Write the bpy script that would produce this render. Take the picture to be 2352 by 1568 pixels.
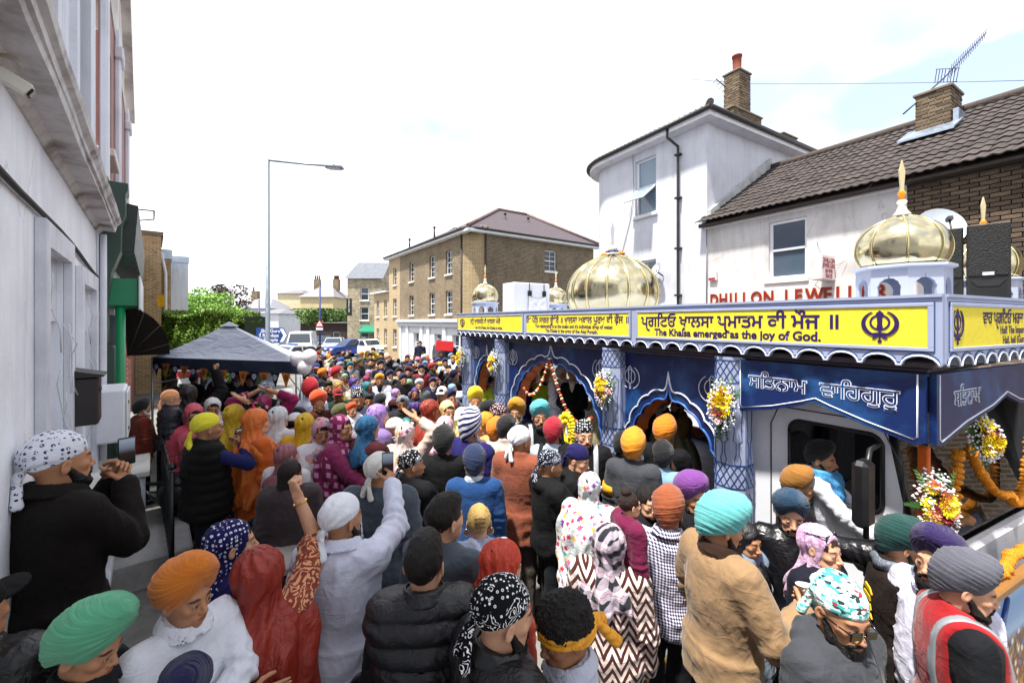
import bpy, math, random, time
_T0 = time.time()
import numpy as np
from mathutils import Matrix, Vector
for _o in list(bpy.data.objects):
 bpy.data.objects.remove(_o)
SC = bpy.context.scene
COL = SC.collection
R = math.radians
RNG = random.Random(11)
# ---------------------------------------------------------------- camera, sky, sun, exposure
CAM_H = 2.9
YAW = R(30.96)
cam = bpy.data.cameras.new('camera')
cam.sensor_width = 36.0
cam.lens = 36.0 * 960 / 2352
cam.shift_y = -46 / 2352
cam.clip_start = 0.05
cam.clip_end = 2000
cam_ob = bpy.data.objects.new('camera', cam)
COL.objects.link(cam_ob)
cam_ob.location = (0, 0, CAM_H)
cam_ob.rotation_euler = (R(90), 0, -YAW)
SC.camera = cam_ob
SUN_AZ = R(-102)      # direction the sun stands in, measured from +Y towards +X
SUN_EL = R(70)
w = bpy.data.worlds.new('World')
SC.world = w
w.use_nodes = True
nt = w.node_tree
nt.nodes.clear()
_out = nt.nodes.new('ShaderNodeOutputWorld')
_bg = nt.nodes.new('ShaderNodeBackground')
_sky = nt.nodes.new('ShaderNodeTexSky')
_sky.sky_type = 'NISHITA'
_sky.sun_disc = False
_sky.sun_elevation = SUN_EL
_sky.sun_rotation = SUN_AZ
_sky.air_density = 1.0
_sky.dust_density = 1.6
_tc = nt.nodes.new('ShaderNodeTexCoord')
_mp = nt.nodes.new('ShaderNodeMapping')
_mp.inputs['Scale'].default_value = (1.0, 1.0, 2.2)
_mp.inputs['Location'].default_value = (7.91, 0.88, 1.22)
_nz = nt.nodes.new('ShaderNodeTexNoise')
_nz.inputs['Scale'].default_value = 1.35
_nz.inputs['Detail'].default_value = 9
_nz.inputs['Roughness'].default_value = 0.55
_cr = nt.nodes.new('ShaderNodeValToRGB')
_cr.color_ramp.elements[0].position = 0.34
_cr.color_ramp.elements[1].position = 0.47
_n2 = nt.nodes.new('ShaderNodeTexNoise')
_n2.inputs['Scale'].default_value = 2.4
_n2.inputs['Detail'].default_value = 5
_cc = nt.nodes.new('ShaderNodeValToRGB')
_cc.color_ramp.elements[0].position = 0.4
_cc.color_ramp.elements[0].color = (6.3, 6.45, 6.8, 1)
_cc.color_ramp.elements[1].position = 0.6
_cc.color_ramp.elements[1].color = (11.0, 11.1, 11.4, 1)
_mx = nt.nodes.new('ShaderNodeMix')
_mx.data_type = 'RGBA'
L = nt.links.new
L(_tc.outputs['Generated'], _mp.inputs['Vector'])
L(_mp.outputs['Vector'], _nz.inputs['Vector'])
L(_mp.outputs['Vector'], _n2.inputs['Vector'])
L(_nz.outputs['Fac'], _cr.inputs['Fac'])
L(_n2.outputs['Fac'], _cc.inputs['Fac'])
L(_cr.outputs['Color'], _mx.inputs['Factor'])
_sb = nt.nodes.new('ShaderNodeMix')
_sb.data_type = 'RGBA'
_sb.blend_type = 'ADD'
_sb.inputs['Factor'].default_value = 1.0
_sb.inputs[7].default_value = (3.6, 4.0, 5.2, 1)
L(_sky.outputs['Color'], _sb.inputs[6])
L(_sb.outputs[2], _mx.inputs[6])
L(_cc.outputs['Color'], _mx.inputs[7])
L(_mx.outputs[2], _bg.inputs['Color'])
_bg.inputs['Strength'].default_value = 0.076
L(_bg.outputs['Background'], _out.inputs['Surface'])
sun = bpy.data.lights.new('sun', 'SUN')
sun.energy = 4.8
sun.angle = R(3)
sun.color = (1.0, 0.955, 0.88)
sun_ob = bpy.data.objects.new('sun', sun)
COL.objects.link(sun_ob)
_sd = Vector((math.sin(SUN_AZ) * math.cos(SUN_EL), math.cos(SUN_AZ) * math.cos(SUN_EL), math.sin(SUN_EL)))
sun_ob.rotation_euler = _sd.to_track_quat('Z', 'Y').to_euler()
sun_ob.location = (0, 0, 30)
SC.view_settings.view_transform = 'Standard'
SC.view_settings.look = 'None'
SC.view_settings.exposure = 1.08
SC.view_settings.gamma = 1.0
SC.cycles.use_denoising = True
SC.cycles.max_bounces = 6
SC.cycles.diffuse_bounces = 3
SC.cycles.glossy_bounces = 3
SC.cycles.transparent_max_bounces = 6
SC.cycles.caustics_reflective = False
SC.cycles.caustics_refractive = False
# ---------------------------------------------------------------- basic helpers
CF, SF = math.cos(YAW), math.sin(YAW)
def at(px, d, py=None):
 """point at depth d (metres in front of the camera) seen in photo column px (2352 wide) and row py"""
 k = (px - 1176) / 960
 x = d * (SF + CF * k)
 y = d * (CF - SF * k)
 if py is None:
  return Vector((x, y, 0))
 return Vector((x, y, CAM_H - (py - 738) / 960 * d))
def onx(px, x):
 """depth along column px where it meets the plane X = x"""
 k = (px - 1176) / 960
 return x / (SF + CF * k)
def yx(px, x):
 return at(px, onx(px, x)).y
def zat(py, d):
 return CAM_H - (py - 738) / 960 * d
def mesh_from(name, V, F, mat=None, parent=None, smooth=False, col=None, mats=None, midx=None, uv=None):
 me = bpy.data.meshes.new(name)
 V = np.asarray(V, dtype=np.float32)
 if isinstance(F, np.ndarray) and F.ndim == 2:
  n, k = F.shape
  me.vertices.add(len(V))
  me.vertices.foreach_set('co', V.ravel())
  me.loops.add(n * k)
  me.loops.foreach_set('vertex_index', F.astype(np.int32).ravel())
  me.polygons.add(n)
  me.polygons.foreach_set('loop_start', np.arange(0, n * k, k, dtype=np.int32))
  me.polygons.foreach_set('loop_total', np.full(n, k, dtype=np.int32))
  me.update(calc_edges=True)
  me.validate()
 else:
  me.from_pydata([tuple(map(float, v)) for v in V], [], [tuple(map(int, f)) for f in F])
 if smooth:
  me.polygons.foreach_set('use_smooth', np.ones(len(me.polygons), dtype=bool))
 if col is not None:
  a = me.color_attributes.new('Col', 'FLOAT_COLOR', 'POINT')
  c = np.ones((len(V), 4), dtype=np.float32)
  c[:, :3] = col
  a.data.foreach_set('color', c.ravel())
 if uv is not None:
  l = me.uv_layers.new(name='UVMap')
  li = np.zeros(len(me.loops), dtype=np.int32)
  me.loops.foreach_get('vertex_index', li)
  l.data.foreach_set('uv', np.asarray(uv, dtype=np.float32)[li].ravel())
 if mats:
  for m in mats:
   me.materials.append(m)
  if midx is not None:
   me.polygons.foreach_set('material_index', np.asarray(midx, dtype=np.int32))
 elif mat:
  me.materials.append(mat)
 ob = bpy.data.objects.new(name, me)
 COL.objects.link(ob)
 if parent:
  ob.parent = parent
 return ob
def share(name, me, parent=None, loc=None, rot=None, scale=None, mat=None):
 ob = bpy.data.objects.new(name, me)
 COL.objects.link(ob)
 if parent:
  ob.parent = parent
 if loc is not None:
  ob.location = loc
 if rot is not None:
  ob.rotation_euler = rot
 if scale is not None:
  ob.scale = scale
 if mat is not None:
  ob.material_slots[0].link = 'OBJECT'
  ob.material_slots[0].material = mat
 return ob
def tag(o, label, cat, group=None):
 o['label'] = label
 o['category'] = cat
 if group:
  o['group'] = group
 return o
def thing(name, label, cat, loc=(0, 0, 0), rz=0.0, group=None):
 o = bpy.data.objects.new(name, None)
 o.empty_display_size = 0.2
 COL.objects.link(o)
 o.location = loc
 o.rotation_euler = (0, 0, rz)
 return tag(o, label, cat, group)
def structure(o):
 o['kind'] = 'structure'
 return o
class MB:
 """collects boxes, bars, tubes, lathes into one mesh"""
 def __init__(s):
  s.v, s.f, s.sm = [], [], []
 def add(s, vs, fs, smooth=False):
  o = len(s.v)
  s.v += [tuple(v) for v in vs]
  s.f += [tuple(i + o for i in f) for f in fs]
  s.sm += [smooth] * len(fs)
  return s
 def box(s, x0, x1, y0, y1, z0, z1, M=None):
  vs = [Vector((x, y, z)) for z in (z0, z1) for y in (y0, y1) for x in (x0, x1)]
  if M is not None:
   vs = [M @ v for v in vs]
  return s.add(vs, [(0, 2, 3, 1), (4, 5, 7, 6), (0, 1, 5, 4), (2, 6, 7, 3), (0, 4, 6, 2), (1, 3, 7, 5)])
 def bbox(s, x0, x1, y0, y1, z0, z1, b=0.01, M=None):
  """box with chamfered edges"""
  vs = []
  for (dx, dy, dz) in ((b, b, 0), (b, 0, b), (0, b, b)):
   for z in (z0 + dz, z1 - dz):
    for y in (y0 + dy, y1 - dy):
     for x in (x0 + dx, x1 - dx):
      vs.append(Vector((x, y, z)))
  if M is not None:
   vs = [M @ v for v in vs]
  f = [(0, 2, 3, 1), (4, 5, 7, 6), (8, 9, 13, 12), (10, 14, 15, 11), (16, 20, 22, 18), (17, 19, 23, 21)]
  f += [(0, 1, 9, 8), (3, 2, 10, 11), (4, 12, 13, 5), (7, 15, 14, 6), (0, 16, 18, 2), (1, 3, 19, 17), (4, 6, 22, 20), (5, 21, 23, 7),
              (8, 12, 20, 16), (9, 17, 21, 13), (10, 18, 22, 14), (11, 15, 23, 19)]
  f += [(0, 8, 16), (1, 17, 9), (2, 18, 10), (3, 11, 19), (4, 20, 12), (5, 13, 21), (6, 14, 22), (7, 23, 15)]
  return s.add(vs, f)
 def tube(s, pts, r, n=8, smooth=True, cap=True, sq=None):
  pts = [Vector(p) for p in pts]
  rs = r if isinstance(r, (list, tuple)) else [r] * len(pts)
  vs, fs = [], []
  up = Vector((0, 0, 1))
  prev = None
  for i, p in enumerate(pts):
   t = (pts[min(i + 1, len(pts) - 1)] - pts[max(i - 1, 0)])
   if t.length < 1e-9:
    t = Vector((0, 0, 1))
   t.normalize()
   if prev is None:
    a = t.cross(up)
    if a.length < 1e-3:
     a = t.cross(Vector((1, 0, 0)))
   else:
    a = prev - t * prev.dot(t)
    if a.length < 1e-6:
     a = t.cross(up)
   a.normalize()
   prev = a
   b = t.cross(a)
   for j in range(n):
    q = 2 * math.pi * (j + 0.5) / n
    vs.append(p + (a * math.cos(q) + b * math.sin(q)) * rs[i])
  for i in range(len(pts) - 1):
   for j in range(n):
    k = (j + 1) % n
    fs.append((i * n + j, i * n + k, (i + 1) * n + k, (i + 1) * n + j))
  s.add(vs, fs, smooth)
  if cap:
   o = len(s.v) - len(vs)
   s.f += [tuple(o + j for j in range(n))[::-1], tuple(o + (len(pts) - 1) * n + j for j in range(n))]
   s.sm += [False, False]
  return s
 def lathe(s, prof, c=(0, 0, 0), n=24, smooth=True, M=None, a0=0.0):
  vs, fs = [], []
  for (r, z) in prof:
   for j in range(n):
    q = a0 + 2 * math.pi * j / n
    v = Vector((c[0] + r * math.cos(q), c[1] + r * math.sin(q), c[2] + z))
    vs.append(M @ v if M is not None else v)
  for i in range(len(prof) - 1):
   for j in range(n):
    k = (j + 1) % n
    fs.append((i * n + j, i * n + k, (i + 1) * n + k, (i + 1) * n + j))
  s.add(vs, fs, smooth)
  o = len(s.v) - len(vs)
  s.f += [tuple(o + j for j in range(n))[::-1], tuple(o + (len(prof) - 1) * n + j for j in range(n))]
  s.sm += [False, False]
  return s
 def prism(s, poly, d0, d1, M=None, axis='y'):
  """polygon (a,b) extruded along an axis: 'y' -> (a, d, b), 'x' -> (d, a, b), 'z' -> (a, b, d)"""
  n = len(poly)
  def mk(a, b, d):
   v = Vector((a, d, b)) if axis == 'y' else Vector((d, a, b)) if axis == 'x' else Vector((a, b, d))
   return M @ v if M is not None else v
  vs = [mk(a, b, d0) for a, b in poly] + [mk(a, b, d1) for a, b in poly]
  fs = [tuple(range(n)), tuple(range(n, 2 * n))[::-1]]
  fs += [(i, i + n, (i + 1) % n + n, (i + 1) % n) for i in range(n)]
  return s.add(vs, fs)
 def quad(s, *p):
  return s.add([Vector(q) for q in p], [tuple(range(len(p)))])
 def build(s, name, mat, parent=None, loc=None, rot=None):
  me = bpy.data.meshes.new(name)
  me.from_pydata([tuple(v) for v in s.v], [], s.f)
  me.polygons.foreach_set('use_smooth', s.sm)
  if mat:
   me.materials.append(mat)
  me.update()
  ob = bpy.data.objects.new(name, me)
  COL.objects.link(ob)
  if parent:
   ob.parent = parent
  if loc is not None:
   ob.location = loc
  if rot is not None:
   ob.rotation_euler = rot
  return ob
def recalc(ob):
 import bmesh
 bm = bmesh.new()
 bm.from_mesh(ob.data)
 bmesh.ops.recalc_face_normals(bm, faces=bm.faces)
 bm.to_mesh(ob.data)
 bm.free()
 return ob
def copy_tree(o, parent=None):
 c = o.copy()
 COL.objects.link(c)
 c.parent = parent
 for ch in list(o.children):
  copy_tree(ch, c)
 return c
# ---------------------------------------------------------------- materials
_MC = {}
def srgb(h):
 if isinstance(h, (tuple, list)):
  return tuple(h[:3])
 h = h.lstrip('#')
 c = [int(h[i:i + 2], 16) / 255 for i in (0, 2, 4)]
 return tuple(x / 12.92 if x <= 0.04045 else ((x + 0.055) / 1.055) ** 2.4 for x in c)
class N:
 """small node-tree writer"""
 def __init__(s, name):
  s.m = bpy.data.materials.new(name)
  s.m.use_nodes = True
  s.t = s.m.node_tree
  s.t.nodes.clear()
  s.out = s.t.nodes.new('ShaderNodeOutputMaterial')
  s.p = s.t.nodes.new('ShaderNodeBsdfPrincipled')
  s.t.links.new(s.p.outputs[0], s.out.inputs[0])
 def n(s, typ, **kw):
  nd = s.t.nodes.new('ShaderNode' + typ)
  for k, v in kw.items():
   if k.startswith('i_'):
    nd.inputs[k[2:].replace('_', ' ')].default_value = v
   else:
    setattr(nd, k, v)
  return nd
 def l(s, a, b):
  s.t.links.new(a, b)
  return s
 def co(s, kind='Object', scale=(1, 1, 1), rot=(0, 0, 0), loc=(0, 0, 0)):
  tc = s.n('TexCoord')
  mp = s.n('Mapping')
  mp.inputs['Scale'].default_value = scale
  mp.inputs['Rotation'].default_value = rot
  mp.inputs['Location'].default_value = loc
  s.l(tc.outputs[kind], mp.inputs['Vector'])
  return mp.outputs['Vector']
 def noise(s, vec, scale=5, detail=4, rough=0.5, dist=0.0):
  nd = s.n('TexNoise')
  nd.inputs['Scale'].default_value = scale
  nd.inputs['Detail'].default_value = detail
  nd.inputs['Roughness'].default_value = rough
  nd.inputs['Distortion'].default_value = dist
  s.l(vec, nd.inputs['Vector'])
  return nd.outputs['Fac']
 def voro(s, vec, scale=5, feature='F1', out='Distance', rnd=1.0):
  nd = s.n('TexVoronoi', feature=feature)
  nd.inputs['Scale'].default_value = scale
  nd.inputs['Randomness'].default_value = rnd
  s.l(vec, nd.inputs['Vector'])
  return nd.outputs[out]
 def ramp(s, fac, stops, interp='LINEAR'):
  nd = s.n('ValToRGB')
  nd.color_ramp.interpolation = interp
  e = nd.color_ramp.elements
  while len(e) < len(stops):
   e.new(0.5)
  for i, (p, c) in enumerate(stops):
   e[i].position = p
   c = srgb(c) if isinstance(c, str) else ((c, c, c) if isinstance(c, (int, float)) else c)
   e[i].color = (*c[:3], 1)
  s.l(fac, nd.inputs['Fac'])
  return nd.outputs['Color']
 def mix(s, fac, a, b, mode='MIX'):
  nd = s.n('Mix', data_type='RGBA', blend_type=mode)
  for sock, v in ((nd.inputs[0], fac), (nd.inputs[6], a), (nd.inputs[7], b)):
   if hasattr(v, 'links'):
    s.l(v, sock)
   elif isinstance(v, (int, float)):
    sock.default_value = v if sock == nd.inputs[0] else (v, v, v, 1)
   else:
    sock.default_value = (*srgb(v), 1)
  return nd.outputs[2]
 def math(s, op, a, b=0.0, c=None):
  nd = s.n('Math', operation=op)
  for i, v in enumerate((a, b) + ((c,) if c is not None else ())):
   if hasattr(v, 'links'):
    s.l(v, nd.inputs[i])
   else:
    nd.inputs[i].default_value = v
  return nd.outputs[0]
 def sep(s, vec):
  nd = s.n('SeparateXYZ')
  s.l(vec, nd.inputs[0])
  return nd.outputs
 def bump(s, h, strength=0.3, dist=0.01):
  nd = s.n('Bump')
  nd.inputs['Strength'].default_value = strength
  nd.inputs['Distance'].default_value = dist
  s.l(h, nd.inputs['Height'])
  s.l(nd.outputs[0], s.p.inputs['Normal'])
  return s
 def base(s, c):
  if hasattr(c, 'links'):
   s.l(c, s.p.inputs['Base Color'])
  else:
   s.p.inputs['Base Color'].default_value = (*srgb(c), 1)
  return s
 def rough(s, v):
  if hasattr(v, 'links'):
   s.l(v, s.p.inputs['Roughness'])
  else:
   s.p.inputs['Roughness'].default_value = v
  return s
 def set(s, **kw):
  for k, v in kw.items():
   s.p.inputs[k.replace('_', ' ')].default_value = v
  return s
def cached(fn):
 def g(*a, **k):
  key = (fn.__name__, repr(a), repr(sorted(k.items())))
  if key not in _MC:
   _MC[key] = fn(*a, **k)
  return _MC[key]
 return g
@cached
def paint(c, rough=0.5, metal=0.0, grime=0.12, scale=3.0, bump=0.05, spec=0.5):
 n = N('paint')
 v = n.co()
 f = n.noise(v, scale, 6, 0.6)
 c0 = srgb(c)
 n.base(n.mix(n.ramp(f, [(0.35, 0.0), (0.75, 1.0)]), tuple(x * (1 - grime) for x in c0), tuple(min(1, x * (1 + grime * 0.4)) for x in c0)))
 n.rough(n.ramp(n.noise(v, scale * 3, 3), [(0.3, max(0, rough - 0.08)), (0.7, min(1, rough + 0.08))]))
 n.set(Metallic=metal)
 n.p.inputs['Specular IOR Level'].default_value = spec
 if bump:
  n.bump(n.noise(v, scale * 12, 3), bump, 0.004)
 return n.m
@cached
def flat(c, rough=0.6, metal=0.0):
 n = N('flat')
 n.base(c).rough(rough).set(Metallic=metal)
 return n.m
@cached
def render_wall(c, dirt='#8f8a86', amount=0.5, streak=1.0, crack=0.0, scale=1.0):
 """painted render with stains that run down it"""
 n = N('render_wall')
 v = n.co()
 vs = n.co(scale=(2.2, 2.2, 0.25))
 st = n.noise(vs, 2.2 * scale, 6, 0.65, 0.4)
 bl = n.noise(v, 1.3 * scale, 7, 0.6)
 f = n.math('MULTIPLY', n.ramp(st, [(0.46, 0.0), (0.74, 1.0)]), streak)
 f2 = n.ramp(bl, [(0.46, 0.0), (0.72, 1.0)])
 fac = n.math('MULTIPLY', n.math('ADD', f, f2), amount)
 col = n.mix(fac, c, dirt)
 fine = n.noise(v, 60 * scale, 3)
 col = n.mix(n.ramp(fine, [(0.35, 0.12), (0.6, 0.0)]), col, tuple(x * 0.6 for x in srgb(c)))
 if crack:
  cr = n.voro(n.co(scale=(1, 1, 0.6)), 0.8, 'DISTANCE_TO_EDGE')
  wv_ = n.math('ADD', cr, n.math('MULTIPLY', n.math('SUBTRACT', n.noise(v, 7, 5), 0.5), 0.05))
  cf = n.ramp(n.math('ABSOLUTE', wv_), [(0.0, crack * 0.5), (0.003, 0.0)])
  col = n.mix(cf, col, '#5b5652')
 n.base(col).rough(0.85)
 n.bump(n.math('ADD', n.noise(v, 25, 6, 0.7), n.math('MULTIPLY', fine, 0.4)), 0.2, 0.01)
 return n.m
@cached
def brickwork(c1, c2, mortar='#a59a88', bw=0.225, bh=0.075, axis='x', contrast=1.0, ms=0.012):
 """far brick faces, too small to pick apart"""
 n = N('brickwork')
 tc = n.n('TexCoord')
 s = n.sep(tc.outputs['Object'])
 cb = n.n('CombineXYZ')
 n.l(s[0] if axis == 'x' else s[1], cb.inputs[0])
 n.l(s[2], cb.inputs[1])
 b = n.n('TexBrick')
 b.inputs['Scale'].default_value = 1.0
 b.inputs['Brick Width'].default_value = bw
 b.inputs['Row Height'].default_value = bh
 b.inputs['Mortar Size'].default_value = ms
 b.inputs['Bias'].default_value = 0.0
 b.inputs['Color1'].default_value = (*srgb(c1), 1)
 b.inputs['Color2'].default_value = (*srgb(c2), 1)
 b.inputs['Mortar'].default_value = (*srgb(mortar), 1)
 n.l(cb.outputs[0], b.inputs['Vector'])
 v = n.co()
 big = n.noise(v, 0.9, 6, 0.65)
 col = n.mix(n.ramp(big, [(0.4, 0.0), (0.7, 0.55 * contrast)]), b.outputs['Color'], tuple(x * 0.45 for x in srgb(c2)))
 sp = n.noise(n.co(scale=(4.4, 4.4, 13)), 1.0, 2)
 col = n.mix(n.ramp(sp, [(0.56, 0.0), (0.68, 0.7 * contrast)]), col, tuple(x * 0.38 for x in srgb(c2)))
 n.base(col).rough(0.9)
 n.bump(b.outputs['Fac'], -0.5, 0.01)
 return n.m
@cached
def brick_piece(c1, c2, dark='#4a3f35'):
 n = N('brick_piece')
 oi = n.n('ObjectInfo')
 v = n.co()
 col = n.mix(oi.outputs['Random'], c1, c2)
 wn = n.n('TexWhiteNoise', noise_dimensions='1D')
 n.l(n.math('MULTIPLY', oi.outputs['Random'], 77.0), wn.inputs['W'])
 col = n.mix(n.ramp(wn.outputs['Value'], [(0.55, 0.0), (1.0, 0.75)]), col, dark)
 col = n.mix(n.ramp(n.noise(v, 30, 5), [(0.42, 0.0), (0.7, 0.55)]), col, dark)
 n.base(col).rough(0.92).bump(n.noise(v, 60, 5, 0.7), 0.5, 0.008)
 return n.m
@cached
def tile_mat(c1, c2, moss='#6d6a55'):
 n = N('roof_tile')
 oi = n.n('ObjectInfo')
 v = n.co('Generated')
 o = n.co()
 col = n.mix(oi.outputs['Random'], c1, c2)
 col = n.mix(n.ramp(n.noise(o, 9, 6, 0.65), [(0.5, 0.0), (0.72, 0.5)]), col, moss)
 n.base(col).rough(0.88).bump(n.noise(o, 50, 4), 0.3, 0.006)
 return n.m
@cached
def concrete(c='#8d8b88', dark='#4e4b47', scale=1.6, bump=0.3, amt=0.7):
 n = N('concrete')
 v = n.co()
 a = n.noise(v, scale, 8, 0.62, 0.3)
 b = n.noise(v, scale * 28, 4, 0.7)
 col = n.mix(n.math('MULTIPLY', n.ramp(a, [(0.4, 0.0), (0.68, 1.0)]), amt), c, dark)
 col = n.mix(n.ramp(b, [(0.55, 0.0), (0.75, 0.5)]), col, dark)
 n.base(col).rough(0.9).bump(n.math('ADD', n.math('MULTIPLY', a, 1.5), b), bump, 0.012)
 return n.m
@cached
def asphalt(c='#4c4b4c'):
 n = N('asphalt')
 v = n.co()
 a = n.noise(v, 0.8, 7, 0.6)
 b = n.voro(v, 90, 'F1', 'Distance')
 c_ = n.noise(v, 140, 3)
 col = n.mix(n.ramp(a, [(0.35, 0.0), (0.7, 0.7)]), c, '#6e6c69')
 col = n.mix(n.ramp(c_, [(0.52, 0.0), (0.7, 0.7)]), col, '#9a9793')
 n.base(col).rough(0.9).bump(b, 0.5, 0.006)
 return n.m
@cached
def glass(c='#26303a', rough=0.06):
 n = N('glass')
 n.base(c).rough(rough)
 n.p.inputs['Specular IOR Level'].default_value = 0.9
 n.bump(n.noise(n.co(), 1.6, 2), 0.04, 0.05)
 return n.m
@cached
def clear_glass():
 n = N('clear_glass')
 tr = n.n('BsdfTransparent')
 gl = n.n('BsdfGlossy')
 gl.inputs['Roughness'].default_value = 0.02
 fr = n.n('Fresnel')
 fr.inputs['IOR'].default_value = 1.5
 ms = n.n('MixShader')
 n.l(n.math('ADD', n.math('MULTIPLY', fr.outputs[0], 0.55), 0.12), ms.inputs[0])
 n.l(tr.outputs[0], ms.inputs[1])
 n.l(gl.outputs[0], ms.inputs[2])
 n.l(ms.outputs[0], n.out.inputs[0])
 return n.m
@cached
def metal(c='#c9b06a', rough=0.25, bumpy=0.1, scale=6):
 n = N('metal')
 v = n.co()
 n.base(n.mix(n.ramp(n.noise(v, 4, 5), [(0.3, 0.0), (0.8, 0.35)]), c, tuple(x * 0.62 for x in srgb(c)))).set(Metallic=1.0)
 n.rough(n.ramp(n.noise(v, 11, 4), [(0.3, max(0.05, rough - 0.1)), (0.75, rough + 0.12)]))
 if bumpy:
  n.bump(n.noise(v, scale, 3, 0.5, 0.5), bumpy, 0.03)
 return n.m
@cached
def emblem_flat(c):
 return paint(c, 0.55, 0, 0.06, 6, 0)
# ---- cloth: colours, patterns and weaves of the garments
@cached
def cloth(c, kind='plain', c2=None, sheen=0.15, s=1.0):
 n = N('cloth_' + kind)
 v = n.co()
 c0 = srgb(c)
 c0 = tuple(x * (0.56 if max(c0) < 0.55 else 0.84) for x in c0)
 c2 = srgb(c2) if c2 is not None else tuple(min(1, x * 1.25 + 0.01) for x in c0)
 vary = n.noise(v, 4, 5, 0.6)
 shade = lambda col, amt=0.22: n.mix(n.ramp(vary, [(0.3, amt), (0.65, 0.0)]), col, tuple(x * 0.72 for x in c0))
 def ridge(sc, rot, f, dist):
  q = n.noise(n.co(scale=sc, rot=rot), f, 3, 0.5, dist)
  return n.math('POWER', n.math('SUBTRACT', 1.0, n.math('ABSOLUTE', n.math('MULTIPLY_ADD', q, 2.0, -1.0))), 3.0)
 fold = n.math('ADD', ridge((1.5, 1.5, 0.7), (0.3, 0.5, 0.2), 4.0 * s, 0.6), n.math('ADD', n.math('MULTIPLY', ridge((1.0, 1.0, 1.9), (0.5, -0.4, 0.7), 8.0 * s, 0.5), 0.5), n.math('MULTIPLY', ridge((1.0, 1.3, 0.7), (0.9, 0.3, -0.5), 14.0 * s, 0.6), 0.16)))
 weave = n.noise(v, 320, 2)
 h = n.math('ADD', n.math('MULTIPLY', fold, 1.0), n.math('MULTIPLY', weave, 0.03))
 rgh, bs, bd = 0.85, 0.34, 0.016
 sheen = sheen * min(1.0, 4 * sum(c0))
 col = shade(n.mix(n.ramp(n.noise(v, 14, 4), [(0.4, 0.0), (0.8, 0.25)]), c0, c2))
 if kind == 'leather':
  rgh, bs = 0.34, 0.4
  h = n.math('ADD', h, n.math('MULTIPLY', n.noise(v, 26, 5, 0.6), 0.3))
 elif kind == 'puffer':
  rgh, bs, bd = 0.42, 0.55, 0.02
  h = n.noise(v, 18, 4, 0.55, 1.2)
 elif kind == 'silk':
  rgh, bs, bd = 0.55, 0.55, 0.018
  h = n.math('ADD', n.math('MULTIPLY', n.noise(n.co(scale=(1, 1, 0.4)), 9, 4, 0.55, 1.6), 0.5), n.math('ADD', n.math('MULTIPLY', ridge((1.5, 1.5, 0.55), (0.15, 0.4, 0.2), 6.0, 0.8), 0.9), n.math('MULTIPLY', ridge((1.3, 1.6, 0.5), (-0.3, -0.2, 0.6), 13.0, 0.7), 0.45)))
 elif kind == 'knit':
  w = n.n('TexWave', wave_type='BANDS', bands_direction='Z')
  w.inputs['Scale'].default_value = 60
  n.l(v, w.inputs['Vector'])
  h = n.math('ADD', h, n.math('MULTIPLY', w.outputs['Fac'], 0.04))
 elif kind == 'gingham':
  x, y, z = n.sep(n.co(scale=(330, 330, 330)))[:3]
  a = n.math('ADD', n.math('SINE', n.math('ADD', x, n.math('MULTIPLY', y, 0.8))), n.math('SINE', z))
  col = n.mix(n.ramp(n.math('MULTIPLY_ADD', a, 0.25, 0.5), [(0.35, 0.0), (0.7, 1.0)]), c0, c2)
 elif kind == 'check':
  wv = n.co(scale=(1, 1, 1))
  wob = n.noise(v, 3, 3)
  x, y, z = n.sep(wv)[:3]
  ax = n.math('SINE', n.math('ADD', n.math('MULTIPLY', n.math('SUBTRACT', x, y), 62 * s), n.math('MULTIPLY', wob, 9)))
  az = n.math('SINE', n.math('ADD', n.math('MULTIPLY', n.math('ADD', z, n.math('MULTIPLY', x, 0.45)), 76 * s), n.math('MULTIPLY', wob, 9)))
  g = n.math('MULTIPLY', n.math('GREATER_THAN', ax, -0.1), n.math('GREATER_THAN', az, -0.1))
  col = n.mix(n.math('MULTIPLY', g, 0.75), c0, c2)
 elif kind == 'plaid':
  x, y, z = n.sep(n.co(scale=(s, s, s)))[:3]
  d = n.math('ADD', n.math('MULTIPLY', n.math('SUBTRACT', x, y), 66), 0)
  e = n.math('MULTIPLY', n.math('ADD', z, n.math('MULTIPLY', y, 0.5)), 72)
  a = n.math('GREATER_THAN', n.math('SINE', d), 0.0)
  b = n.math('GREATER_THAN', n.math('SINE', e), 0.0)
  q = n.math('MULTIPLY_ADD', n.math('ADD', a, b), 0.5, 0.0)
  col = n.mix(q, c0, c2)
  red = n.math('GREATER_THAN', n.math('SINE', n.math('MULTIPLY', d, 1.0)), 0.997)
  red2 = n.math('GREATER_THAN', n.math('SINE', n.math('ADD', e, 3.1)), 0.997)
  col = n.mix(red2, col, '#8a2030')
 elif kind == 'chevron':
  x, y, z = n.sep(n.co())[:3]
  zz = n.math('PINGPONG', n.math('MULTIPLY', n.math('ADD', x, n.math('MULTIPLY', y, 0.25)), 1.0), 0.052)
  f = n.math('FRACT', n.math('MULTIPLY', n.math('ADD', z, n.math('MULTIPLY', zz, 1.7)), 14.5))
  col = n.mix(n.math('GREATER_THAN', f, 0.5), c0, c2)
  h = n.math('ADD', h, n.math('MULTIPLY', n.noise(v, 160, 2), 0.1))
 elif kind == 'floral':
  vo = n.n('TexVoronoi', feature='F1')
  vo.inputs['Scale'].default_value = 19 * s
  n.l(v, vo.inputs['Vector'])
  wn = n.n('TexWhiteNoise', noise_dimensions='3D')
  n.l(vo.outputs['Position'], wn.inputs['Vector'])
  sb_ = n.n('VectorMath', operation='SUBTRACT')
  n.l(v, sb_.inputs[0]); n.l(vo.outputs['Position'], sb_.inputs[1])
  dx, dy, dz = n.sep(sb_.outputs[0])[:3]
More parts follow.
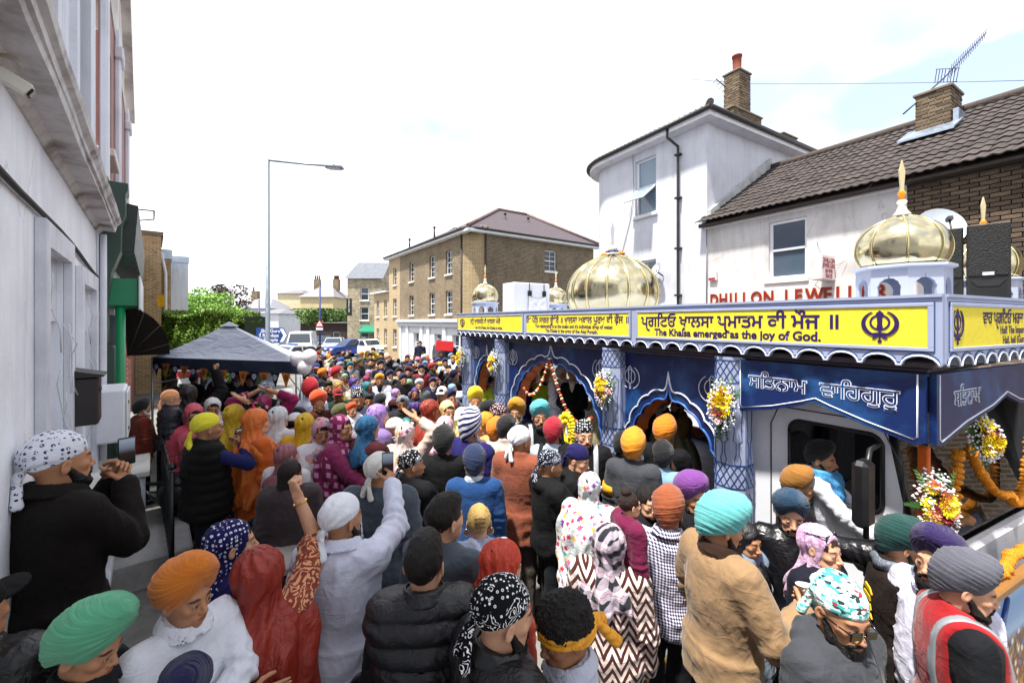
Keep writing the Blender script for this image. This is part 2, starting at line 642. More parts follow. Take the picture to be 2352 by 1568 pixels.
  ang_ = n.math('ARCTAN2', n.math('ADD', dx, n.math('MULTIPLY', dy, 0.7)), dz)
  pet = n.math('ADD', vo.outputs['Distance'], n.math('MULTIPLY', n.math('COSINE', n.math('MULTIPLY', ang_, 6.0)), 0.09))
  hue = n.ramp(wn.outputs['Value'], [(0.0, '#b3224c'), (0.3, '#d86a9a'), (0.45, '#2f8f86'), (0.62, '#d9a63c'), (0.8, '#6d3f86'), (1.0, '#c23a2a')], 'CONSTANT')
  col = n.mix(n.ramp(pet, [(0.36, 1.0), (0.4, 0.0)]), shade(c0, 0.15), hue)
  lf = n.voro(n.co(loc=(1.3, 2.1, 0.4)), 26 * s)
  col = n.mix(n.ramp(lf, [(0.16, 1.0), (0.2, 0.0)]), col, '#3f7f5a' if c2 is None else c2)
 elif kind == 'dots':
  d = n.voro(v, 44 * s, rnd=0.25)
  ring = n.math('MULTIPLY', n.math('GREATER_THAN', d, 0.12), n.math('LESS_THAN', d, 0.34))
  brk = n.math('GREATER_THAN', n.noise(v, 120 * s, 1), 0.42)
  col = n.mix(n.math('MULTIPLY', ring, brk), shade(c0), c2)
 elif kind == 'paisley':
  wv = n.co()
  w2 = n.noise(wv, 20 * s, 2, 0.5)
  big = n.math('SINE', n.math('MULTIPLY', w2, 60))
  ln = n.math('MULTIPLY', n.math('GREATER_THAN', big, 0.72), n.math('GREATER_THAN', n.noise(n.co(loc=(4, 1, 2)), 9 * s, 1), 0.5))
  d = n.voro(v, 60 * s, rnd=0.5)
  ring = n.math('MULTIPLY', n.math('MULTIPLY', n.math('GREATER_THAN', d, 0.15), n.math('LESS_THAN', d, 0.3)), n.math('LESS_THAN', n.noise(n.co(loc=(4, 1, 2)), 9 * s, 1), 0.47))
  col = n.mix(n.math('MAXIMUM', ln, ring), shade(c0), c2)
 elif kind == 'leopard':
  d = n.voro(v, 48 * s)
  spot = n.math('MULTIPLY', n.math('GREATER_THAN', d, 0.2), n.math('LESS_THAN', n.math('ADD', d, n.math('MULTIPLY', n.noise(v, 60, 2), 0.3)), 0.52))
  col = n.mix(spot, c0, c2)
 elif kind == 'shards':
  vo = n.n('TexVoronoi', feature='F1', distance='MANHATTAN')
  vo.inputs['Scale'].default_value = 55 * s
  n.l(n.co(scale=(1, 1, 1.8), rot=(0.4, 0.7, 0.2)), vo.inputs['Vector'])
  wn = n.n('TexWhiteNoise', noise_dimensions='3D')
  n.l(vo.outputs['Position'], wn.inputs['Vector'])
  col = n.ramp(wn.outputs['Value'], [(0.0, '#e8efec'), (0.34, '#3f9c9b'), (0.55, '#cfe4df'), (0.7, '#1e3438'), (0.82, '#8fd0c8'), (0.94, '#9c2b33')], 'CONSTANT')
 elif kind == 'damask':
  w2 = n.noise(v, 16 * s, 3, 0.5, 0.6)
  f = n.ramp(n.math('SINE', n.math('MULTIPLY', w2, 40)), [(0.2, 0.0), (0.5, 1.0)])
  col = n.mix(f, shade(c0), c2)
 elif kind == 'stripes':
  x, y, z = n.sep(v)[:3]
  f = n.math('GREATER_THAN', n.math('SINE', n.math('MULTIPLY', z, 260 * s)), 0.2)
  col = n.mix(f, c0, c2)
 n.base(col).rough(rgh)
 if kind not in ('leather', 'puffer', 'silk'):
  n.p.inputs['Sheen Weight'].default_value = sheen
  n.p.inputs['Specular IOR Level'].default_value = 0.2
 else:
  n.p.inputs['Specular IOR Level'].default_value = 0.5
 n.bump(h, bs, bd)
 return n.m
@cached
def turban_cloth(c, c2=None, stripe=0.0):
 """cotton wound in narrow pleats: UV.x runs across the pleats"""
 n = N('turban_cloth')
 uv = n.co('UV', (1, 1, 1))
 fine = n.noise(n.co('UV', (34, 1.6, 1)), 3.0, 4, 0.6, 0.25)
 c0 = tuple(x * 0.76 for x in srgb(c))
 var = n.noise(n.co(), 9, 4)
 col = n.mix(n.ramp(fine, [(0.3, 0.4), (0.62, 0.0)]), n.mix(n.ramp(var, [(0.35, 0.0), (0.75, 0.4)]), c0, tuple(min(1, x * 1.15 + 0.01) for x in c0)), tuple(x * 0.62 for x in c0))  # darker tone in the pleat troughs, where the bump dips
 if c2 is not None:
  x = n.sep(uv)[0]
  f = n.math('GREATER_THAN', n.math('SINE', n.math('MULTIPLY', x, 42.0)), stripe)
  col = n.mix(f, col, c2)
 n.base(col).rough(0.8)
 n.p.inputs['Sheen Weight'].default_value = 0.2
 n.p.inputs['Specular IOR Level'].default_value = 0.25
 n.bump(n.math('ADD', fine, n.math('MULTIPLY', n.noise(n.co(), 260, 2), 0.06)), 0.7, 0.008)
 return n.m
@cached
def skin_mat():
 n = N('skin')
 a = n.n('VertexColor', layer_name='Col')
 v = n.co()
 col = n.mix(n.ramp(n.noise(v, 55, 5, 0.6), [(0.35, 0.22), (0.7, 0.0)]), a.outputs['Color'], n.mix(1.0, a.outputs['Color'], (0.72, 0.55, 0.5), 'MULTIPLY'))
 n.base(col)
 n.rough(n.ramp(n.noise(v, 30, 3), [(0.3, 0.42), (0.7, 0.6)]))
 n.p.inputs['Specular IOR Level'].default_value = 0.4
 n.bump(n.noise(v, 240, 3), 0.12, 0.002)
 return n.m
@cached
def hair_mat(c='#120d0b', curl=False):
 n = N('hair')
 st = n.noise(n.co(scale=(70, 70, 9) if not curl else (40, 40, 40)), 2.0, 4, 0.6, 0.6)
 c0 = srgb(c)
 n.base(n.mix(st, tuple(x * 0.5 for x in c0), tuple(min(1, x * 1.6 + 0.002) for x in c0))).rough(0.5)
 n.p.inputs['Specular IOR Level'].default_value = 0.3
 n.bump(st, 0.9, 0.012)
 return n.m
@cached
def leaf_mat(c1, c2):
 n = N('leaf')
 oi = n.n('ObjectInfo')
 g = n.noise(n.co(), 3.0, 5)
 n.base(n.mix(n.ramp(g, [(0.3, 0.0), (0.7, 1.0)]), c1, c2)).rough(0.6)
 n.p.inputs['Specular IOR Level'].default_value = 0.3
 return n.m
# ---------------------------------------------------------------- signed-distance modelling: smooth unions meshed by surface nets
f32 = np.float32
def grid(lo, hi, h):
 n = [int(math.ceil((b - a) / h)) + 1 for a, b in zip(lo, hi)]
 ax = [(lo[i] + h * np.arange(n[i])).astype(f32) for i in range(3)]
 return ax[0][:, None, None], ax[1][None, :, None], ax[2][None, None, :]
def ell(G, c, r, rx=0.0, rz=0.0):
 X, Y, Z = G
 x, y, z = X - c[0], Y - c[1], Z - c[2]
 if rx:
  ca, sa = math.cos(rx), math.sin(rx)
  y, z = ca * y + sa * z, -sa * y + ca * z
 if rz:
  ca, sa = math.cos(rz), math.sin(rz)
  x, y = ca * x + sa * y, -sa * x + ca * y
 k0 = np.sqrt((x / r[0]) ** 2 + (y / r[1]) ** 2 + (z / r[2]) ** 2)
 k1 = np.sqrt((x / r[0] ** 2) ** 2 + (y / r[1] ** 2) ** 2 + (z / r[2] ** 2) ** 2) + 1e-6
 return k0 * (k0 - 1) / k1
def cap(G, a, b, ra, rb=None, fy=1.0):
 """tapered capsule; fy > 1 flattens it front to back"""
 X, Y, Z = G
 rb = ra if rb is None else rb
 ba = [b[i] - a[i] for i in range(3)]
 L2 = ba[0] ** 2 + ba[1] ** 2 + ba[2] ** 2 + 1e-9
 x, y, z = X - a[0], Y - a[1], Z - a[2]
 t = np.clip((x * ba[0] + y * ba[1] + z * ba[2]) / L2, 0, 1)
 return np.sqrt((x - t * ba[0]) ** 2 + ((y - t * ba[1]) * fy) ** 2 + (z - t * ba[2]) ** 2) - (ra + (rb - ra) * t)
def smin(a, b, k):
 h = np.clip(0.5 + 0.5 * (b - a) / k, 0, 1)
 return b + (a - b) * h - k * h * (1 - h)
def smax(a, b, k):
 return -smin(-a, -b, k)
def sun_(k, *ds):
 d = ds[0]
 for e in ds[1:]:
  d = smin(d, e, k)
 return d
def surf(F, lo, h):
 """naive surface nets: grid of distances -> verts, quads"""
 F = np.ascontiguousarray(F, dtype=f32)
 S = F < 0
 nx, ny, nz = F.shape
 c = [(i, j, k) for i in (0, 1) for j in (0, 1) for k in (0, 1)]
 sl = lambda i, n: slice(i, n - 1 + i)
 cnt = np.zeros((nx - 1, ny - 1, nz - 1), dtype=np.int8)
 for (i, j, k) in c:
  cnt += S[sl(i, nx), sl(j, ny), sl(k, nz)]
 act = (cnt > 0) & (cnt < 8)
 ci = np.argwhere(act)
 if len(ci) == 0:
  return np.zeros((0, 3), f32), np.zeros((0, 4), np.int32)
 idx = np.full(act.shape, -1, dtype=np.int32)
 idx[act] = np.arange(len(ci))
 acc = np.zeros((len(ci), 3), f32)
 num = np.zeros(len(ci), f32)
 val = {q: F[ci[:, 0] + q[0], ci[:, 1] + q[1], ci[:, 2] + q[2]] for q in c}
 for p in c:
  for axs in range(3):
   if p[axs] == 0:
    q = list(p); q[axs] = 1; q = tuple(q)
    a, b = val[p], val[q]
    m = (a < 0) != (b < 0)
    t = np.where(m, a / np.where(m, a - b, 1), 0).astype(f32)
    for e in range(3):
     acc[:, e] += np.where(m, p[e] + (t if e == axs else 0), 0)
    num += m
 V = ci + acc / num[:, None]
 V = V * h + np.array(lo, f32)
 quads = []
 for axs in range(3):
  a, b = (axs + 1) % 3, (axs + 2) % 3
  s0 = [slice(None)] * 3; s1 = [slice(None)] * 3
  s0[axs] = slice(0, -1); s1[axs] = slice(1, None)
  A, B = S[tuple(s0)], S[tuple(s1)]
  e = np.argwhere(A != B)
  ok = (e[:, a] > 0) & (e[:, b] > 0) & (e[:, a] < F.shape[a] - 1) & (e[:, b] < F.shape[b] - 1)
  e = e[ok]
  if not len(e):
   continue
  def cell(da, db):
   q = e.copy(); q[:, a] -= da; q[:, b] -= db
   return idx[q[:, 0], q[:, 1], q[:, 2]]
  Q = np.stack([cell(1, 1), cell(0, 1), cell(0, 0), cell(1, 0)], 1)
  flip = ~A[e[:, 0], e[:, 1], e[:, 2]]
  Q[flip] = Q[flip][:, ::-1]
  quads.append(Q)
 Q = np.concatenate(quads)
 Q = Q[(Q >= 0).all(1)]
 return V.astype(f32), Q.astype(np.int32)
def relax(V, Q, it=2, lam=0.5):
 e = np.concatenate([Q[:, [0, 1]], Q[:, [1, 2]], Q[:, [2, 3]], Q[:, [3, 0]]])
 e = np.concatenate([e, e[:, ::-1]])
 deg = np.bincount(e[:, 0], minlength=len(V)).astype(f32)[:, None] + 1e-6
 for _ in range(it):
  s = np.stack([np.bincount(e[:, 0], weights=V[e[:, 1], i], minlength=len(V)) for i in range(3)], 1)
  V = V + lam * (s / deg - V)
 return V.astype(f32)
def join(parts):
 """[(V,F4[,C])...] -> one vertex, face and colour array"""
 vs, fs, cs, o = [], [], [], 0
 for p in parts:
  vs.append(p[0]); fs.append(p[1] + o); o += len(p[0])
  cs.append(p[2] if len(p) > 2 and p[2] is not None else np.ones((len(p[0]), 3), f32))
 return np.concatenate(vs), np.concatenate(fs), np.concatenate(cs)
def xf(V, M):
 A = np.array(M, dtype=f32)
 return (V @ A[:3, :3].T + A[:3, 3]).astype(f32)
def sph(c, r, n=10, m=8):
 """small uv sphere as quads (poles degenerate)"""
 th = np.linspace(0, np.pi, m + 1); ph = np.linspace(0, 2 * np.pi, n, endpoint=False)
 T, P = np.meshgrid(th, ph, indexing='ij')
 V = np.stack([r * np.sin(T) * np.cos(P), r * np.sin(T) * np.sin(P), r * np.cos(T)], -1).reshape(-1, 3) + np.array(c)
 F = [(i * n + j, (i + 1) * n + j, (i + 1) * n + (j + 1) % n, i * n + (j + 1) % n) for i in range(m) for j in range(n)]
 return V.astype(f32), np.array(F, np.int32)
def gridmesh(P, closed_u=False):
 """P[u,v,3] -> verts, quads"""
 nu, nv = P.shape[:2]
 I = np.arange(nu * nv).reshape(nu, nv)
 a = I if not closed_u else np.concatenate([I, I[:1]])
 Q = np.stack([a[:-1, :-1], a[1:, :-1], a[1:, 1:], a[:-1, 1:]], -1).reshape(-1, 4)
 return P.reshape(-1, 3).astype(f32), Q.astype(np.int32)
def wob(V, f, seed=0):
 """cheap smooth noise on points, about -1..1"""
 r = np.random.RandomState(seed)
 out = np.zeros(len(V), f32)
 for o in range(3):
  d = r.normal(size=(3, 3)); ph = r.uniform(0, 6.28, 3)
  w = V @ (d * f * (1.7 ** o)).T + ph
  out += (np.sin(w[:, 0] + 1.3 * np.sin(w[:, 1])) * np.cos(0.7 * w[:, 2])) / (1.6 ** o)
 return out / 1.6
def normals(V, Q):
 n = np.cross(V[Q[:, 2]] - V[Q[:, 0]], V[Q[:, 3]] - V[Q[:, 1]])
 N_ = np.zeros_like(V)
 for i in range(4):
  for k in range(3):
   N_[:, k] += np.bincount(Q[:, i], weights=n[:, k], minlength=len(V)).astype(f32)
 return N_ / (np.linalg.norm(N_, axis=1, keepdims=True) + 1e-9)
# ---------------------------------------------------------------- heads, hair, beards, hands (local: face looks along -Y, origin between the ears)
def head_sdf(G, fem=False, mouth=0.0):
 X, Y, Z = G
 w = 0.93 if fem else 1.0
 d = ell(G, (0, 0.018, 0.036), (0.078, 0.1, 0.094))
 d = smin(d, ell(G, (0, -0.022, -0.028), (0.061 * w, 0.07, 0.087)), 0.035)
 for s in (-1, 1):
  d = smin(d, ell(G, (0.036 * s * w, -0.03, -0.078), (0.026, 0.042, 0.026)), 0.03)
  d = smin(d, ell(G, (0.041 * s, -0.06, -0.02), (0.021, 0.021, 0.018)), 0.02)
 d = smin(d, ell(G, (0, -0.078, -0.1), (0.019 * w, 0.014, 0.015)), 0.022)
 d = smin(d, cap(G, (-0.034, -0.076, 0.023), (0.034, -0.076, 0.023), 0.011 if fem else 0.0125), 0.02)
 for s in (-1, 1):
  d = smax(d, -ell(G, (0.031 * s, -0.101, 0.001), (0.019, 0.017, 0.012)), 0.012)
  d = smin(d, ell(G, (0.031 * s, -0.0785, 0.001), (0.0165, 0.0145, 0.0145)), 0.006)
  d = smax(d, -ell(G, (0.031 * s, -0.096, 0.0), (0.0135, 0.011, 0.0040)), 0.002)
 d = smin(d, cap(G, (0, -0.083, 0.014), (0, -0.107, -0.028), 0.0085, 0.0105), 0.012)
 d = smin(d, ell(G, (0, -0.11, -0.034), (0.0115, 0.0105, 0.0095)), 0.008)
 for s in (-1, 1):
  d = smin(d, ell(G, (0.0125 * s, -0.099, -0.0375), (0.0075, 0.0095, 0.0075)), 0.006)
 d = smin(d, ell(G, (0, -0.083, -0.068), (0.03, 0.015, 0.022)), 0.02)
 d = smin(d, ell(G, (0, -0.0925, -0.0625), (0.021, 0.0105, 0.0058)), 0.006)
 d = smin(d, ell(G, (0, -0.0905, -0.0755 - mouth), (0.018, 0.0115, 0.007)), 0.006)
 d = smax(d, -ell(G, (0, -0.106, -0.069 - mouth * 0.5), (0.019, 0.013, 0.0016 + mouth * 0.7)), 0.002)
 for s in (-1, 1):
  e = ell(G, (0.082 * s, 0.012, -0.006), (0.008, 0.02, 0.032), rx=0.15, rz=-0.35 * s)
  e = smax(e, -ell(G, (0.091 * s, 0.008, -0.003), (0.007, 0.011, 0.019)), 0.004)
  d = smin(d, e, 0.006)
 d = smin(d, cap(G, (0, 0.02, -0.05), (0, 0.04, -0.22), 0.053 * w, 0.06 * w), 0.022)
 return d
def head_arr(h, fem=False, mouth=0.0):
 lo, hi = (-0.1, -0.13, -0.25), (0.1, 0.13, 0.145)
 G = grid(lo, hi, h)
 V, Q = surf(head_sdf(G, fem, mouth), lo, h)
 if h < 0.008:
  V = relax(V, Q, 1, 0.3)
 return V, Q
def face_tint(V, fem=False, stubble=0.0, detail=True, lip=(0.75, 0.42, 0.42), brow=0.12):
 """per-vertex multiplier over the skin tone"""
 C = np.ones((len(V), 3), f32)
 x, y, z = np.abs(V[:, 0]), V[:, 1], V[:, 2]
 def spot(cx, cy, cz, rx, ry, rz, soft=0.35):
  q = np.sqrt(((x - cx) / rx) ** 2 + ((y - cy) / ry) ** 2 + ((z - cz) / rz) ** 2)
  return np.clip((1 + soft - q) / (2 * soft), 0, 1)[:, None]
 m = spot(0.045, -0.07, -0.03, 0.025, 0.03, 0.022, 0.6) * 0.35
 C = C * (1 - m) + C * np.array((1.05, 0.82, 0.76)) * m
 if stubble:
  m = np.maximum(spot(0.0, -0.06, -0.098, 0.075, 0.075, 0.034), spot(0.05, -0.02, -0.07, 0.03, 0.05, 0.05)) * stubble
  C = C * (1 - m) + np.array((0.3, 0.28, 0.3)) * m
 if detail:
  m = spot(0.0, -0.1, -0.0685, 0.02, 0.016, 0.0115)
  C = C * (1 - m) + C * np.array(lip) * m
  zb = z - 0.028 + 0.004 * ((x - 0.033) / 0.02) ** 2
  q = np.sqrt(((x - 0.034) / 0.021) ** 2 + (zb / (0.0045 if fem else 0.006)) ** 2 + ((y + 0.082) / 0.028) ** 2)
  m = np.clip((1.3 - q) / 0.5, 0, 1)[:, None]
  C = C * (1 - m) + np.array((brow, brow * 0.85, brow * 0.8)) * m
  m = spot(0.031, -0.09, 0.0015, 0.0165, 0.012, 0.0078, 0.25) * 0.75
  C = C * (1 - m) + C * 0.25 * m
 return C.astype(f32)
def eyes():
 """two eyeballs with coloured iris"""
 out = []
 for s in (-1, 1):
  V, Q = sph((0, 0, 0), 0.0125, 14, 12)
  V = V[:, [0, 2, 1]] * np.array((1, -1, 1), f32)     # pole looks along -Y
  Q = Q[:, ::-1] if False else Q
  a = np.arccos(np.clip(-V[:, 1] / 0.0125, -1, 1))
  C = np.where(a[:, None] < 0.2, 0.01, np.where(a[:, None] < 0.6, np.array((0.05, 0.025, 0.012)), np.array((0.5, 0.47, 0.45))))
  out.append((V + np.array((0.031 * s, -0.0812, 0.0), f32), Q, C.astype(f32)))
 return out
def beard_arr(h, length=0.0, full=1.0, seed=3, mous=True):
 lo, hi = (-0.1, -0.15, -0.17 - length), (0.1, 0.05, 0.01)
 G = grid(lo, hi, h)
 d = ell(G, (0, -0.066, -0.108), (0.046 * full, 0.038, 0.032))
 for s in (-1, 1):
  d = smin(d, cap(G, (0.07 * s, 0.0, -0.018), (0.058 * s, -0.035, -0.075), 0.012 * full, 0.02 * full), 0.02)
  d = smin(d, cap(G, (0.058 * s, -0.035, -0.075), (0.025 * s, -0.072, -0.1), 0.018 * full, 0.022 * full), 0.02)
  if mous:
   d = smin(d, cap(G, (0.003 * s, -0.104, -0.0535), (0.03 * s, -0.088, -0.066), 0.0068, 0.0075), 0.006)
   d = smin(d, cap(G, (0.03 * s, -0.088, -0.066), (0.034 * s, -0.076, -0.09), 0.0075, 0.012), 0.008)
 if length:
  d = smin(d, ell(G, (0, -0.062, -0.12 - length * 0.45), (0.05 * full, 0.036, 0.04 + length * 0.55)), 0.035)
 d = smax(d, -ell(G, (0, -0.115, -0.0695), (0.021, 0.03, 0.0095)), 0.004)
 V, Q = surf(d, lo, h)
 if len(V):
  V = V + normals(V, Q) * (wob(V, 55, seed) * 0.0035 + wob(V, 130, seed + 1) * 0.0016)[:, None]
 return V, Q
def hair_arr(h, kind='short', seed=1):
 lo, hi = (-0.16, -0.15, -0.62 if kind == 'long' else -0.14), (0.16, 0.2, 0.2)
 G = grid(lo, hi, h)
 X, Y, Z = G
 if kind == 'curly':
  d = ell(G, (0, 0.016, 0.062), (0.1, 0.115, 0.1))
  d = smax(d, -ell(G, (0, -0.135, -0.02), (0.085, 0.085, 0.085)), 0.02)
  d = smax(d, 0.005 - Z, 0.02)
 else:
  d = ell(G, (0, 0.021, 0.04), (0.083, 0.105, 0.098))
  if kind == 'short':
   d = smin(d, ell(G, (0, -0.02, 0.098), (0.062, 0.082, 0.047)), 0.03)
  d = smax(d, -ell(G, (0, -0.128, -0.02), (0.073 if kind == 'short' else 0.066, 0.075, 0.088)), 0.015)
  if kind == 'short':
   for s in (-1, 1):
    d = smax(d, -ell(G, (0.09 * s, 0.008, -0.03), (0.03, 0.032, 0.048)), 0.01)
   d = smax(d, -0.085 - Z + 0.0 * X, 0.02)
  if kind == 'bun':
   d = smin(d, ell(G, (0, 0.11, 0.07), (0.042, 0.036, 0.05)), 0.012)
   d = smax(d, -0.08 - Z + 0.0 * X, 0.02)
  if kind == 'topbun':
   d = smin(d, ell(G, (0, 0.05, 0.145), (0.052, 0.05, 0.04)), 0.015)
   d = smax(d, -0.085 - Z + 0.0 * X, 0.02)
  if kind == 'long':
   d = smin(d, cap(G, (0, 0.05, 0.0), (0.02, 0.1, -0.3), 0.085, 0.07, 1.5), 0.05)
   d = smin(d, cap(G, (0.02, 0.1, -0.3), (0.03, 0.1, -0.52), 0.05, 0.02, 1.4), 0.04)
 V, Q = surf(d, lo, h)
 n = normals(V, Q)
 if kind == 'curly':
  V = V + n * (np.abs(wob(V, 120, seed)) * 0.012 + wob(V, 60, seed + 2) * 0.005)[:, None]
 else:
  s = np.array((1, 1, 0.25), f32)
  V = V + n * (wob(V * s, 70, seed) * 0.003 + wob(V, 25, seed + 2) * 0.003)[:, None]
 return V.astype(f32), Q
def hand_arr(h, pose='relax'):
 """right hand: wrist at the origin, fingers along -Z, palm looks along -X... thumb towards -Y"""
 curl = {'relax': (0.35, 0.45, 0.3), 'grip': (1.05, 1.0, 0.6), 'fist': (1.45, 1.65, 1.1), 'flat': (0.06, 0.08, 0.05), 'hold': (0.75, 0.75, 0.45), 'point': (1.4, 1.6, 1.1)}[pose]
 lo, hi = (-0.12, -0.1, -0.215), (0.04, 0.07, 0.04)
 G = grid(lo, hi, h)
 d = cap(G, (0, 0, 0.035), (0, 0, -0.01), 0.026, 0.027, 1.0)
 d = smin(d, ell(G, (-0.002, 0, -0.052), (0.0165, 0.042, 0.05)), 0.02)
 d = smin(d, ell(G, (-0.01, -0.026, -0.035), (0.016, 0.018, 0.03)), 0.015)
 ys = (-0.031, -0.0105, 0.0105, 0.0305)
 ln = ((0.043, 0.026, 0.02), (0.047, 0.03, 0.022), (0.044, 0.028, 0.021), (0.034, 0.021, 0.018))
 for i, y0 in enumerate(ys):
  c = curl if not (pose == 'point' and i == 0) else (0.1, 0.1, 0.05)
  p = np.array((0.0, y0 * 0.9, -0.09)); a = 0.0
  spread = y0 * 1.2 * (0.6 if pose in ('flat', 'relax') else 0.15)
  for j in range(3):
   a += c[j] * (1 + 0.08 * (i - 1))
   q = p + ln[i][j] * np.array((-math.sin(a), spread, -math.cos(a)))
   r0, r1 = (0.0092, 0.0085, 0.0078)[j], (0.0086, 0.0079, 0.0068)[j]
   if i == 3:
    r0, r1 = r0 * 0.87, r1 * 0.87
   d = smin(d, cap(G, p, q, r0, r1), 0.004)
   p = q
 if pose in ('fist', 'point'):
  t = [(-0.01, -0.036, -0.03), (-0.034, -0.042, -0.062), (-0.05, -0.022, -0.082), (-0.052, 0.0, -0.09)]
 elif pose in ('grip', 'hold'):
  t = [(-0.008, -0.034, -0.025), (-0.034, -0.056, -0.056), (-0.058, -0.056, -0.085), (-0.074, -0.046, -0.104)]
 else:
  t = [(-0.006, -0.032, -0.022), (-0.02, -0.058, -0.055), (-0.026, -0.066, -0.088), (-0.03, -0.066, -0.11)]
 for j in range(3):
  d = smin(d, cap(G, t[j], t[j + 1], (0.0135, 0.0112, 0.0096)[j], (0.0114, 0.0098, 0.0082)[j]), 0.006)
 return surf(d, lo, h)
# ---------------------------------------------------------------- head coverings
def turban_arr(nu=72, nv=36, style='peak', seed=0, tall=1.0):
 """wound turban: pleats fan out from the front crown; returns V, Q, UV"""
 th = np.linspace(0, 2 * np.pi, nu, endpoint=False)           # 0 = front (-Y), +pi/2 = wearer's left (+X)
 t = np.linspace(0, 1, nv)
 T, S = np.meshgrid(th, t, indexing='ij')
 fr = np.cos(T)
 rim = 0.002 + 0.068 * np.clip(fr, 0, 1) ** 4 - 0.068 * np.clip(-fr, 0, 1) ** 1.2 + 0.004 * np.sin(3 * T + seed)
 top = 0.195 * tall if style != 'flat' else 0.172 * tall
 rng = np.random.RandomState(seed)
 lean = rng.uniform(-0.012, 0.012)
 u = np.sin(np.pi * np.clip(S * 0.95 + 0.0, 0, 1)) ** 0.75
 rx = 0.086 + 0.041 * u
 ry = 0.098 + 0.045 * u
 cosp = np.where(S < 0.22, 1.0, np.cos(np.clip((S - 0.22) / 0.78, 0, 1) * np.pi / 2) ** 0.8)
 x = rx * np.sin(T) * cosp
 y = -ry * np.cos(T) * cosp + 0.02
 z = rim + (top - rim) * (np.sin(S * np.pi / 2) ** 1.12)
 z = z + (0.02 * np.clip(fr, 0, 1) ** 2 - 0.012 * np.clip(-fr, 0, 1)) * np.sin(np.pi * S)
 x = x + lean * S
 if style == 'peak':
  z = z + 0.022 * np.exp(-((y + 0.05) / 0.07) ** 2) * S ** 2
 P = np.stack([x, y, z], -1)
 if style == 'round':
  sp_ = 1 if seed % 2 else -1
  q = (z + (0.3 * x * sp_ - 0.22 * y)) / 0.15 + sp_ * T / (2 * np.pi) * 2 / 6
  nb = 6
 else:
  ax, ay, az = lean + 0.01 * rng.uniform(-1, 1), -0.115, 0.165 * tall
  dy = np.sqrt((y - ay) ** 2 + (np.abs(x - ax) * 0.75) ** 2) + 1e-3
  q = np.arctan2(z - az, dy) / 1.35 + 0.1 * np.sign(x) * np.clip(np.abs(x) / 0.03, 0, 1) * 0.35
  nb = 9
 qq = q + 0.05 * np.sin(q * 7.0 + seed * 1.7) + 0.018 * np.sin(T * 2.0 + q * 11 + seed) + (0.02 * np.sin(2 * T + seed) if style == 'round' else 0)
 fr_ = (qq * nb + (0.12 * np.sin(3 * T + seed) if style == 'round' else 0)) % 1.0
 bi = np.floor(qq * nb + (0.12 * np.sin(3 * T + seed) if style == 'round' else 0))
 hb = np.abs(np.sin(bi * 12.9898 + seed * 7.1) * 43758.5453) % 1.0
 saw = np.where(fr_ < 0.9, fr_ / 0.9, (1 - fr_) / 0.1)
 disp = 0.0105 * saw * (0.45 + 0.55 * hb) * (0.7 + 0.3 * np.sin(2 * T + q * 7 + seed)) - 0.002 + 0.0011 * np.sin(13 * q * nb)
 if style == 'round':
  disp = disp * 0.95
 disp = disp * np.clip(S * 9, 0, 1) * np.clip((1 - S) * 7 + 0.15, 0, 1)
 V, Q = gridmesh(P, True)
 n = normals(V, Q)
 c = np.array((0, 0.018, 0.07))
 if ((V - c) * n).sum() < 0:
  n = -n; Q = Q[:, ::-1]
 V = V + n * disp.reshape(-1)[:, None] + n * (wob(V, 16, seed) * 0.0035)[:, None]
 ring = V.reshape(nu, nv, 3)
 inn = ring[:, :1] * np.array((0.88, 0.88, 1)) + np.array((0, 0.002, 0.012))
 P2 = np.concatenate([inn, ring], 1)
 V2, Q2 = gridmesh(P2, True)
 UV = np.concatenate([np.stack([q[:, :1], S[:, :1]], -1), np.stack([q, T / 6.283], -1)], 1).reshape(-1, 2)
 if ((V2 - c) * normals(V2, Q2)).sum() < 0:
  Q2 = Q2[:, ::-1]
 return V2.astype(f32), Q2, UV
def bandana_arr(h, seed=0, tail=True, high=False, puff=0.0):
 """cloth tied over the crown with a knot and two tails at the nape"""
 lo, hi = (-0.13, -0.15, -0.2), (0.13, 0.22, 0.2)
 G = grid(lo, hi, h)
 X, Y, Z = G
 d = ell(G, (0, 0.022, 0.05), (0.089, 0.112, 0.1 + puff))
 if puff:
  d = smin(d, ell(G, (0, 0.05, 0.09 + puff * 0.5), (0.07, 0.075, 0.07)), 0.04)
 pl = 0.038 - 0.3 * (Y + 0.05) if not high else 0.04 - 0.22 * (Y + 0.05)
 d = smax(d, (pl - Z) * 0.95, 0.008)
 for s in (-1, 1):
  d = smax(d, -ell(G, (0.09 * s, 0.012, -0.025), (0.022, 0.03, 0.045)), 0.006)
 if tail:
  k = sun_(0.01, ell(G, (0, 0.128, -0.018), (0.02, 0.016, 0.016)), cap(G, (0.004, 0.135, -0.02), (0.03, 0.15, -0.11), 0.012, 0.02, 1.0), cap(G, (-0.004, 0.135, -0.02), (-0.03, 0.145, -0.13), 0.011, 0.021, 1.0))
  d = smin(d, k, 0.012)
 V, Q = surf(d, lo, h)
 n = normals(V, Q)
 a = np.arctan2(V[:, 0], V[:, 2] + 0.02)
 fold = np.sin(a * 13 + 2.5 * wob(V, 14, seed)) * np.clip((V[:, 1] + 0.05) / 0.15, 0, 1) * 0.0035
 V = V + n * (fold + wob(V, 26, seed + 4) * 0.0022)[:, None]
 return V.astype(f32), Q
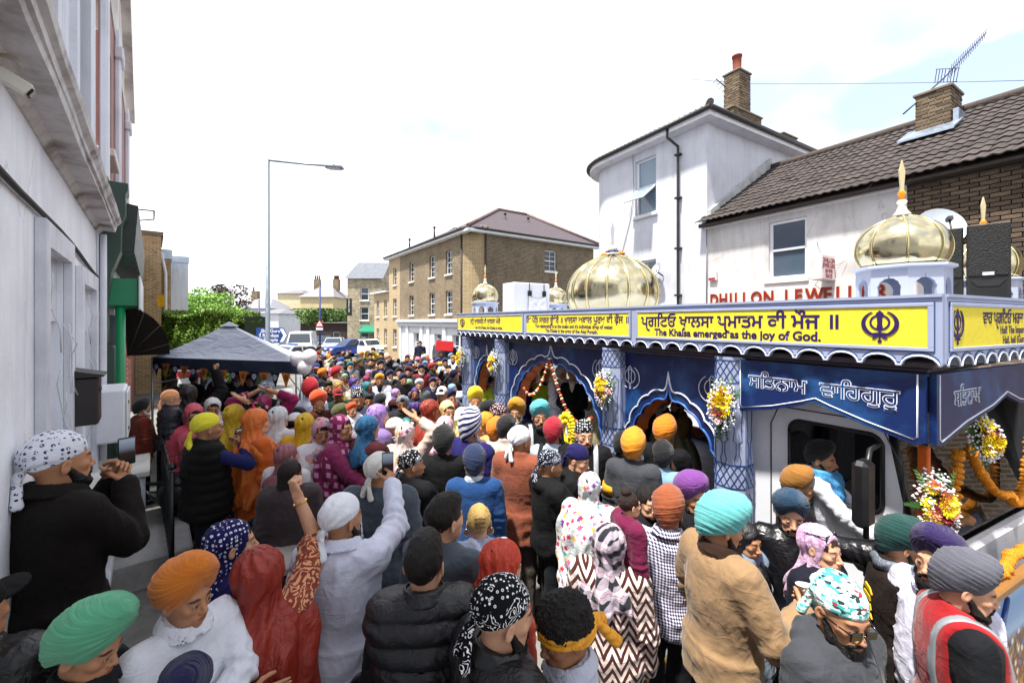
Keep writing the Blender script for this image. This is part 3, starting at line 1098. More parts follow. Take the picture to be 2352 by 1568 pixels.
def scarf_arr(h, seed=0, hem_b=0.45, hem_f=0.28, open_=1.0, wide=1.0, loose=0.0, chinwrap=True):
 """veil over the head, falling over shoulders and back; head-local, hem measured below the head centre"""
 hem = max(hem_b, hem_f)
 lo, hi = (-0.36, -0.26, -hem - 0.06), (0.36, 0.3, 0.19)
 G = grid(lo, hi, h)
 X, Y, Z = G
 T = np.arctan2(X, Y)
 d = ell(G, (0, 0.026, 0.04), (0.093 + loose, 0.116 + loose, 0.104 + loose * 0.4))
 d = smin(d, cap(G, (0, 0.035, -0.02), (0, 0.045, -0.15), 0.082 + loose, 0.088, 1.0), 0.03)
 sh = sun_(0.07, cap(G, (-0.15 * wide, 0.03, -0.235), (0.15 * wide, 0.03, -0.235), 0.078, None, 0.9), ell(G, (0, 0.06, -0.32), (0.185 * wide, 0.135, 0.18)), ell(G, (0, -0.04, -0.28), (0.155 * wide, 0.11, 0.14)))
 if hem > 0.5:
  sh = smin(sh, cap(G, (0, 0.05, -0.4), (0, 0.04, -hem - 0.1), 0.22 * wide, 0.2 * wide, 1.3), 0.08)
 d = smin(d, sh, 0.055)
 low = np.clip((-Z - 0.06) / 0.3, 0, 1)
 d = d - low * 0.022 * np.sin(T * 9 + 4.5 * np.sin(Z * 6 + seed) + seed) - low * 0.008 * np.sin(T * 21 + 9 * Z + seed * 2)
 d = d - (1 - low) * 0.0065 * np.sin(T * 13 + 4 * np.sin(Z * 14 + seed) + 20 * Y + seed) * np.clip((Y + 0.06) * 12, 0, 1)
 d = d - 0.005 * np.sin(Z * 48 + 3 * T + 9 * np.sqrt(X ** 2 + Y ** 2) + seed) * np.clip((0.1 - np.abs(Z)) * 10, 0, 1)
 f = np.clip(0.5 + (Y - 0.02) / 0.2, 0, 1)
 hz = -(hem_f + (hem_b - hem_f) * f) + 0.02 * np.sin(T * 5 + seed)
 d = smax(d, (hz - Z) * 0.9, 0.01)
 fo = ell(G, (0, -0.14, -0.012), (0.078 * open_, 0.135, 0.108 * open_))
 d = smax(d, -fo, 0.012)
 if not chinwrap:
  d = smax(d, -cap(G, (0, -0.2, -0.1), (0, -0.24, -0.5), 0.08, 0.13, 0.7), 0.02)
 V, Q = surf(d, lo, h)
 n = normals(V, Q)
 V = V + n * (wob(V * np.array((1, 1, 0.5), f32), 17, seed) * 0.004)[:, None]
 return V.astype(f32), Q
def cap_arr(h=0.006):
 lo, hi = (-0.12, -0.24, -0.05), (0.12, 0.16, 0.18)
 G = grid(lo, hi, h)
 X, Y, Z = G
 d = smax(ell(G, (0, 0.02, 0.05), (0.088, 0.11, 0.1)), 0.045 - Z + 0.0 * X, 0.004)
 b = smax(ell(G, (0, -0.11, 0.04), (0.075, 0.1, 0.02), rx=-0.15), 0.03 - Z - 0.15 * (Y + 0.1), 0.004)
 return surf(smin(d, b, 0.006), lo, h)
# ---------------------------------------------------------------- setting helpers
LP0 = Vector((-0.932, 2.589, 0)); LN = Vector((0.986, 0.169, 0)); LE = Vector((-0.169, 0.986, 0)); LRZ = math.atan2(0.169, 0.986)
def lloc(x, y):
 """world point -> (distance out of the left facade, distance along it)"""
 v = Vector((x, y, 0)) - LP0
 return v.dot(LN), v.dot(LE)
def terrain(x, y):
 a, b = lloc(x, y)
 if b < 1.5 and a < 0.62:
  return 0.5
 if b < 2.6 and a < 1.9 and y < 3.55:
  return 0.22
 if 2.7 < b < 5.0 and a < 0.78:
  return 0.58
 if x > 2.75:
  return -0.1
 return 0.0
def frame(o, u, w_):
 """matrix: local x along the wall (u), y outwards (w_), z up"""
 return Matrix(((u[0], w_[0], 0, o[0]), (u[1], w_[1], 0, o[1]), (0, 0, 1, o[2] if len(o) > 2 else 0), (0, 0, 0, 1)))
def wall_mesh(mb, M, u0, u1, z0, z1, holes, t=0.22):
 us = sorted({u0, u1, *[h[0] for h in holes], *[h[1] for h in holes]})
 zs = sorted({z0, z1, *[h[2] for h in holes], *[h[3] for h in holes]})
 us = [u for u in us if u0 - 1e-6 <= u <= u1 + 1e-6]; zs = [z for z in zs if z0 - 1e-6 <= z <= z1 + 1e-6]
 inside = lambda u, z: any(h[0] < u < h[1] and h[2] < z < h[3] for h in holes)
 for i in range(len(us) - 1):
  for j in range(len(zs) - 1):
   cu, cz = (us[i] + us[i + 1]) / 2, (zs[j] + zs[j + 1]) / 2
   if inside(cu, cz):
    continue
   a, b, c, e = us[i], us[i + 1], zs[j], zs[j + 1]
   P = lambda u, w_, z: M @ Vector((u, w_, z))
   mb.quad(P(a, 0, c), P(b, 0, c), P(b, 0, e), P(a, 0, e))
   for (du, dz, q) in ((-1, 0, (a, c, a, e)), (1, 0, (b, e, b, c)), (0, -1, (b, c, a, c)), (0, 1, (a, e, b, e))):
    nu, nz = cu + du * (b - a), cz + dz * (e - c)
    edge_hole = inside(a - 1e-4 if du < 0 else b + 1e-4 if du > 0 else cu, c - 1e-4 if dz < 0 else e + 1e-4 if dz > 0 else cz)
    if edge_hole:
     mb.quad(P(q[0], 0, q[1]), P(q[0], -t, q[1]), P(q[2], -t, q[3]), P(q[2], 0, q[3]))
 return mb
def window(parent, M, u0, u1, z0, z1, rec=0.1, cols=2, rows=4, white='#eceef2', gl=None, sill=True, fw=0.055, bar=0.018, mid=True, curtain=None, sillc=None):
 f = MB()
 d0, d1 = -rec - 0.06, -rec
 f.box(u0, u0 + fw, d0, d1, z0, z1, M).box(u1 - fw, u1, d0, d1, z0, z1, M)
 f.box(u0 + fw, u1 - fw, d0, d1, z0, z0 + fw, M).box(u0 + fw, u1 - fw, d0, d1, z1 - fw, z1, M)
 zm = (z0 + z1) / 2
 if mid:
  f.box(u0 + fw, u1 - fw, d0, d1 + 0.012, zm - 0.025, zm + 0.025, M)
 for i in range(1, cols):
  u = u0 + fw + (u1 - u0 - 2 * fw) * i / cols
  f.box(u - bar / 2, u + bar / 2, d0 + 0.015, d1 - 0.012, z0 + fw, z1 - fw, M)
 for i in range(1, rows):
  if mid and abs(i - rows / 2) < 0.01:
   continue
  z = z0 + fw + (z1 - z0 - 2 * fw) * i / rows
  f.box(u0 + fw, u1 - fw, d0 + 0.017, d1 - 0.014, z - bar / 2, z + bar / 2, M)
 w_ = recalc(f.build('window', paint(white, 0.4, 0, 0.05), parent))
 g = MB().box(u0 + 0.02, u1 - 0.02, d0 + 0.02, d0 + 0.032, z0 + 0.02, z1 - 0.02, M)
 recalc(g.build('pane', gl or glass(), w_))
 if curtain:
  c = MB()
  n = 14
  for i in range(n):
   a = u0 + 0.05 + (u1 - u0 - 0.1) * i / n; b = a + (u1 - u0 - 0.1) / n
   c.quad(M @ Vector((a, d0 - 0.03 - 0.02 * (i % 2), curtain[0])), M @ Vector((b, d0 - 0.03 - 0.02 * ((i + 1) % 2), curtain[0])), M @ Vector((b, d0 - 0.03 - 0.02 * ((i + 1) % 2), curtain[1])), M @ Vector((a, d0 - 0.03 - 0.02 * (i % 2), curtain[1])))
  c.build('curtain', cloth('#dfe3e8'), w_)
 if sill:
  s_ = MB().bbox(u0 - 0.07, u1 + 0.07, -rec, 0.09, z0 - 0.11, z0 - 0.005, 0.012, M)
  recalc(s_.build('sill', paint(sillc or '#e6e2d8', 0.7, 0, 0.15), w_))
 return w_
def brick_mesh(w_=0.213, h=0.063, t=0.1):
 mb = MB().bbox(-w_ / 2, w_ / 2, -t, 0.0, 0, h, 0.006)
 me = recalc(mb.build('brick', None)).data
 ob = bpy.data.objects[-1] if False else None
 for o in [o for o in bpy.data.objects if o.data == me]:
  bpy.data.objects.remove(o)
 return me
_jr = random.Random(5)
def lay_bricks(parent, me, mat, M, u0, u1, z0, z1, L_=0.225, H_=0.075, proud=0.0, name='brick'):
 """stretcher courses; M maps (u, outwards, z)"""
 if not me.materials:
  me.materials.append(mat)
 nz = int(round((z1 - z0) / H_))
 q = M.to_3x3().to_4x4()
 cnt = 0
 for r in range(nz):
  u = u0 + (0 if r % 2 == 0 else -L_ / 2)
  while u < u1 - 0.02:
   a, b = max(u, u0), min(u + L_, u1)
   if b - a > 0.05:
    o = bpy.data.objects.new(name, me)
    COL.objects.link(o)
    o.parent = parent
    Ml = M @ Matrix.Translation(((a + b) / 2, proud + _jr.uniform(-0.004, 0.006), z0 + r * H_)) @ Matrix.Rotation(_jr.uniform(-0.012, 0.012), 4, 'Y') @ Matrix.Diagonal(((b - a - 0.012) / (L_ - 0.012), 1, 1, 1))
    o.matrix_local = Ml
    cnt += 1
   u += L_
 return cnt
def dish(parent_label, P, aim, r, c='#9aa3ad', arm=True):
 t = thing('satellite_dish', parent_label, 'satellite dish', P)
 q = Vector(aim).to_track_quat('Z', 'Y').to_matrix().to_4x4()
 m = MB()
 prof = [(r * k / 8, 0.22 * r * (k / 8) ** 2) for k in range(1, 9)]
 vs, fs = [], []
 n = 28
 for (rr, z) in prof:
  for j in range(n):
   a = 2 * math.pi * j / n
   vs.append(q @ Vector((rr * math.cos(a) * 0.92, rr * math.sin(a), z)))
 for i in range(7):
  for j in range(n):
   fs.append((i * n + j, i * n + (j + 1) % n, (i + 1) * n + (j + 1) % n, (i + 1) * n + j))
 fs.append(tuple(range(n)))
 m.add(vs, fs, True)
 m.add([v - (q @ Vector((0, 0, 0.012))) for v in vs], [f[::-1] for f in fs], True)
 m.build('reflector', paint(c, 0.5, 0.1), t)
 b = MB().tube([q @ Vector((0, -r, 0.2 * r)), q @ Vector((0, -r * 0.9, r * 0.9)), q @ Vector((0, -0.1 * r, r * 0.95))], 0.012)
 b.box(-0.03, 0.03, -0.03, 0.03, -0.05, 0.05, Matrix.Translation(q @ Vector((0, -0.05 * r, r * 0.95))) @ q)
 b.build('feed_arm', paint('#2c2c30', 0.5), t)
 MB().tube([q @ Vector((0, 0, -0.01)), q @ Vector((0, -0.05, -0.25))], 0.02).build('bracket', paint('#34363a', 0.5), t)
 return t
# ---------------------------------------------------------------- ground
g = MB().box(-300, 300, -60, 500, -0.6, -0.1)
structure(g.build('road', asphalt()))
pv = MB().box(-14, 2.75, -8, 60, -0.4, -0.004)
structure(pv.build('pavement', concrete('#77746f', '#4d4a47', 1.1)))
kb = MB()
for i in range(46):
 kb.bbox(2.75, 2.89, -6 + i * 0.92, -6 + i * 0.92 + 0.91, -0.3, 0.0, 0.012)
structure(kb.build('kerb', concrete('#8d8a85', '#55514d', 2.5)))
rp = MB().box(8.35, 40, -8, 14, -0.4, 0.0)
structure(rp.build('far_pavement', concrete('#807d78', '#4d4a47', 1.1)))
ym = N('yellow_paint')
_wr = ym.noise(ym.co(), 22, 6, 0.7)
ym.base(ym.mix(ym.ramp(_wr, [(0.42, 0.0), (0.6, 1.0)]), '#b9952c', '#5a5650')).rough(0.85)
yl = MB().box(3.0, 3.1, -6, 36, -0.098, -0.096).box(3.2, 3.3, -6, 36, -0.098, -0.096)
structure(yl.build('road_marking', ym.m))
_sl = MB().bbox(0, 0.59, 0, 0.59, -0.02, 0.003, 0.004).build('paving_slab', concrete('#7d7a76', '#5a5753', 2.2))
_slm = _sl.data
bpy.data.objects.remove(_sl)
_pave = bpy.data.objects['pavement']
for i in range(5):
 for j in range(9):
  o = share('paving_slab', _slm, _pave, (-0.75 + i * 0.6, 4.2 + j * 0.6, _jr.uniform(-0.002, 0.003)), (0, 0, _jr.choice((0, 0))))
fc = MB()
Ml = frame(LP0, LN, LE) @ Matrix.Rotation(0, 4, 'Z')
Ml = Matrix.Translation(LP0) @ Matrix.Rotation(LRZ, 4, 'Z')     # local x out of the facade, y along it
fc.box(-0.2, 0.62, -6, 1.5, -0.3, 0.5, Ml)
structure(fc.build('step', concrete('#8b8986', '#45423f', 2.0)))
structure(MB().box(0.62, 1.9, -6, 0.9, -0.3, 0.22, Ml).build('forecourt', concrete('#85827d', '#45423f', 2.4, 0.6)))
structure(MB().box(-0.2, 0.8, 1.5, 2.72, -0.3, 0.3, Ml).build('forecourt', concrete('#85827d', '#45423f', 2.6, 0.6)))
structure(MB().bbox(-0.2, 0.8, 2.72, 5.0, -0.3, 0.58, 0.02, Ml).build('landing', concrete('#b9b7b4', '#63605c', 2.2, 0.35)))
# ---------------------------------------------------------------- left house: white render, cornice, blocked windows
lh = thing('house', 'white rendered house with a heavy cornice along the left edge', 'house', LP0, LRZ)
WR = render_wall('#f6f8fd', '#aeb2be', 0.35, 1.0, 0.5)
I4 = Matrix(((0, 1, 0, 0), (1, 0, 0, 0), (0, 0, 1, 0), (0, 0, 0, 1)))   # (u along y, w out x, z)
holes = [(0.78, 1.62, 0.75, 3.32), (2.35, 3.35, 0.75, 3.22)]
m = MB()
wall_mesh(m, I4, -6, 4.1, -0.2, 3.95, holes, 0.16)
m.quad((0, 4.1, -0.2), (-1.5, 4.1, -0.2), (-1.5, 4.1, 3.95), (0, 4.1, 3.95))
recalc(m.build('wall', WR, lh))
uph = [(0.35, 1.15, 4.6, 6.3), (2.2, 3.0, 4.6, 6.3), (-1.7, -0.8, 4.6, 6.3)]
m = MB()
M2 = Matrix.Translation((-0.06, 0, 0)) @ I4
wall_mesh(m, M2, -6, 4.1, 4.0, 7.3, uph, 0.2)
m.quad((-0.06, 4.1, 4.0), (-1.5, 4.1, 4.0), (-1.5, 4.1, 7.3), (-0.06, 4.1, 7.3))
recalc(m.build('wall', render_wall('#e9ebf2', '#a5a7b0', 0.5, 1.0), lh))
prof = [(-0.1, 3.9), (0.015, 3.905), (0.03, 3.93), (0.045, 3.945), (0.15, 3.95), (0.152, 3.985), (0.165, 3.99), (0.168, 4.02), (0.19, 4.04), (0.2, 4.075), (0.19, 4.09), (0.08, 4.11), (-0.1, 4.11)]
m = MB()
vs = []
ysn = [-6, -4, -2, -1, -0.5, 0, 0.5, 1, 1.5, 2, 2.5, 3, 3.5, 4.06]
for y in ysn:
 for (x, z) in prof:
  vs.append((x + _jr.uniform(-0.006, 0.006), y, z + _jr.uniform(-0.006, 0.004)))
n = len(prof)
fs = [(i * n + j, i * n + j + 1, (i + 1) * n + j + 1, (i + 1) * n + j) for i in range(len(ysn) - 1) for j in range(n - 1)]
fs += [tuple(range(n)), tuple((len(ysn) - 1) * n + j for j in range(n))[::-1]]
m.add(vs, fs)
cm = render_wall('#d6d4d3', '#6e5d50', 1.0, 0.3, 0.6, 2.0)
recalc(m.build('cornice', cm, lh))
for (a, b, c, e) in uph:
 wd = window(lh, M2, a, b, c, e, 0.16, 1, 2, sill=True)
 s_ = MB()
 s_.box(a - 0.16, a, 0.0, 0.09, c - 0.05, e + 0.1, M2).box(b, b + 0.16, 0.0, 0.09, c - 0.05, e + 0.1, M2)
 s_.box(a - 0.2, b + 0.2, 0.0, 0.08, e + 0.1, e + 0.25, M2).bbox(a - 0.24, b + 0.24, 0.0, 0.15, e + 0.25, e + 0.33, 0.02, M2)
 for k in (a - 0.13, b + 0.03):
  s_.prism([(0.0, e - 0.25), (0.13, e + 0.25), (0.0, e + 0.25)], k, k + 0.1, M2 @ Matrix(((0, 1, 0, 0), (1, 0, 0, 0), (0, 0, 1, 0), (0, 0, 0, 1))))
 recalc(s_.build('surround', render_wall('#dfe1e9', '#a5a7b0', 0.4), wd))
for y in (-0.35, 1.5, 3.4):
 pl = MB().box(y, y + 0.3, 0.0, 0.07, 4.08, 6.7, M2)
 pl.bbox(y - 0.06, y + 0.36, 0.0, 0.12, 6.7, 6.85, 0.02, M2)
 pl.bbox(y - 0.04, y + 0.34, 0.0, 0.1, 4.08, 4.28, 0.02, M2)
 recalc(pl.build('pilaster', render_wall('#dfe1e9', '#a5a7b0', 0.4), lh))
recalc(MB().bbox(-6, 4.14, -0.2, 0.2, 6.9, 7.1, 0.03, M2).build('upper_cornice', cm, lh))
bd = render_wall('#d3d8e6', '#8f94a4', 0.6, 1.0, 0.8, 2.0)
for k, (a, b, c, e) in enumerate(holes):
 m = MB().box(a, b, -0.15, -0.1, c, e - 0.35, I4)
 m.prism([(a, e - 0.35), (a + 0.32, e - 0.42), (a + 0.5, e - 0.3), (b, e - 0.52), (b, e), (a, e)], -0.13, -0.03, Matrix(((1, 0, 0, 0), (0, 1, 0, 0), (0, 0, 1, 0), (0, 0, 0, 1))) @ I4) if False else None
 recalc(m.build('window_board', bd, lh))
 s_ = MB().box(a - 0.13, a, 0.002, 0.045, c - 0.1, e + 0.14, I4).box(b, b + 0.13, 0.002, 0.045, c - 0.1, e + 0.14, I4)
 s_.box(a, b, 0.002, 0.045, e, e + 0.14, I4).box(a + (b - a) * 0.45, a + (b - a) * 0.58, -0.099, -0.02, c, e, I4)
 s_.bbox(a - 0.2, b + 0.2, 0.002, 0.2, c - 0.22, c - 0.1, 0.015, I4)
 s_.box(a, b, -0.09, -0.03, e - 0.42, e, I4)
 recalc(s_.build('surround', render_wall('#e6e8ee', '#9a9ca8', 0.5, 1.0, 0.5), lh))
 w_ = MB()
 for q in range(9):
  y = _jr.uniform(a, b + 0.2); z = _jr.uniform(c + 1.2, e)
  p = [Vector((0.03 + 0.05 * _jr.random(), y + 0.05 * i * _jr.uniform(0.2, 1.2), z - 0.11 * i + 0.03 * math.sin(i))) for i in range(5)]
  w_.tube(p, 0.004, 5)
 w_.build('loose_wire', flat('#d9dbe2', 0.5), lh)['kind'] = 'stuff'
m = MB().tube([(0.02, -3 + i * 0.53, 3.6 - 0.015 * i + 0.02 * math.sin(i * 0.9)) for i in range(14)], 0.014)
m.build('cable', flat('#2b2320', 0.7), lh)
MB().tube([(0.05, 4.02, z) for z in (-0.1, 1.0, 2.5, 3.9)], 0.03, 10).build('downpipe', paint('#d7d9df', 0.5), lh)
MB().tube([(0.02, 3.7, 3.9), (0.02, 3.75, 3.4), (0.02, 3.8, 3.0), (0.02, 3.8, 1.2)], 0.012, 6).build('cable', flat('#c9ccd4', 0.6), lh)
cc = thing('security_camera', 'white security camera fixed under the cornice', 'security camera', at(-4, 1.62, 150), LRZ)
cc.scale = (0.42, 0.42, 0.42)
MB().tube([(0, 0, 0.1), (0.1, 0, 0.1), (0.14, 0.02, 0.03)], 0.018).build('bracket', paint('#b8ac98', 0.5), cc)
m = MB().bbox(0.02, 0.26, -0.05, 0.05, -0.12, 0.0, 0.015, Matrix.Rotation(0.5, 4, 'Y'))
recalc(m.build('housing', paint('#ddd8cc', 0.45), cc))
recalc(MB().bbox(0.255, 0.28, -0.045, 0.045, -0.115, -0.03, 0.01, Matrix.Rotation(0.5, 4, 'Y')).build('lens_cover', paint('#191512', 0.2), cc))
pb = thing('post_box', 'black metal letter box on the white wall', 'letter box', Ml @ Vector((0.0, 1.75, 2.12)), LRZ)
recalc(MB().bbox(0.03, 0.17, -0.02, 0.24, 0.0, 0.36, 0.012).build('box', paint('#2a2524', 0.45), pb))
recalc(MB().prism([(0.02, 0.362), (0.2, 0.362), (0.2, 0.375), (0.02, 0.42)], -0.04, 0.26).build('lid', paint('#231f1e', 0.45), pb))
recalc(MB().box(0.172, 0.176, 0.04, 0.18, 0.24, 0.27).build('slot', flat('#0b0b0b'), pb))
ub = thing('utility_cabinet', 'white plastic meter cabinet on the wall above the landing', 'cabinet', Ml @ Vector((0.02, 3.35, 1.62)), LRZ)
recalc(MB().bbox(0.0, 0.24, 0.0, 0.62, 0.0, 0.56, 0.02).build('box', paint('#e3e4ea', 0.45), ub))
recalc(MB().bbox(0.242, 0.262, 0.03, 0.59, 0.03, 0.53, 0.01).build('door', paint('#e8e9ee', 0.45), ub))
for z in (0.12, 0.4):
 recalc(MB().box(0.262, 0.27, 0.04, 0.09, z, z + 0.03).build('hinge', flat('#4a4038'), ub))
bl = thing('concrete_block', 'pale blue grey rendered block beside the landing', 'block', Ml @ Vector((0.0, 3.05, 0.58)), LRZ)
recalc(MB().bbox(0.0, 0.42, 0.0, 0.7, 0.0, 0.72, 0.02).build('body', render_wall('#c8d2dc', '#87898c', 0.6, 1.0, 0.6, 2.0), bl))
recalc(MB().bbox(-0.02, 0.46, -0.04, 0.74, 0.72, 0.78, 0.01).build('cap', concrete('#c7c5c0', '#8d8a84', 3.0), bl))
stp = thing('stone_sill', 'white stone sill under the blocked window by the cabinet', 'sill', Ml @ Vector((0.0, 2.25, 1.25)), LRZ)
recalc(MB().bbox(0.0, 0.3, 0.0, 0.75, 0.0, 0.09, 0.015).build('slab', concrete('#d9d8d6', '#a5a29d', 3.0), stp))
recalc(MB().bbox(0.0, 0.18, 0.05, 0.7, 0.09, 0.2, 0.015).build('riser', concrete('#d9d8d6', '#a5a29d', 3.0), stp))
# ---- iron railings with hooped tops, and the gate
IR = paint('#131416', 0.38, 0.2, 0.1)
A = Vector((-0.72, 5.0, 0)); B = Vector((-1.16, 7.2, 0))
rl = thing('railing', 'black iron railing with hooped tops along the landing', 'railing', A, math.atan2(B.y - A.y, B.x - A.x) - math.pi / 2)
Lr = (B - A).length
for zz in (0.66, 1.36):
 recalc(MB().box(-0.012, 0.012, 0, Lr, zz, zz + 0.03).build('rail', IR, rl))
nb = 18
_bar = MB().tube([(0, 0, 0.58), (0, 0, 1.36)], 0.009, 6).build('bar', IR); _barm = _bar.data; bpy.data.objects.remove(_bar)
hp = [(0, 0.12 * 0.5 * (1 - math.cos(a)), 1.36 + 0.13 * math.sin(a) ** 0.7) for a in [math.pi * i / 10 for i in range(11)]]
_hp = MB().tube([Vector((p[0], p[1] * 2 * 0.95, p[2])) for p in hp], 0.009, 6).build('hoop', IR); _hpm = _hp.data; bpy.data.objects.remove(_hp)
for i in range(nb):
 share('bar', _barm, rl, (0, i * Lr / (nb - 1), 0))
 if i % 2 == 0 and i < nb - 1:
  share('hoop', _hpm, rl, (0, i * Lr / (nb - 1), 0))
for y in (0, Lr):
 MB().tube([(0, y, 0.2), (0, y, 1.5)], 0.022, 8).lathe([(0.0, 0), (0.035, 0.02), (0.035, 0.05), (0, 0.08)], (0, y, 1.5), 10).build('post', IR, rl)
gt = thing('iron_gate', 'black iron gate with an arched top at the end of the landing', 'gate', (-1.2, 7.3, 0.58), math.atan2(0.21, -0.47))
MB().tube([(0.0, 0, 0.0), (0.0, 0, 0.72)] + [(0.28 - 0.28 * math.cos(a), 0, 0.72 + 0.2 * math.sin(a)) for a in [math.pi * i / 12 for i in range(1, 12)]] + [(0.56, 0, 0.72), (0.56, 0, 0.0)], 0.012, 6).build('frame', IR, gt)
MB().tube([(0, 0, 0.02), (0.56, 0, 0.02)], 0.012, 6).tube([(0, 0, 0.62), (0.56, 0, 0.62)], 0.012, 6).build('rail', IR, gt)
for x in (0.19, 0.38):
 MB().tube([(x, 0, 0.0), (x, 0, 0.74)], 0.009, 6).lathe([(0.0, 0.0), (0.018, 0.03), (0.01, 0.06), (0.025, 0.085), (0, 0.16)], (x, 0, 0.72), 8).build('spear_bar', IR, gt)
# ---- low brick wall that closes the forecourt
bw = thing('brick_wall', 'low dark brick wall with pale coping in front of the crowd', 'wall', (-0.35, 3.7, 0))
recalc(MB().box(0.0, 1.82, 0.012, 0.3, -0.1, 0.94).build('mortar_core', concrete('#4a4038', '#2c2622', 4.0), bw))
_bm = brick_mesh(0.213, 0.063, 0.1)
lay_bricks(bw, _bm, brick_piece('#4d3527', '#63442f', '#251c17'), frame((0, 0, 0.0), (1, 0), (0, -1)), 0.0, 1.82, 0.02, 0.92)
for i in range(5):
 c_ = MB().bbox(i * 0.37, i * 0.37 + 0.36, -0.05, 0.35, 0.94, 1.0 + _jr.uniform(-0.004, 0.006), 0.012)
 recalc(c_.build('coping', concrete('#a8a199', '#6d655d', 3.5, 0.5), bw))
fin = thing('railing_post', 'black iron post with a ball top at the bottom edge', 'post', at(835, 1.9) + Vector((0, 0, 0.0)))
MB().tube([(0, 0, 0), (0, 0, 1.12)], 0.04, 12).build('shaft', IR, fin)
MB().lathe([(0.0, -0.08), (0.05, -0.07), (0.05, -0.05), (0.08, -0.0), (0.078, 0.04), (0.05, 0.075), (0.0, 0.09)], (0, 0, 1.2), 20).build('ball', paint('#0e0e10', 0.22, 0.3), fin)
# ---------------------------------------------------------------- second house on the left: shop with green front
l2 = thing('shop_house', 'pink and white gabled shop house with green shopfront', 'shop', Ml @ Vector((0, 4.16, 0)), LRZ)
GR = paint('#2c4238', 0.5, 0, 0.2)
m = MB()
upw = [(1.2, 2.0, 5.3, 6.9), (3.4, 4.2, 5.3, 6.9)]
wall_mesh(m, I4, 0.0, 6.4, 4.55, 7.6, upw, 0.2)
recalc(m.build('wall', render_wall('#a87f78', '#7d5a55', 0.5, 0.6), l2))
m = MB()
wall_mesh(m, I4, 0.0, 6.4, -0.2, 4.55, [(0.9, 5.9, 0.5, 3.0)], 0.5)
recalc(m.build('shop_wall', render_wall('#d5d8dd', '#9a9ca4', 0.5), l2))
for y in (0.0, 2.55, 5.9):
 m = MB().bbox(y, y + 0.34, 0.0, 0.08, 4.6, 7.7, 0.02, I4).bbox(y - 0.06, y + 0.4, 0.0, 0.12, 7.2, 7.4, 0.02, I4)
 recalc(m.build('pilaster', render_wall('#dfe1e8', '#a5a7b0', 0.4), l2))
m = MB()
m.prism([(-0.02, 7.6), (-0.1, 7.8), (3.2, 9.6), (6.55, 7.8), (6.55, 7.6), (3.2, 9.35)], -0.1, 0.16, I4)
m.prism([(0, 7.55), (6.4, 7.55), (3.2, 9.3)], -0.2, 0.02, I4)
recalc(m.build('gable', render_wall('#d5d0cc', '#7c6a5e', 0.8, 0.3), l2))
for q in upw:
 window(l2, I4, *q, 0.12, 1, 2)
m = MB().prism([(x * 0.55, z) for x, z in [(0.0, 2.6), (0.12, 2.65), (0.14, 2.9), (0.1, 3.1), (0.2, 3.5), (0.34, 3.75), (0.36, 4.1), (0.42, 4.2), (0.42, 4.45), (0.46, 4.5), (0.46, 4.58), (0.0, 4.58)]], 0.05, 0.42)
m.bbox(0.0, 0.13, 0.06, 0.4, -0.1, 2.6, 0.01)
recalc(m.build('console_column', GR, l2))
recalc(MB().prism([(0.0, 3.75), (0.3, 3.8), (0.34, 4.4), (0.0, 4.45)], 0.42, 6.2).build('sign_fascia', paint('#26302c', 0.5), l2))
recalc(MB().bbox(0.0, 0.34, 0.55, 2.7, 3.1, 3.46, 0.01).build('sign_box', paint('#1d8a5c', 0.4, 0, 0.1), l2))
recalc(MB().bbox(0.34, 0.36, 0.5, 2.75, 3.06, 3.5, 0.004).build('sign_panel', paint('#e4e8e8', 0.4), l2))
MB().tube([(0.16, 0.62, 0), (0.16, 0.62, 3.1)], 0.05, 10).build('green_pipe', paint('#12905a', 0.4), l2)
recalc(MB().box(0.9, 5.9, -0.49, -0.46, 0.5, 3.0, I4).build('shop_window', glass('#191d20'), l2))
aw = MB()
n = 7
for i in range(n):
 a0, a1 = (math.pi / 2) * i / n, (math.pi / 2) * (i + 1) / n
 p = lambda a, y: (0.1 + 0.62 * math.sin(a), y, 2.3 + 0.85 * math.cos(a))
 aw.quad(p(a0, 3.0), p(a1, 3.0), p(a1, 5.6), p(a0, 5.6))
 aw.quad((0.15, 3.0, 2.3), p(a1, 3.0), p(a0, 3.0)).quad((0.15, 5.6, 2.3), p(a0, 5.6), p(a1, 5.6))
recalc(aw.build('canopy', cloth('#231a16', sheen=0.0), l2))
rib = MB()
for i in range(0, n + 1, 2):
 a = (math.pi / 2) * i / n
 rib.tube([(0.15, 2.995, 2.3), (0.1 + 0.62 * math.sin(a), 2.995, 2.3 + 0.85 * math.cos(a))], 0.008, 5)
rib.build('canopy_rib', flat('#3a302a'), l2)
m = MB()
m.tube([(0.05, 2.2, 4.7), (0.5, 2.6, 4.8)], 0.012, 5).tube([(0.05, 3.2, 4.65), (0.5, 3.4, 4.8), (0.5, 2.6, 4.8)], 0.012, 5)
m.build('sign_bracket', flat('#3a3d40', 0.5), l2)
hb = thing('hanging_banner', 'small yellow banner hanging above the canopy', 'banner', Ml @ Vector((0.55, 8.4, 3.1)), LRZ)
recalc(MB().box(0, 0.12, 0, 0.02, 0.1, 0.34).build('cloth', cloth('#e0a51c'), hb))
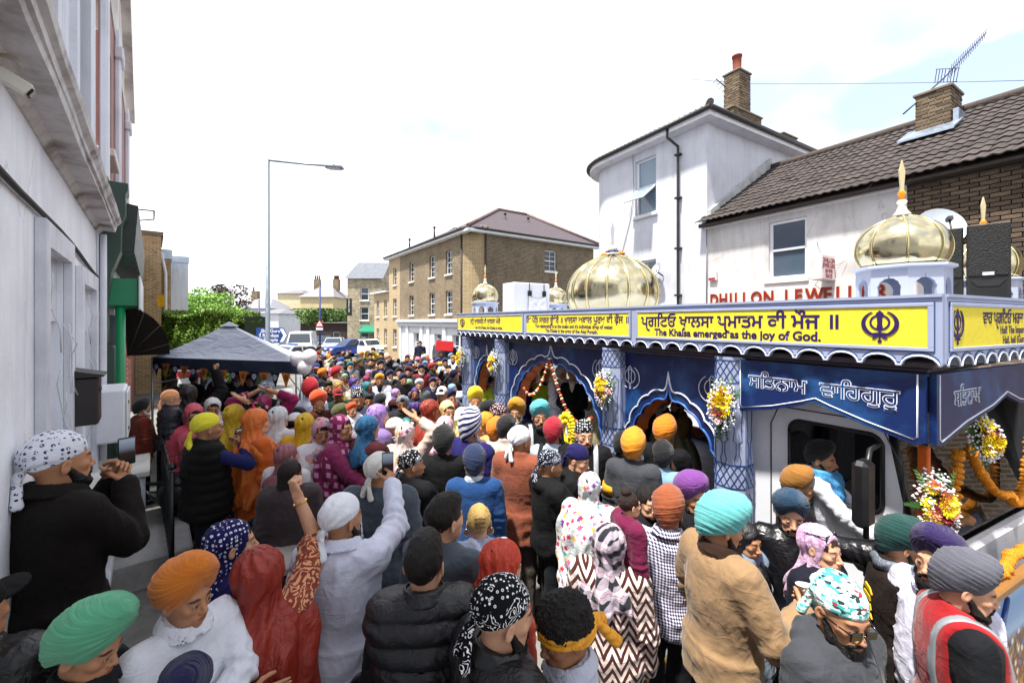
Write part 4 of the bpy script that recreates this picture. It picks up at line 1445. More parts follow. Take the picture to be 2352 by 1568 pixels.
# ---------------------------------------------------------------- brick blocks beyond it
def block(name, label, cat, px0, px1, d0, top, z0, colr, axis='y', depth=5.0, trim=None, back=6.0):
 P = at(px0, d0); Q = at(px1, d0 + 0.01)
 return P, Q
bb = thing('apartment_block', 'tan brick apartment block with white end bays beyond the shop', 'building', at(330, 17), LRZ)
BR1 = brickwork('#a4845a', '#8a6b45', '#b3a587', axis='x')
tall_ = zat(538, 17)
recalc(MB().box(-6, 0.55, 0, 3.5, -0.1, tall_).build('wall', BR1, bb))
recalc(MB().box(-6, 0.62, -0.06, 3.6, tall_, tall_ + 0.16).build('coping', concrete('#6a5f50', '#4a4238'), bb))
recalc(MB().box(-6, 0.95, 3.7, 7, -0.1, tall_ - 0.5).build('wall', BR1, bb))
recalc(MB().box(-6, 1.0, 3.65, 7.1, tall_ - 0.5, tall_ - 0.05).build('parapet', paint('#b9c6d8', 0.5), bb))
recalc(MB().box(-6, 1.8, 7.2, 12, -0.1, tall_ - 0.25).build('end_bay', render_wall('#cdd4e0', '#9a9ca4', 0.4), bb))
recalc(MB().box(-6, 1.84, 7.15, 12.1, tall_ - 0.25, tall_ + 0.1).build('parapet', paint('#b9c6d8', 0.5), bb))
MB().tube([(0.6, 3.62, tall_ - 0.3), (0.75, 3.62, tall_ - 1.2), (0.75, 3.62, 0)], 0.07, 8).build('downpipe', paint('#d5d8de', 0.5), bb)
recalc(MB().box(-6, -0.25, -4.5, -0.1, -0.1, tall_ - 1.1).build('red_wing', brickwork('#93503f', '#7c3f33', '#a08a7c', axis='x'), bb))
for z in (3.0, 4.6):
 for y in (-3.6, -2.0, -0.9):
  recalc(MB().box(-0.25, -0.2, y, y + 0.6, z, z + 1.1).build('window', glass('#39424c'), bb))
# ---------------------------------------------------------------- jeweller's house on the right
jw = thing('shop_house', 'cream rendered jeweller shop with a brown tiled roof', 'shop', (10, 0, 0))
FX = frame((0, 0, 0), (0, 1), (-1, 0))       # u = y, outwards = -x
WHT = render_wall('#d0cdcc', '#9a938e', 0.45, 1.0, 0.7)
m = MB()
win = [(4.42, 5.2, 3.86, 5.16)]
wall_mesh(m, FX, 2.8, 6.76, -0.1, 5.42, win, 0.2)
recalc(m.build('wall', WHT, jw))
window(jw, FX, 4.42, 5.2, 3.86, 5.16, 0.06, 1, 2, fw=0.06, gl=glass('#4b5a68'))
b_ = MB()
for i in range(9):
 z = 3.95 + i * 0.135
 b_.box(4.5, 5.12, -0.18, -0.172, z, z + 0.02, FX)
b_.box(4.78, 4.84, -0.182, -0.174, 3.8, 5.1, FX)
recalc(b_.build('window_bars', paint('#d5d9df', 0.4), jw))
recalc(MB().bbox(2.8, 6.8, 0.0, 0.05, 5.3, 5.42, 0.01, FX).build('eaves_board', paint('#e8e6e4', 0.5), jw))
g_ = MB().tube([(-0.1, y, 5.4) for y in (-4, 0, 3, 6.9)], 0.055, 8)
g_.build('gutter', paint('#2c2522', 0.5), jw)
MB().tube([(-0.06, 6.72, 5.3), (-0.06, 6.72, 3.0)], 0.012, 6).tube([(-0.02, 3.7, 4.1), (-0.25, 3.95, 3.95), (-0.02, 4.3, 3.6)], 0.004, 5).build('cable', flat('#777477'), jw)
recalc(MB().box(0.08, 8, -4, 2.795, -0.1, 5.4).build('mortar_core', concrete('#8f867a', '#554d44', 3.0), jw))
_b2 = brick_mesh(0.213, 0.063, 0.1)
lay_bricks(jw, _b2, brick_piece('#57493c', '#73614f', '#332b26'), frame((0.0, 0, 0), (0, 1), (-1, 0)), 1.02, 2.8, 3.3, 5.34, proud=-0.01)
recalc(MB().box(-0.02, 0.1, -4, 1.0, -0.1, 5.36).build('brick_face', brickwork('#57493c', '#73614f', '#8f867a', axis='y'), jw))
recalc(MB().box(-0.01, 0.1, 1.02, 2.79, -0.1, 3.3).build('brick_face', brickwork('#57493c', '#73614f', '#8f867a', axis='y'), jw))
x0, z0, x1, z1 = -0.28, 5.45, 3.0, 7.43
sl = math.hypot(x1 - x0, z1 - z0); ang = math.atan2(z1 - z0, x1 - x0)
rf = recalc(MB().prism([(x0 + 0.05, z0 - 0.06), (x1, z1 - 0.06), (6.2, z0 - 0.06), (6.2, z0 - 0.1), (x0 + 0.05, z0 - 0.1)], -4, 6.74).build('roof', paint('#3a302b', 0.9), jw))
tw, te = 0.3, 0.285
prof = [(tw * i / 12, 0.024 * (0.5 - 0.5 * math.cos(2 * math.pi * 2 * i / 12))) for i in range(13)]
tm = MB()
vs = [(p[0], 0.0, p[1] + 0.03) for p in prof] + [(p[0], te + 0.05, p[1] + 0.002) for p in prof] + [(p[0], 0.0, p[1] + 0.008) for p in prof]
n = len(prof)
fs = [(i, i + 1, n + i + 1, n + i) for i in range(n - 1)] + [(2 * n + i, 2 * n + i + 1, i + 1, i) for i in range(n - 1)]
tm.add(vs, fs, False)
TM = tile_mat('#2e2725', '#433a38', '#736b66')
_t = tm.build('roof_tile', TM); _tm = _t.data; bpy.data.objects.remove(_t)
nr = int(sl / te)
Rm = Matrix.Translation((x0, 0, z0)) @ Matrix(((0, math.cos(ang), -math.sin(ang), 0), (-1, 0, 0, 0), (0, math.sin(ang), math.cos(ang), 0), (0, 0, 0, 1)))
for r in range(nr + 1):
 for c in range(20):
  o = bpy.data.objects.new('roof_tile', _tm); COL.objects.link(o); o.parent = rf
  o.matrix_local = Rm @ Matrix.Translation((-6.9 + c * tw + _jr.uniform(-0.004, 0.004), r * te, _jr.uniform(-0.003, 0.006))) @ Matrix.Rotation(_jr.uniform(-0.012, 0.012), 4, 'Y')
rest = MB()
for r in range(nr + 1):
 for c in range(16):
  M = Rm @ Matrix.Translation((-0.9 + c * tw, r * te, 0))
  rest.add([M @ Vector(v) for v in vs], fs)
rs = rest.build('roof_tiles', TM, rf); rs['kind'] = 'stuff'
MB().tube([(x1, y, z1 + 0.03) for y in (-4, -2, 0, 2, 4, 6, 6.8)], 0.11, 10).build('ridge', paint('#4a403a', 0.9), rf)
recalc(MB().prism([(x0 + 0.3, z0 + 0.1), (x1, z1 + 0.05), (x1, z1 + 0.32), (x0 + 0.3, z0 + 0.35)], 6.66, 6.75).build('cement_flashing', concrete('#b9bcbc', '#8d8f8e', 3.0), jw))
def chimney(parent, P, wx, wy, h, pots=0, potc='#8a3f2c', mat=None, cap_=True):
 """brick stack, brick by brick; P = local base corner"""
 c = MB().box(P[0] + 0.012, P[0] + wx - 0.012, P[1] + 0.012, P[1] + wy - 0.012, P[2] - 0.6, P[2] + h - 0.02)
 core = recalc(c.build('chimney', concrete('#8a8172', '#5a5248', 4.0), parent))
 me = brick_mesh(0.213, 0.063, 0.09)
 mat = mat or brick_piece('#6a5a45', '#83705a', '#3c332a')
 lay_bricks(core, me, mat, frame((P[0], P[1], P[2]), (0, 1), (-1, 0)), 0.0, wy, -0.15, h, 0.225, 0.075)
 lay_bricks(core, me, mat, frame((P[0] + wx, P[1], P[2]), (-1, 0), (0, -1)), 0.0, wx, -0.15, h, 0.225, 0.075)
 if cap_:
  recalc(MB().bbox(P[0] - 0.03, P[0] + wx + 0.03, P[1] - 0.03, P[1] + wy + 0.03, P[2] + h, P[2] + h + 0.06, 0.012).build('chimney_cap', concrete('#7d7568', '#554d44', 4.0), core))
 for i in range(pots):
  MB().lathe([(0.14, 0), (0.15, 0.06), (0.12, 0.1), (0.13, 0.5), (0.15, 0.52), (0.15, 0.57), (0.11, 0.57), (0.1, 0.3)], (P[0] + wx * (0.5 if pots == 1 else 0.25 + 0.5 * i), P[1] + wy / 2, P[2] + h + 0.06), 16).build('chimney_pot', paint(potc, 0.8, 0, 0.3), core)
 return core
chimney(jw, (2.05, 2.7, 6.75), 0.75, 0.55, 0.95)
fl_ = MB().prism([(1.55, z0 + 0.64 * 1.85 + 0.03), (2.2, z0 + 0.604 * 2.48 + 0.07), (2.2, z0 + 0.604 * 2.48 + 0.1), (1.55, z0 + 0.64 * 1.85 + 0.07)], 2.55, 3.4)
fl_.box(2.0, 2.9, 2.58, 2.66, 6.6, 7.2)
recalc(fl_.build('lead_flashing', metal('#a9b4c4', 0.45, 0.3), jw))
def text_mesh(s, size, M, mat, parent, name='lettering', ext=0.0, bold=0.0, align='CENTER', sx=1.0, space=1.0):
 """lettering: overlapping strokes are filled in separate layers so that they stay solid"""
 cu = bpy.data.curves.new(name, 'FONT')
 cu.body = s; cu.size = size; cu.align_x = align; cu.align_y = 'BOTTOM_BASELINE'
 cu.space_character = space
 ob = bpy.data.objects.new(name, cu)
 COL.objects.link(ob)
 dg = bpy.context.evaluated_depsgraph_get()
 if s.isascii():
  cu.extrude = ext; cu.offset = bold; cu.resolution_u = 4
  me = bpy.data.meshes.new_from_object(ob.evaluated_get(bpy.context.evaluated_depsgraph_get()))
  bpy.data.objects.remove(ob)
  me.transform(M @ Matrix.Diagonal((sx, 1, 1, 1)))
  me.materials.clear(); me.materials.append(mat)
  o = bpy.data.objects.new(name, me)
  COL.objects.link(o)
  if len(s) > 1: o['kind'] = 'stuff'
  if parent: o.parent = parent
  return o
 cv = ob.to_curve(dg)
 sp = [[(Vector(q.co), Vector(q.handle_left), Vector(q.handle_right)) for q in k.bezier_points] for k in cv.splines]
 ob.to_curve_clear()
 bpy.data.objects.remove(ob)
 area = lambda q: sum(q[i - 1][0].x * q[i][0].y - q[i][0].x * q[i - 1][0].y for i in range(len(q))) / 2
 bb = lambda q: (min(c[0].x for c in q), max(c[0].x for c in q), min(c[0].y for c in q), max(c[0].y for c in q))
 ar = [area(q) for q in sp]; B = [bb(q) for q in sp]
 sg = 1 if sum(ar) > 0 else -1
 ov = lambda a, b: a[0] < b[1] + 2e-3 and b[0] < a[1] + 2e-3 and a[2] < b[3] and b[2] < a[3]
 grp = {i: [i] for i in range(len(sp)) if ar[i] * sg > 0}
 for i in range(len(sp)):
  if ar[i] * sg <= 0:
   c = [j for j in grp if B[j][0] - 1e-4 <= B[i][0] and B[j][1] + 1e-4 >= B[i][1] and B[j][2] - 1e-4 <= B[i][2] and B[j][3] + 1e-4 >= B[i][3]]
   if c:
    grp[min(c, key=lambda j: abs(ar[j]))].append(i)
 layers = []
 for i in grp:
  for l in layers:
   if not any(ov(B[i], B[j]) for j in l):
    l.append(i); break
  else:
   layers.append([i])
 vs, fs = [], []
 for k, l in enumerate(layers):
  c2 = bpy.data.curves.new(name, 'CURVE'); c2.dimensions = '2D'; c2.fill_mode = 'FRONT' if ext < 0.0015 else 'BOTH'
  c2.extrude = ext; c2.offset = bold; c2.resolution_u = 4
  for i in l:
   for j in grp[i]:
    ns = c2.splines.new('BEZIER'); ns.bezier_points.add(len(sp[j]) - 1); ns.use_cyclic_u = True
    for t, (co_, hl, hr) in zip(ns.bezier_points, sp[j]):
     t.co, t.handle_left, t.handle_right = co_, hl, hr
     t.handle_left_type = t.handle_right_type = 'FREE'
  o2 = bpy.data.objects.new(name, c2); COL.objects.link(o2)
  me = o2.to_mesh()
  b0 = len(vs)
  vs += [(v.co.x, v.co.y, v.co.z + 0.00015 * k) for v in me.vertices]
  fs += [tuple(b0 + q for q in f.vertices) for f in me.polygons]
  o2.to_mesh_clear()
  bpy.data.objects.remove(o2)
 me = bpy.data.meshes.new(name)
 me.from_pydata(vs, [], fs)
 me.transform(M @ Matrix.Diagonal((sx, 1, 1, 1)))
 me.materials.append(mat)
 o = bpy.data.objects.new(name, me)
 COL.objects.link(o)
 o['kind'] = 'stuff'
 if parent: o.parent = parent
 return o
def txf(o, right, out):
 """matrix for text: x along 'right', y up, z out of the surface"""
 r = Vector(right).normalized(); n_ = Vector(out).normalized(); u_ = n_.cross(r)
 return Matrix(((r.x, u_.x, n_.x, o[0]), (r.y, u_.y, n_.y, o[1]), (r.z, u_.z, n_.z, o[2]), (0, 0, 0, 1)))
sb = thing('shop_sign', 'long white sign board with red letters reading DHILLON JEWELLERS', 'sign', (10, 0, 0))
recalc(MB().bbox(-0.06, -0.005, 2.45, 6.7, 3.05, 3.76, 0.01).build('board', paint('#e4dcda', 0.5), sb))
RED = paint('#8f2418', 0.35, 0, 0.1)
_x = 6.62
for ch, adv in zip('DHILLON JEWELLERS', (0.25, 0.27, 0.13, 0.2, 0.2, 0.28, 0.3, 0.16, 0.2, 0.22, 0.32, 0.22, 0.2, 0.2, 0.22, 0.25, 0.24)):
 if ch != ' ':
  M = txf((-0.062, _x, 3.32), (0, -1, 0), (-1, 0, 0))
  g_ = text_mesh(ch, 0.4, txf((-0.066, _x - 0.012, 3.312), (0, -1, 0), (-1, 0, 0)), paint('#c9a77a', 0.4), sb, 'letter_edge', 0.004, 0.012, 'LEFT', 0.78)
  text_mesh(ch, 0.4, M @ Matrix.Translation((0, 0, 0.012)), RED, g_, 'letter', 0.012, 0.009, 'LEFT', 0.78)
 _x -= adv
bx = thing('box_sign', 'small white projecting box sign with the jeweller telephone number', 'sign', (10, 3.98, 3.72))
recalc(MB().bbox(-0.62, -0.08, -0.1, 0.1, 0.0, 0.5, 0.012).build('case', paint('#cfcaca', 0.4), bx))
recalc(MB().box(-0.6, -0.1, -0.106, -0.101, 0.03, 0.47).build('face_panel', paint('#e9d9d9', 0.35), bx))
for i, (s, sz) in enumerate((('DHILLON', 0.13), ('JEWELLERS', 0.12), ('(01474)', 0.105), ('356135', 0.105))):
 text_mesh(s, sz, txf((-0.35, -0.109, 0.345 - 0.1 * i), (1, 0, 0), (0, -1, 0)), flat('#8f2030', 0.5), bx, 'lettering', 0.001, 0.003, sx=0.92)
MB().tube([(-0.08, 0, 0.3), (0.0, 0, 0.3)], 0.02).tube([(-0.35, 0.02, 0.5), (0, 0.25, 0.85)], 0.004, 5).build('bracket', flat('#4a4a4c'), bx)
al = thing('alarm_box', 'small white alarm box with red stripe at the house corner', 'alarm box', (9.93, 6.55, 3.95))
recalc(MB().bbox(-0.03, 0.06, -0.1, 0.1, 0.0, 0.24, 0.012).build('case', paint('#e6e2e2', 0.4), al))
recalc(MB().box(-0.034, -0.031, -0.09, 0.09, 0.01, 0.07).build('stripe', flat('#a3242c'), al))
dish('grey satellite dish on the brown brick wall', (9.8, 2.35, 4.45), (-0.75, -0.55, 0.35), 0.36, '#b4bcc6')
dish('pale satellite dish with rust behind the corner dome', (9.75, 3.2, 4.02), (-0.8, -0.45, 0.3), 0.28, '#d9cdbf')
dish('small dish on the white corner house', (9.78, 8.2, 4.35), (-0.8, 0.3, 0.35), 0.25, '#b9bcc2')
# ---------------------------------------------------------------- corner house, white, rounded end, hipped roof
tl = thing('corner_house', 'tall white corner house with rounded end and hipped tiled roof', 'house', (10, 6.78, 0))
WH2 = render_wall('#d0d2da', '#a3a3ab', 0.4, 1.0, 0.2)
m = MB()
wins = [(1.62, 2.42, 6.15, 7.85), (1.62, 2.42, 3.1, 4.75)]
wall_mesh(m, FX, 0.0, 3.6, -0.1, 8.15, wins, 0.2)
rr, n = 1.15, 12
pts = [(rr - rr * math.cos(a), 3.6 + rr * math.sin(a)) for a in [math.pi / 2 * i / n for i in range(n + 1)]]
for i in range(n):
 (xa, ya), (xb, yb) = pts[i], pts[i + 1]
 m.quad((xa, ya, -0.1), (xb, yb, -0.1), (xb, yb, 8.15), (xa, ya, 8.15))
m.quad((rr, 3.6 + rr, -0.1), (6, 3.6 + rr, -0.1), (6, 3.6 + rr, 8.15), (rr, 3.6 + rr, 8.15))
m.quad((0, 0, -0.1), (0, 0, 8.15), (6, 0, 8.15), (6, 0, -0.1))
recalc(m.build('wall', WH2, tl))
recalc(MB().box(0.0, 0.35, -0.03, -0.002, 5.6, 8.1).build('quoin_strip', WH2, tl))
w1 = window(tl, FX, *wins[0], 0.1, 1, 2, gl=glass('#7d8fa0'), curtain=(6.2, 7.8), sillc='#e6e8ec')
sash = MB()
Ms = FX @ Matrix.Translation((1.66, -0.1, 7.0)) @ Matrix.Rotation(R(52), 4, 'X')
for (a, b, c, e) in ((0, 0.05, -0.8, 0), (0.67, 0.72, -0.8, 0), (0.05, 0.67, -0.8, -0.75), (0.05, 0.67, -0.05, 0)):
 sash.box(a, b, -0.02, 0.02, c, e, Ms)
so = recalc(sash.build('open_sash', paint('#eef0f3', 0.4), w1))
recalc(MB().box(0.05, 0.67, -0.004, 0.004, -0.75, -0.05, Ms).build('sash_pane', glass('#8a9aa8'), w1))
window(tl, FX, *wins[1], 0.1, 2, 3, gl=glass('#4a5866'), sillc='#e6e8ec')
def offs(o_):
 q = [(-o_, -o_), (-o_, 3.6)]
 q += [(rr - (rr + o_) * math.cos(a), 3.6 + (rr + o_) * math.sin(a)) for a in [math.pi / 2 * i / n for i in range(1, n + 1)]]
 q += [(6 + o_, 3.6 + rr + o_), (6 + o_, -o_)]
 return q
def ring_strip(o0, o1, za, zb):
 p, q = offs(o0), offs(o1)
 mm = MB()
 k = len(p)
 for i in range(k):
  j = (i + 1) % k
  mm.quad((*p[i], za), (*p[j], za), (*q[j], zb), (*q[i], zb))
 return mm
e1 = ring_strip(0.0, 0.32, 8.1, 8.12)
e2 = ring_strip(0.32, 0.33, 8.12, 8.3)
e1.v += [];
recalc(e1.build('soffit', paint('#dcdce2', 0.6, 0, 0.2), tl)); recalc(e2.build('fascia_board', paint('#e9e9ee', 0.5), tl))
recalc(MB().tube([(*p, 8.28) for p in offs(0.39)] + [(*offs(0.39)[0], 8.28)], 0.06, 8).build('gutter', paint('#2a2523', 0.5), tl))
rp_ = offs(0.36)
r1, r2 = (2.7, 2.1, 9.75), (3.4, 2.7, 9.75)
m = MB()
k = len(rp_)
apex = [Vector(r1) if p[0] < 3 else Vector(r2) for p in rp_]
NR = 12
for i in range(k):
 j = (i + 1) % k
 A0, B0 = Vector((*rp_[i], 8.31)), Vector((*rp_[j], 8.31))
 Aa, Ba = apex[i], apex[j]
 nn = max(1, int((B0 - A0).length / 0.16))
 for r in range(NR):
  t0, t1 = r / NR, (r + 1) / NR
  for c in range(nn):
   a = A0.lerp(B0, c / nn); b = A0.lerp(B0, (c + 1) / nn)
   a2, b2 = Aa.lerp(Ba, c / nn), Aa.lerp(Ba, (c + 1) / nn)
   mid = a.lerp(b, 0.5); mid2 = a2.lerp(b2, 0.5)
   up = Vector((0, 0, 0.03)); lift = Vector((0, 0, 0.045))
   m.quad(a.lerp(a2, t0) + up, mid.lerp(mid2, t0) + lift + up, mid.lerp(mid2, t1) + lift, a.lerp(a2, t1))
   m.quad(mid.lerp(mid2, t0) + lift + up, b.lerp(b2, t0) + up, b.lerp(b2, t1), mid.lerp(mid2, t1) + lift)
tr_ = m.build('roof_tiles', tile_mat('#3d322d', '#4a3f39', '#6d655a'), tl); tr_['kind'] = 'stuff'
recalc(tr_)
hip = MB().tube([(*rp_[0], 8.4), (1.2, 0.8, 9.1), Vector(r1) + Vector((0, 0, 0.08))], 0.09, 8).tube([Vector(r1) + Vector((0, 0, 0.08)), Vector(r2) + Vector((0, 0, 0.08))], 0.09, 8)
hip.build('ridge_tile', paint('#6a5f56', 0.9, 0, 0.3), tl)
chimney(tl, (2.35, 0.5, 8.9), 0.62, 0.5, 1.6, 1)
chimney(tl, (1.9, 0.4, 8.45), 1.5, 0.75, 0.75, 0)
chimney(tl, (4.9, 0.5, 8.4), 0.9, 0.55, 0.75, 0)
dp = MB().tube([(-0.34, 0.95, 8.25), (-0.34, 0.95, 8.0), (-0.08, 0.8, 7.75), (-0.08, 0.8, 7.4), (-0.08, 0.8, 3.0), (-0.08, 0.8, 0)], 0.038, 8)
for z in (3.6, 4.9, 6.3, 7.5):
 dp.box(-0.14, 0.0, 0.72, 0.88, z, z + 0.05)
dp.build('downpipe', paint('#22201f', 0.45), tl)
MB().tube([(-0.02, 2.5, 8.1), (-0.06, 2.42, 7.0), (-0.02, 2.6, 6.1), (-0.02, 3.0, 5.0)], 0.008, 5).build('cable', flat('#4a4744'), tl)
sgn2 = thing('sign_board', 'grey sign board low on the corner house wall', 'sign', (9.9, 7.6, 3.0))
recalc(MB().bbox(0, 0.08, 0, 1.5, 0, 0.42, 0.01).build('board', paint('#d5dae4', 0.5), sgn2))
text_mesh('20', 0.3, txf((-0.003, 0.7, 0.1), (0, -1, 0), (-1, 0, 0)), flat('#8d97a8'), sgn2, 'lettering', 0.002)
def yagi(label, P, mast_top, boom_end, k=14, r=0.012, refl=True):
 t = thing('tv_aerial', label, 'aerial', P)
 P = Vector(P); a = Vector(mast_top) - P; b = Vector(boom_end) - P
 MB().tube([(0, 0, 0), a], r * 1.2, 6).build('mast', flat('#2b2a2c', 0.5), t)
 MB().tube([a, b], r * 0.9, 6).build('boom', flat('#3a3a3e', 0.45), t)
 d = (b - a)
 s_ = d.normalized().cross(Vector((0.35, 0.6, 0.72))).normalized()
 for i in range(k):
  q = a + d * (0.16 + 0.82 * i / (k - 1)); ln = 0.16 - 0.06 * i / k
  MB().tube([q - s_ * ln, q + s_ * ln], r * 0.42, 5).build('element', flat('#6a6a70', 0.4), t)
 if refl:
  up = d.normalized().cross(s_)
  rf_ = MB()
  for sg in (-1, 1):
   for j in range(4):
    q = a + d * 0.06 + up * sg * (0.03 + 0.05 * j)
    rf_.tube([q - s_ * 0.15, q + s_ * 0.15], r * 0.5, 5)
   rf_.tube([a + d * 0.06 - s_ * 0.15 * sg + up * 0.2, a + d * 0.06 - s_ * 0.15 * sg - up * 0.2], r * 0.5, 5)
  rf_.build('reflector', flat('#2b2a2c', 0.5), t)
 return t
yagi('long rooftop aerial rising over the jeweller chimney', at(2075, 8.9, 262), at(2168, 9.1, 180), at(2265, 9.3, 76), 16, 0.014)
yagi('small aerial strapped to the tall chimney', at(1685, 13.2, 238), at(1672, 13.1, 205), at(1645, 12.6, 182), 4, 0.016, False)
for lab, a, b, sag in (('thin overhead wire crossing behind the chimneys', at(1350, 30, 180), at(2400, 14, 184), 0.25), ('second thin overhead wire meeting the tall chimney', at(1340, 34, 150), at(1690, 13.5, 190), 0.15), ('faint short wire high in the white sky', at(690, 26, 18), at(1030, 30, 122), 0.2)):
 wv = thing('overhead_wire', lab, 'wire', (a + b) / 2)
 c_ = (a + b) / 2
 MB().tube([a.lerp(b, i / 12) - c_ - Vector((0, 0, sag * 4 * (i / 12) * (1 - i / 12))) for i in range(13)], 0.011, 5).build('wire', flat('#5a6078', 0.6), wv)
# ---------------------------------------------------------------- three-storey brick house at the junction
CB = Vector((9.87, 20.9, 0)); ue = Vector((-0.073, 0.997, 0)); ve = Vector((0.997, 0.073, 0))
bh = thing('brick_house', 'three storey yellow brick corner building with white ground floor', 'building', CB, math.atan2(0.073, 0.997))
ZE, ZG = 7.85, 2.95
BA = brickwork('#806a50', '#65533f', '#a39880', axis='y', contrast=0.7); BA_shade = brickwork('#6f5d47', '#4f4234', '#968b76', axis='x', contrast=0.8)  # camera-facing side gets a darker copy of the brick, its shade put into the colour
BC = brickwork('#b8a07a', '#a68c66', '#bfb193', axis='y', contrast=0.25)
rc = 0.9
wy = []
for y0_ in (2.2, 4.6, 8.1):
 for (a, b) in ((3.35, 4.75), (5.75, 7.15)):
  wy.append((y0_, y0_ + 0.85, a, b))
m = MB()
wall_mesh(m, FX, rc, 10.9, ZG, ZE, wy, 0.2)
recalc(m.build('wall', BA, bh))
wy2 = [(11.6, 12.4, a, b) for (a, b) in ((0.9, 2.3), (3.3, 4.7), (5.75, 7.1))]
m = MB(); wall_mesh(m, FX, 10.9, 13.4, -0.1, ZE, wy2, 0.2)
recalc(m.build('wall', BC, bh))
wy3 = [(y_, y_ + 0.7, a, b) for y_ in (13.9, 15.9) for (a, b) in ((0.9, 2.3), (3.3, 4.7))]
m = MB(); wall_mesh(m, FX, 13.4, 17.3, -0.1, 5.35, wy3, 0.2)
m.quad((0, 17.3, -0.1), (6, 17.3, -0.1), (6, 17.3, 5.35), (0, 17.3, 5.35)).quad((0, 13.4, 5.3), (6, 13.4, 5.3), (6, 13.4, ZE), (0, 13.4, ZE))
recalc(m.build('wall', BC, bh))
xw = [(5.3, 6.25, 6.05, 7.35), (5.3, 6.25, 3.35, 4.75)]
FY = frame((0, 0, 0), (1, 0), (0, -1))
m = MB(); wall_mesh(m, FY, rc, 9.6, ZG, ZE, xw, 0.2)
recalc(m.build('wall', BA_shade, bh))
m = MB()
cp = [(rc - rc * math.cos(a), rc - rc * math.sin(a)) for a in [math.pi / 2 * i / 8 for i in range(9)]]
for i in range(8):
 m.quad((*cp[i], ZG), (*cp[i + 1], ZG), (*cp[i + 1], ZE), (*cp[i], ZE))
recalc(m.build('rounded_corner', brickwork('#a08a66', '#8a744f', '#b3a587', axis='x', contrast=0.4), bh))
for q in wy + wy2 + wy3:
 window(bh, FX, *q, 0.12, 2, 4)
for q in xw:
 window(bh, FY, *q, 0.1, 2, 4)
WG = paint('#e2e4ea', 0.6, 0, 0.08)
gw = [(3.6, 4.7, 0.8, 2.1), (7.2, 8.2, 0.8, 2.1), (1.3, 2.2, 0.8, 2.1)]
m = MB(); wall_mesh(m, FX, 0, 10.9, -0.1, ZG, gw, 0.25)
m.quad((0, 0, -0.1), (9.6, 0, -0.1), (9.6, 0, ZG), (0, 0, ZG))
recalc(m.build('ground_floor', WG, bh))
for q in gw:
 window(bh, FX, *q, 0.2, 2, 3, sill=False)
m = MB().bbox(-0.2, 11.0, 0.0, 0.3, ZG - 0.12, ZG + 0.08, 0.03, FX).bbox(-0.2, 11.0, 0.0, 0.16, ZG - 0.4, ZG - 0.12, 0.02, FX)
m.bbox(-0.3, 9.7, 0.0, 0.3, ZG - 0.12, ZG + 0.08, 0.03, FY)
recalc(m.build('cornice', paint('#d5d8e0', 0.6), bh))
m = MB()
for y in (0.2, 2.9, 5.3, 6.4, 9.0, 10.4):
 recalc(MB().bbox(y, y + 0.4, 0.0, 0.12, -0.1, ZG - 0.4, 0.02, FX).build('pilaster', WG, bh))
m = MB().box(-0.35, 13.6, 0.0, 0.35, ZE - 0.02, ZE + 0.14, FX).box(-0.0, 9.9, 0.0, 0.35, ZE - 0.02, ZE + 0.14, FY).box(13.3, 17.5, 0.0, 0.3, 5.3, 5.42, FX)
recalc(m.build('eaves', paint('#e6e8ec', 0.5), bh))
g_ = MB().tube([(-0.4, y, ZE + 0.16) for y in (13.6, 7, 0.4)] + [(-0.3, 0, ZE + 0.16), (0, -0.3, ZE + 0.16), (0.5, -0.4, ZE + 0.16), (9.9, -0.4, ZE + 0.16)], 0.07, 6)
g_.build('gutter', paint('#211f20', 0.5), bh)
RT = tile_mat('#423a40', '#544a50', '#69606a')
m = MB()
e_ = ZE + 0.18
rA, rB = Vector((4.2, 3.6, ZE + 2.6)), Vector((4.6, 11.5, ZE + 2.6))
rD = Vector((6.6, 3.6, ZE + 2.6))
p00, p10, p11, p01 = Vector((-0.38, -0.38, e_)), Vector((9.9, -0.38, e_)), Vector((9.9, 13.6, e_)), Vector((-0.38, 13.6, e_))
m.quad(p00, p10, rD, rA).quad(p10, p11, rB, rD).quad(p11, p01, rB).quad(p01, p00, rA, rB).quad(rA, rD, rB)
m.quad(Vector((-0.3, 13.3, 5.45)), Vector((5, 13.3, 6.4)), Vector((5, 17.5, 6.4)), Vector((-0.3, 17.5, 5.45)))
rfb = recalc(m.build('roof', RT, bh))
cl = MB()
for a, b in ((p00, rA), (rA, rD), (p10, rD)):
 cl.tube([a + Vector((0, 0, 0.06)), b + Vector((0, 0, 0.06))], 0.11, 6)
for i in range(7):
 a = math.pi / 2 * i / 6
 q = Vector((rc - (rc + 0.35) * math.cos(a), rc - (rc + 0.35) * math.sin(a), e_ + 0.05))
 cl.tube([q, q.lerp(Vector((1.1, 1.0, ZE + 0.75)), 0.95)], 0.09, 6)
cl.build('ridge_tile', paint('#7d6c68', 0.9, 0, 0.3), bh)
for (x, y, z) in ((3.6, 1.9, 8.95), (5.6, 2.1, 9.0), (0.7, 6.2, 8.5), (0.3, 9.7, 8.2)):
 MB().tube([(x, y, z - 0.3), (x, y, z + 0.75)], 0.07, 8).lathe([(0.09, 0), (0.1, 0.1), (0.0, 0.12)], (x, y, z + 0.75), 8).build('vent_pipe', flat('#2c2a2c'), bh)
recalc(MB().prism([(4.6, ZE + 0.3), (10.6, ZE + 0.3), (10.6, ZE + 0.8), (7.8, ZE + 2.1), (6.8, ZE + 2.2), (4.6, ZE + 1.0)], 0.9, 1.2, Matrix.Translation((2.4, 1.5, 0)) @ Matrix(((0, 1, 0, 0), (1, 0, 0, 0), (0, 0, 1, 0), (0, 0, 0, 1)))).build('parapet_gable', brickwork('#7d6a4c', '#5f5038', '#8a7f6a', axis='y'), bh))
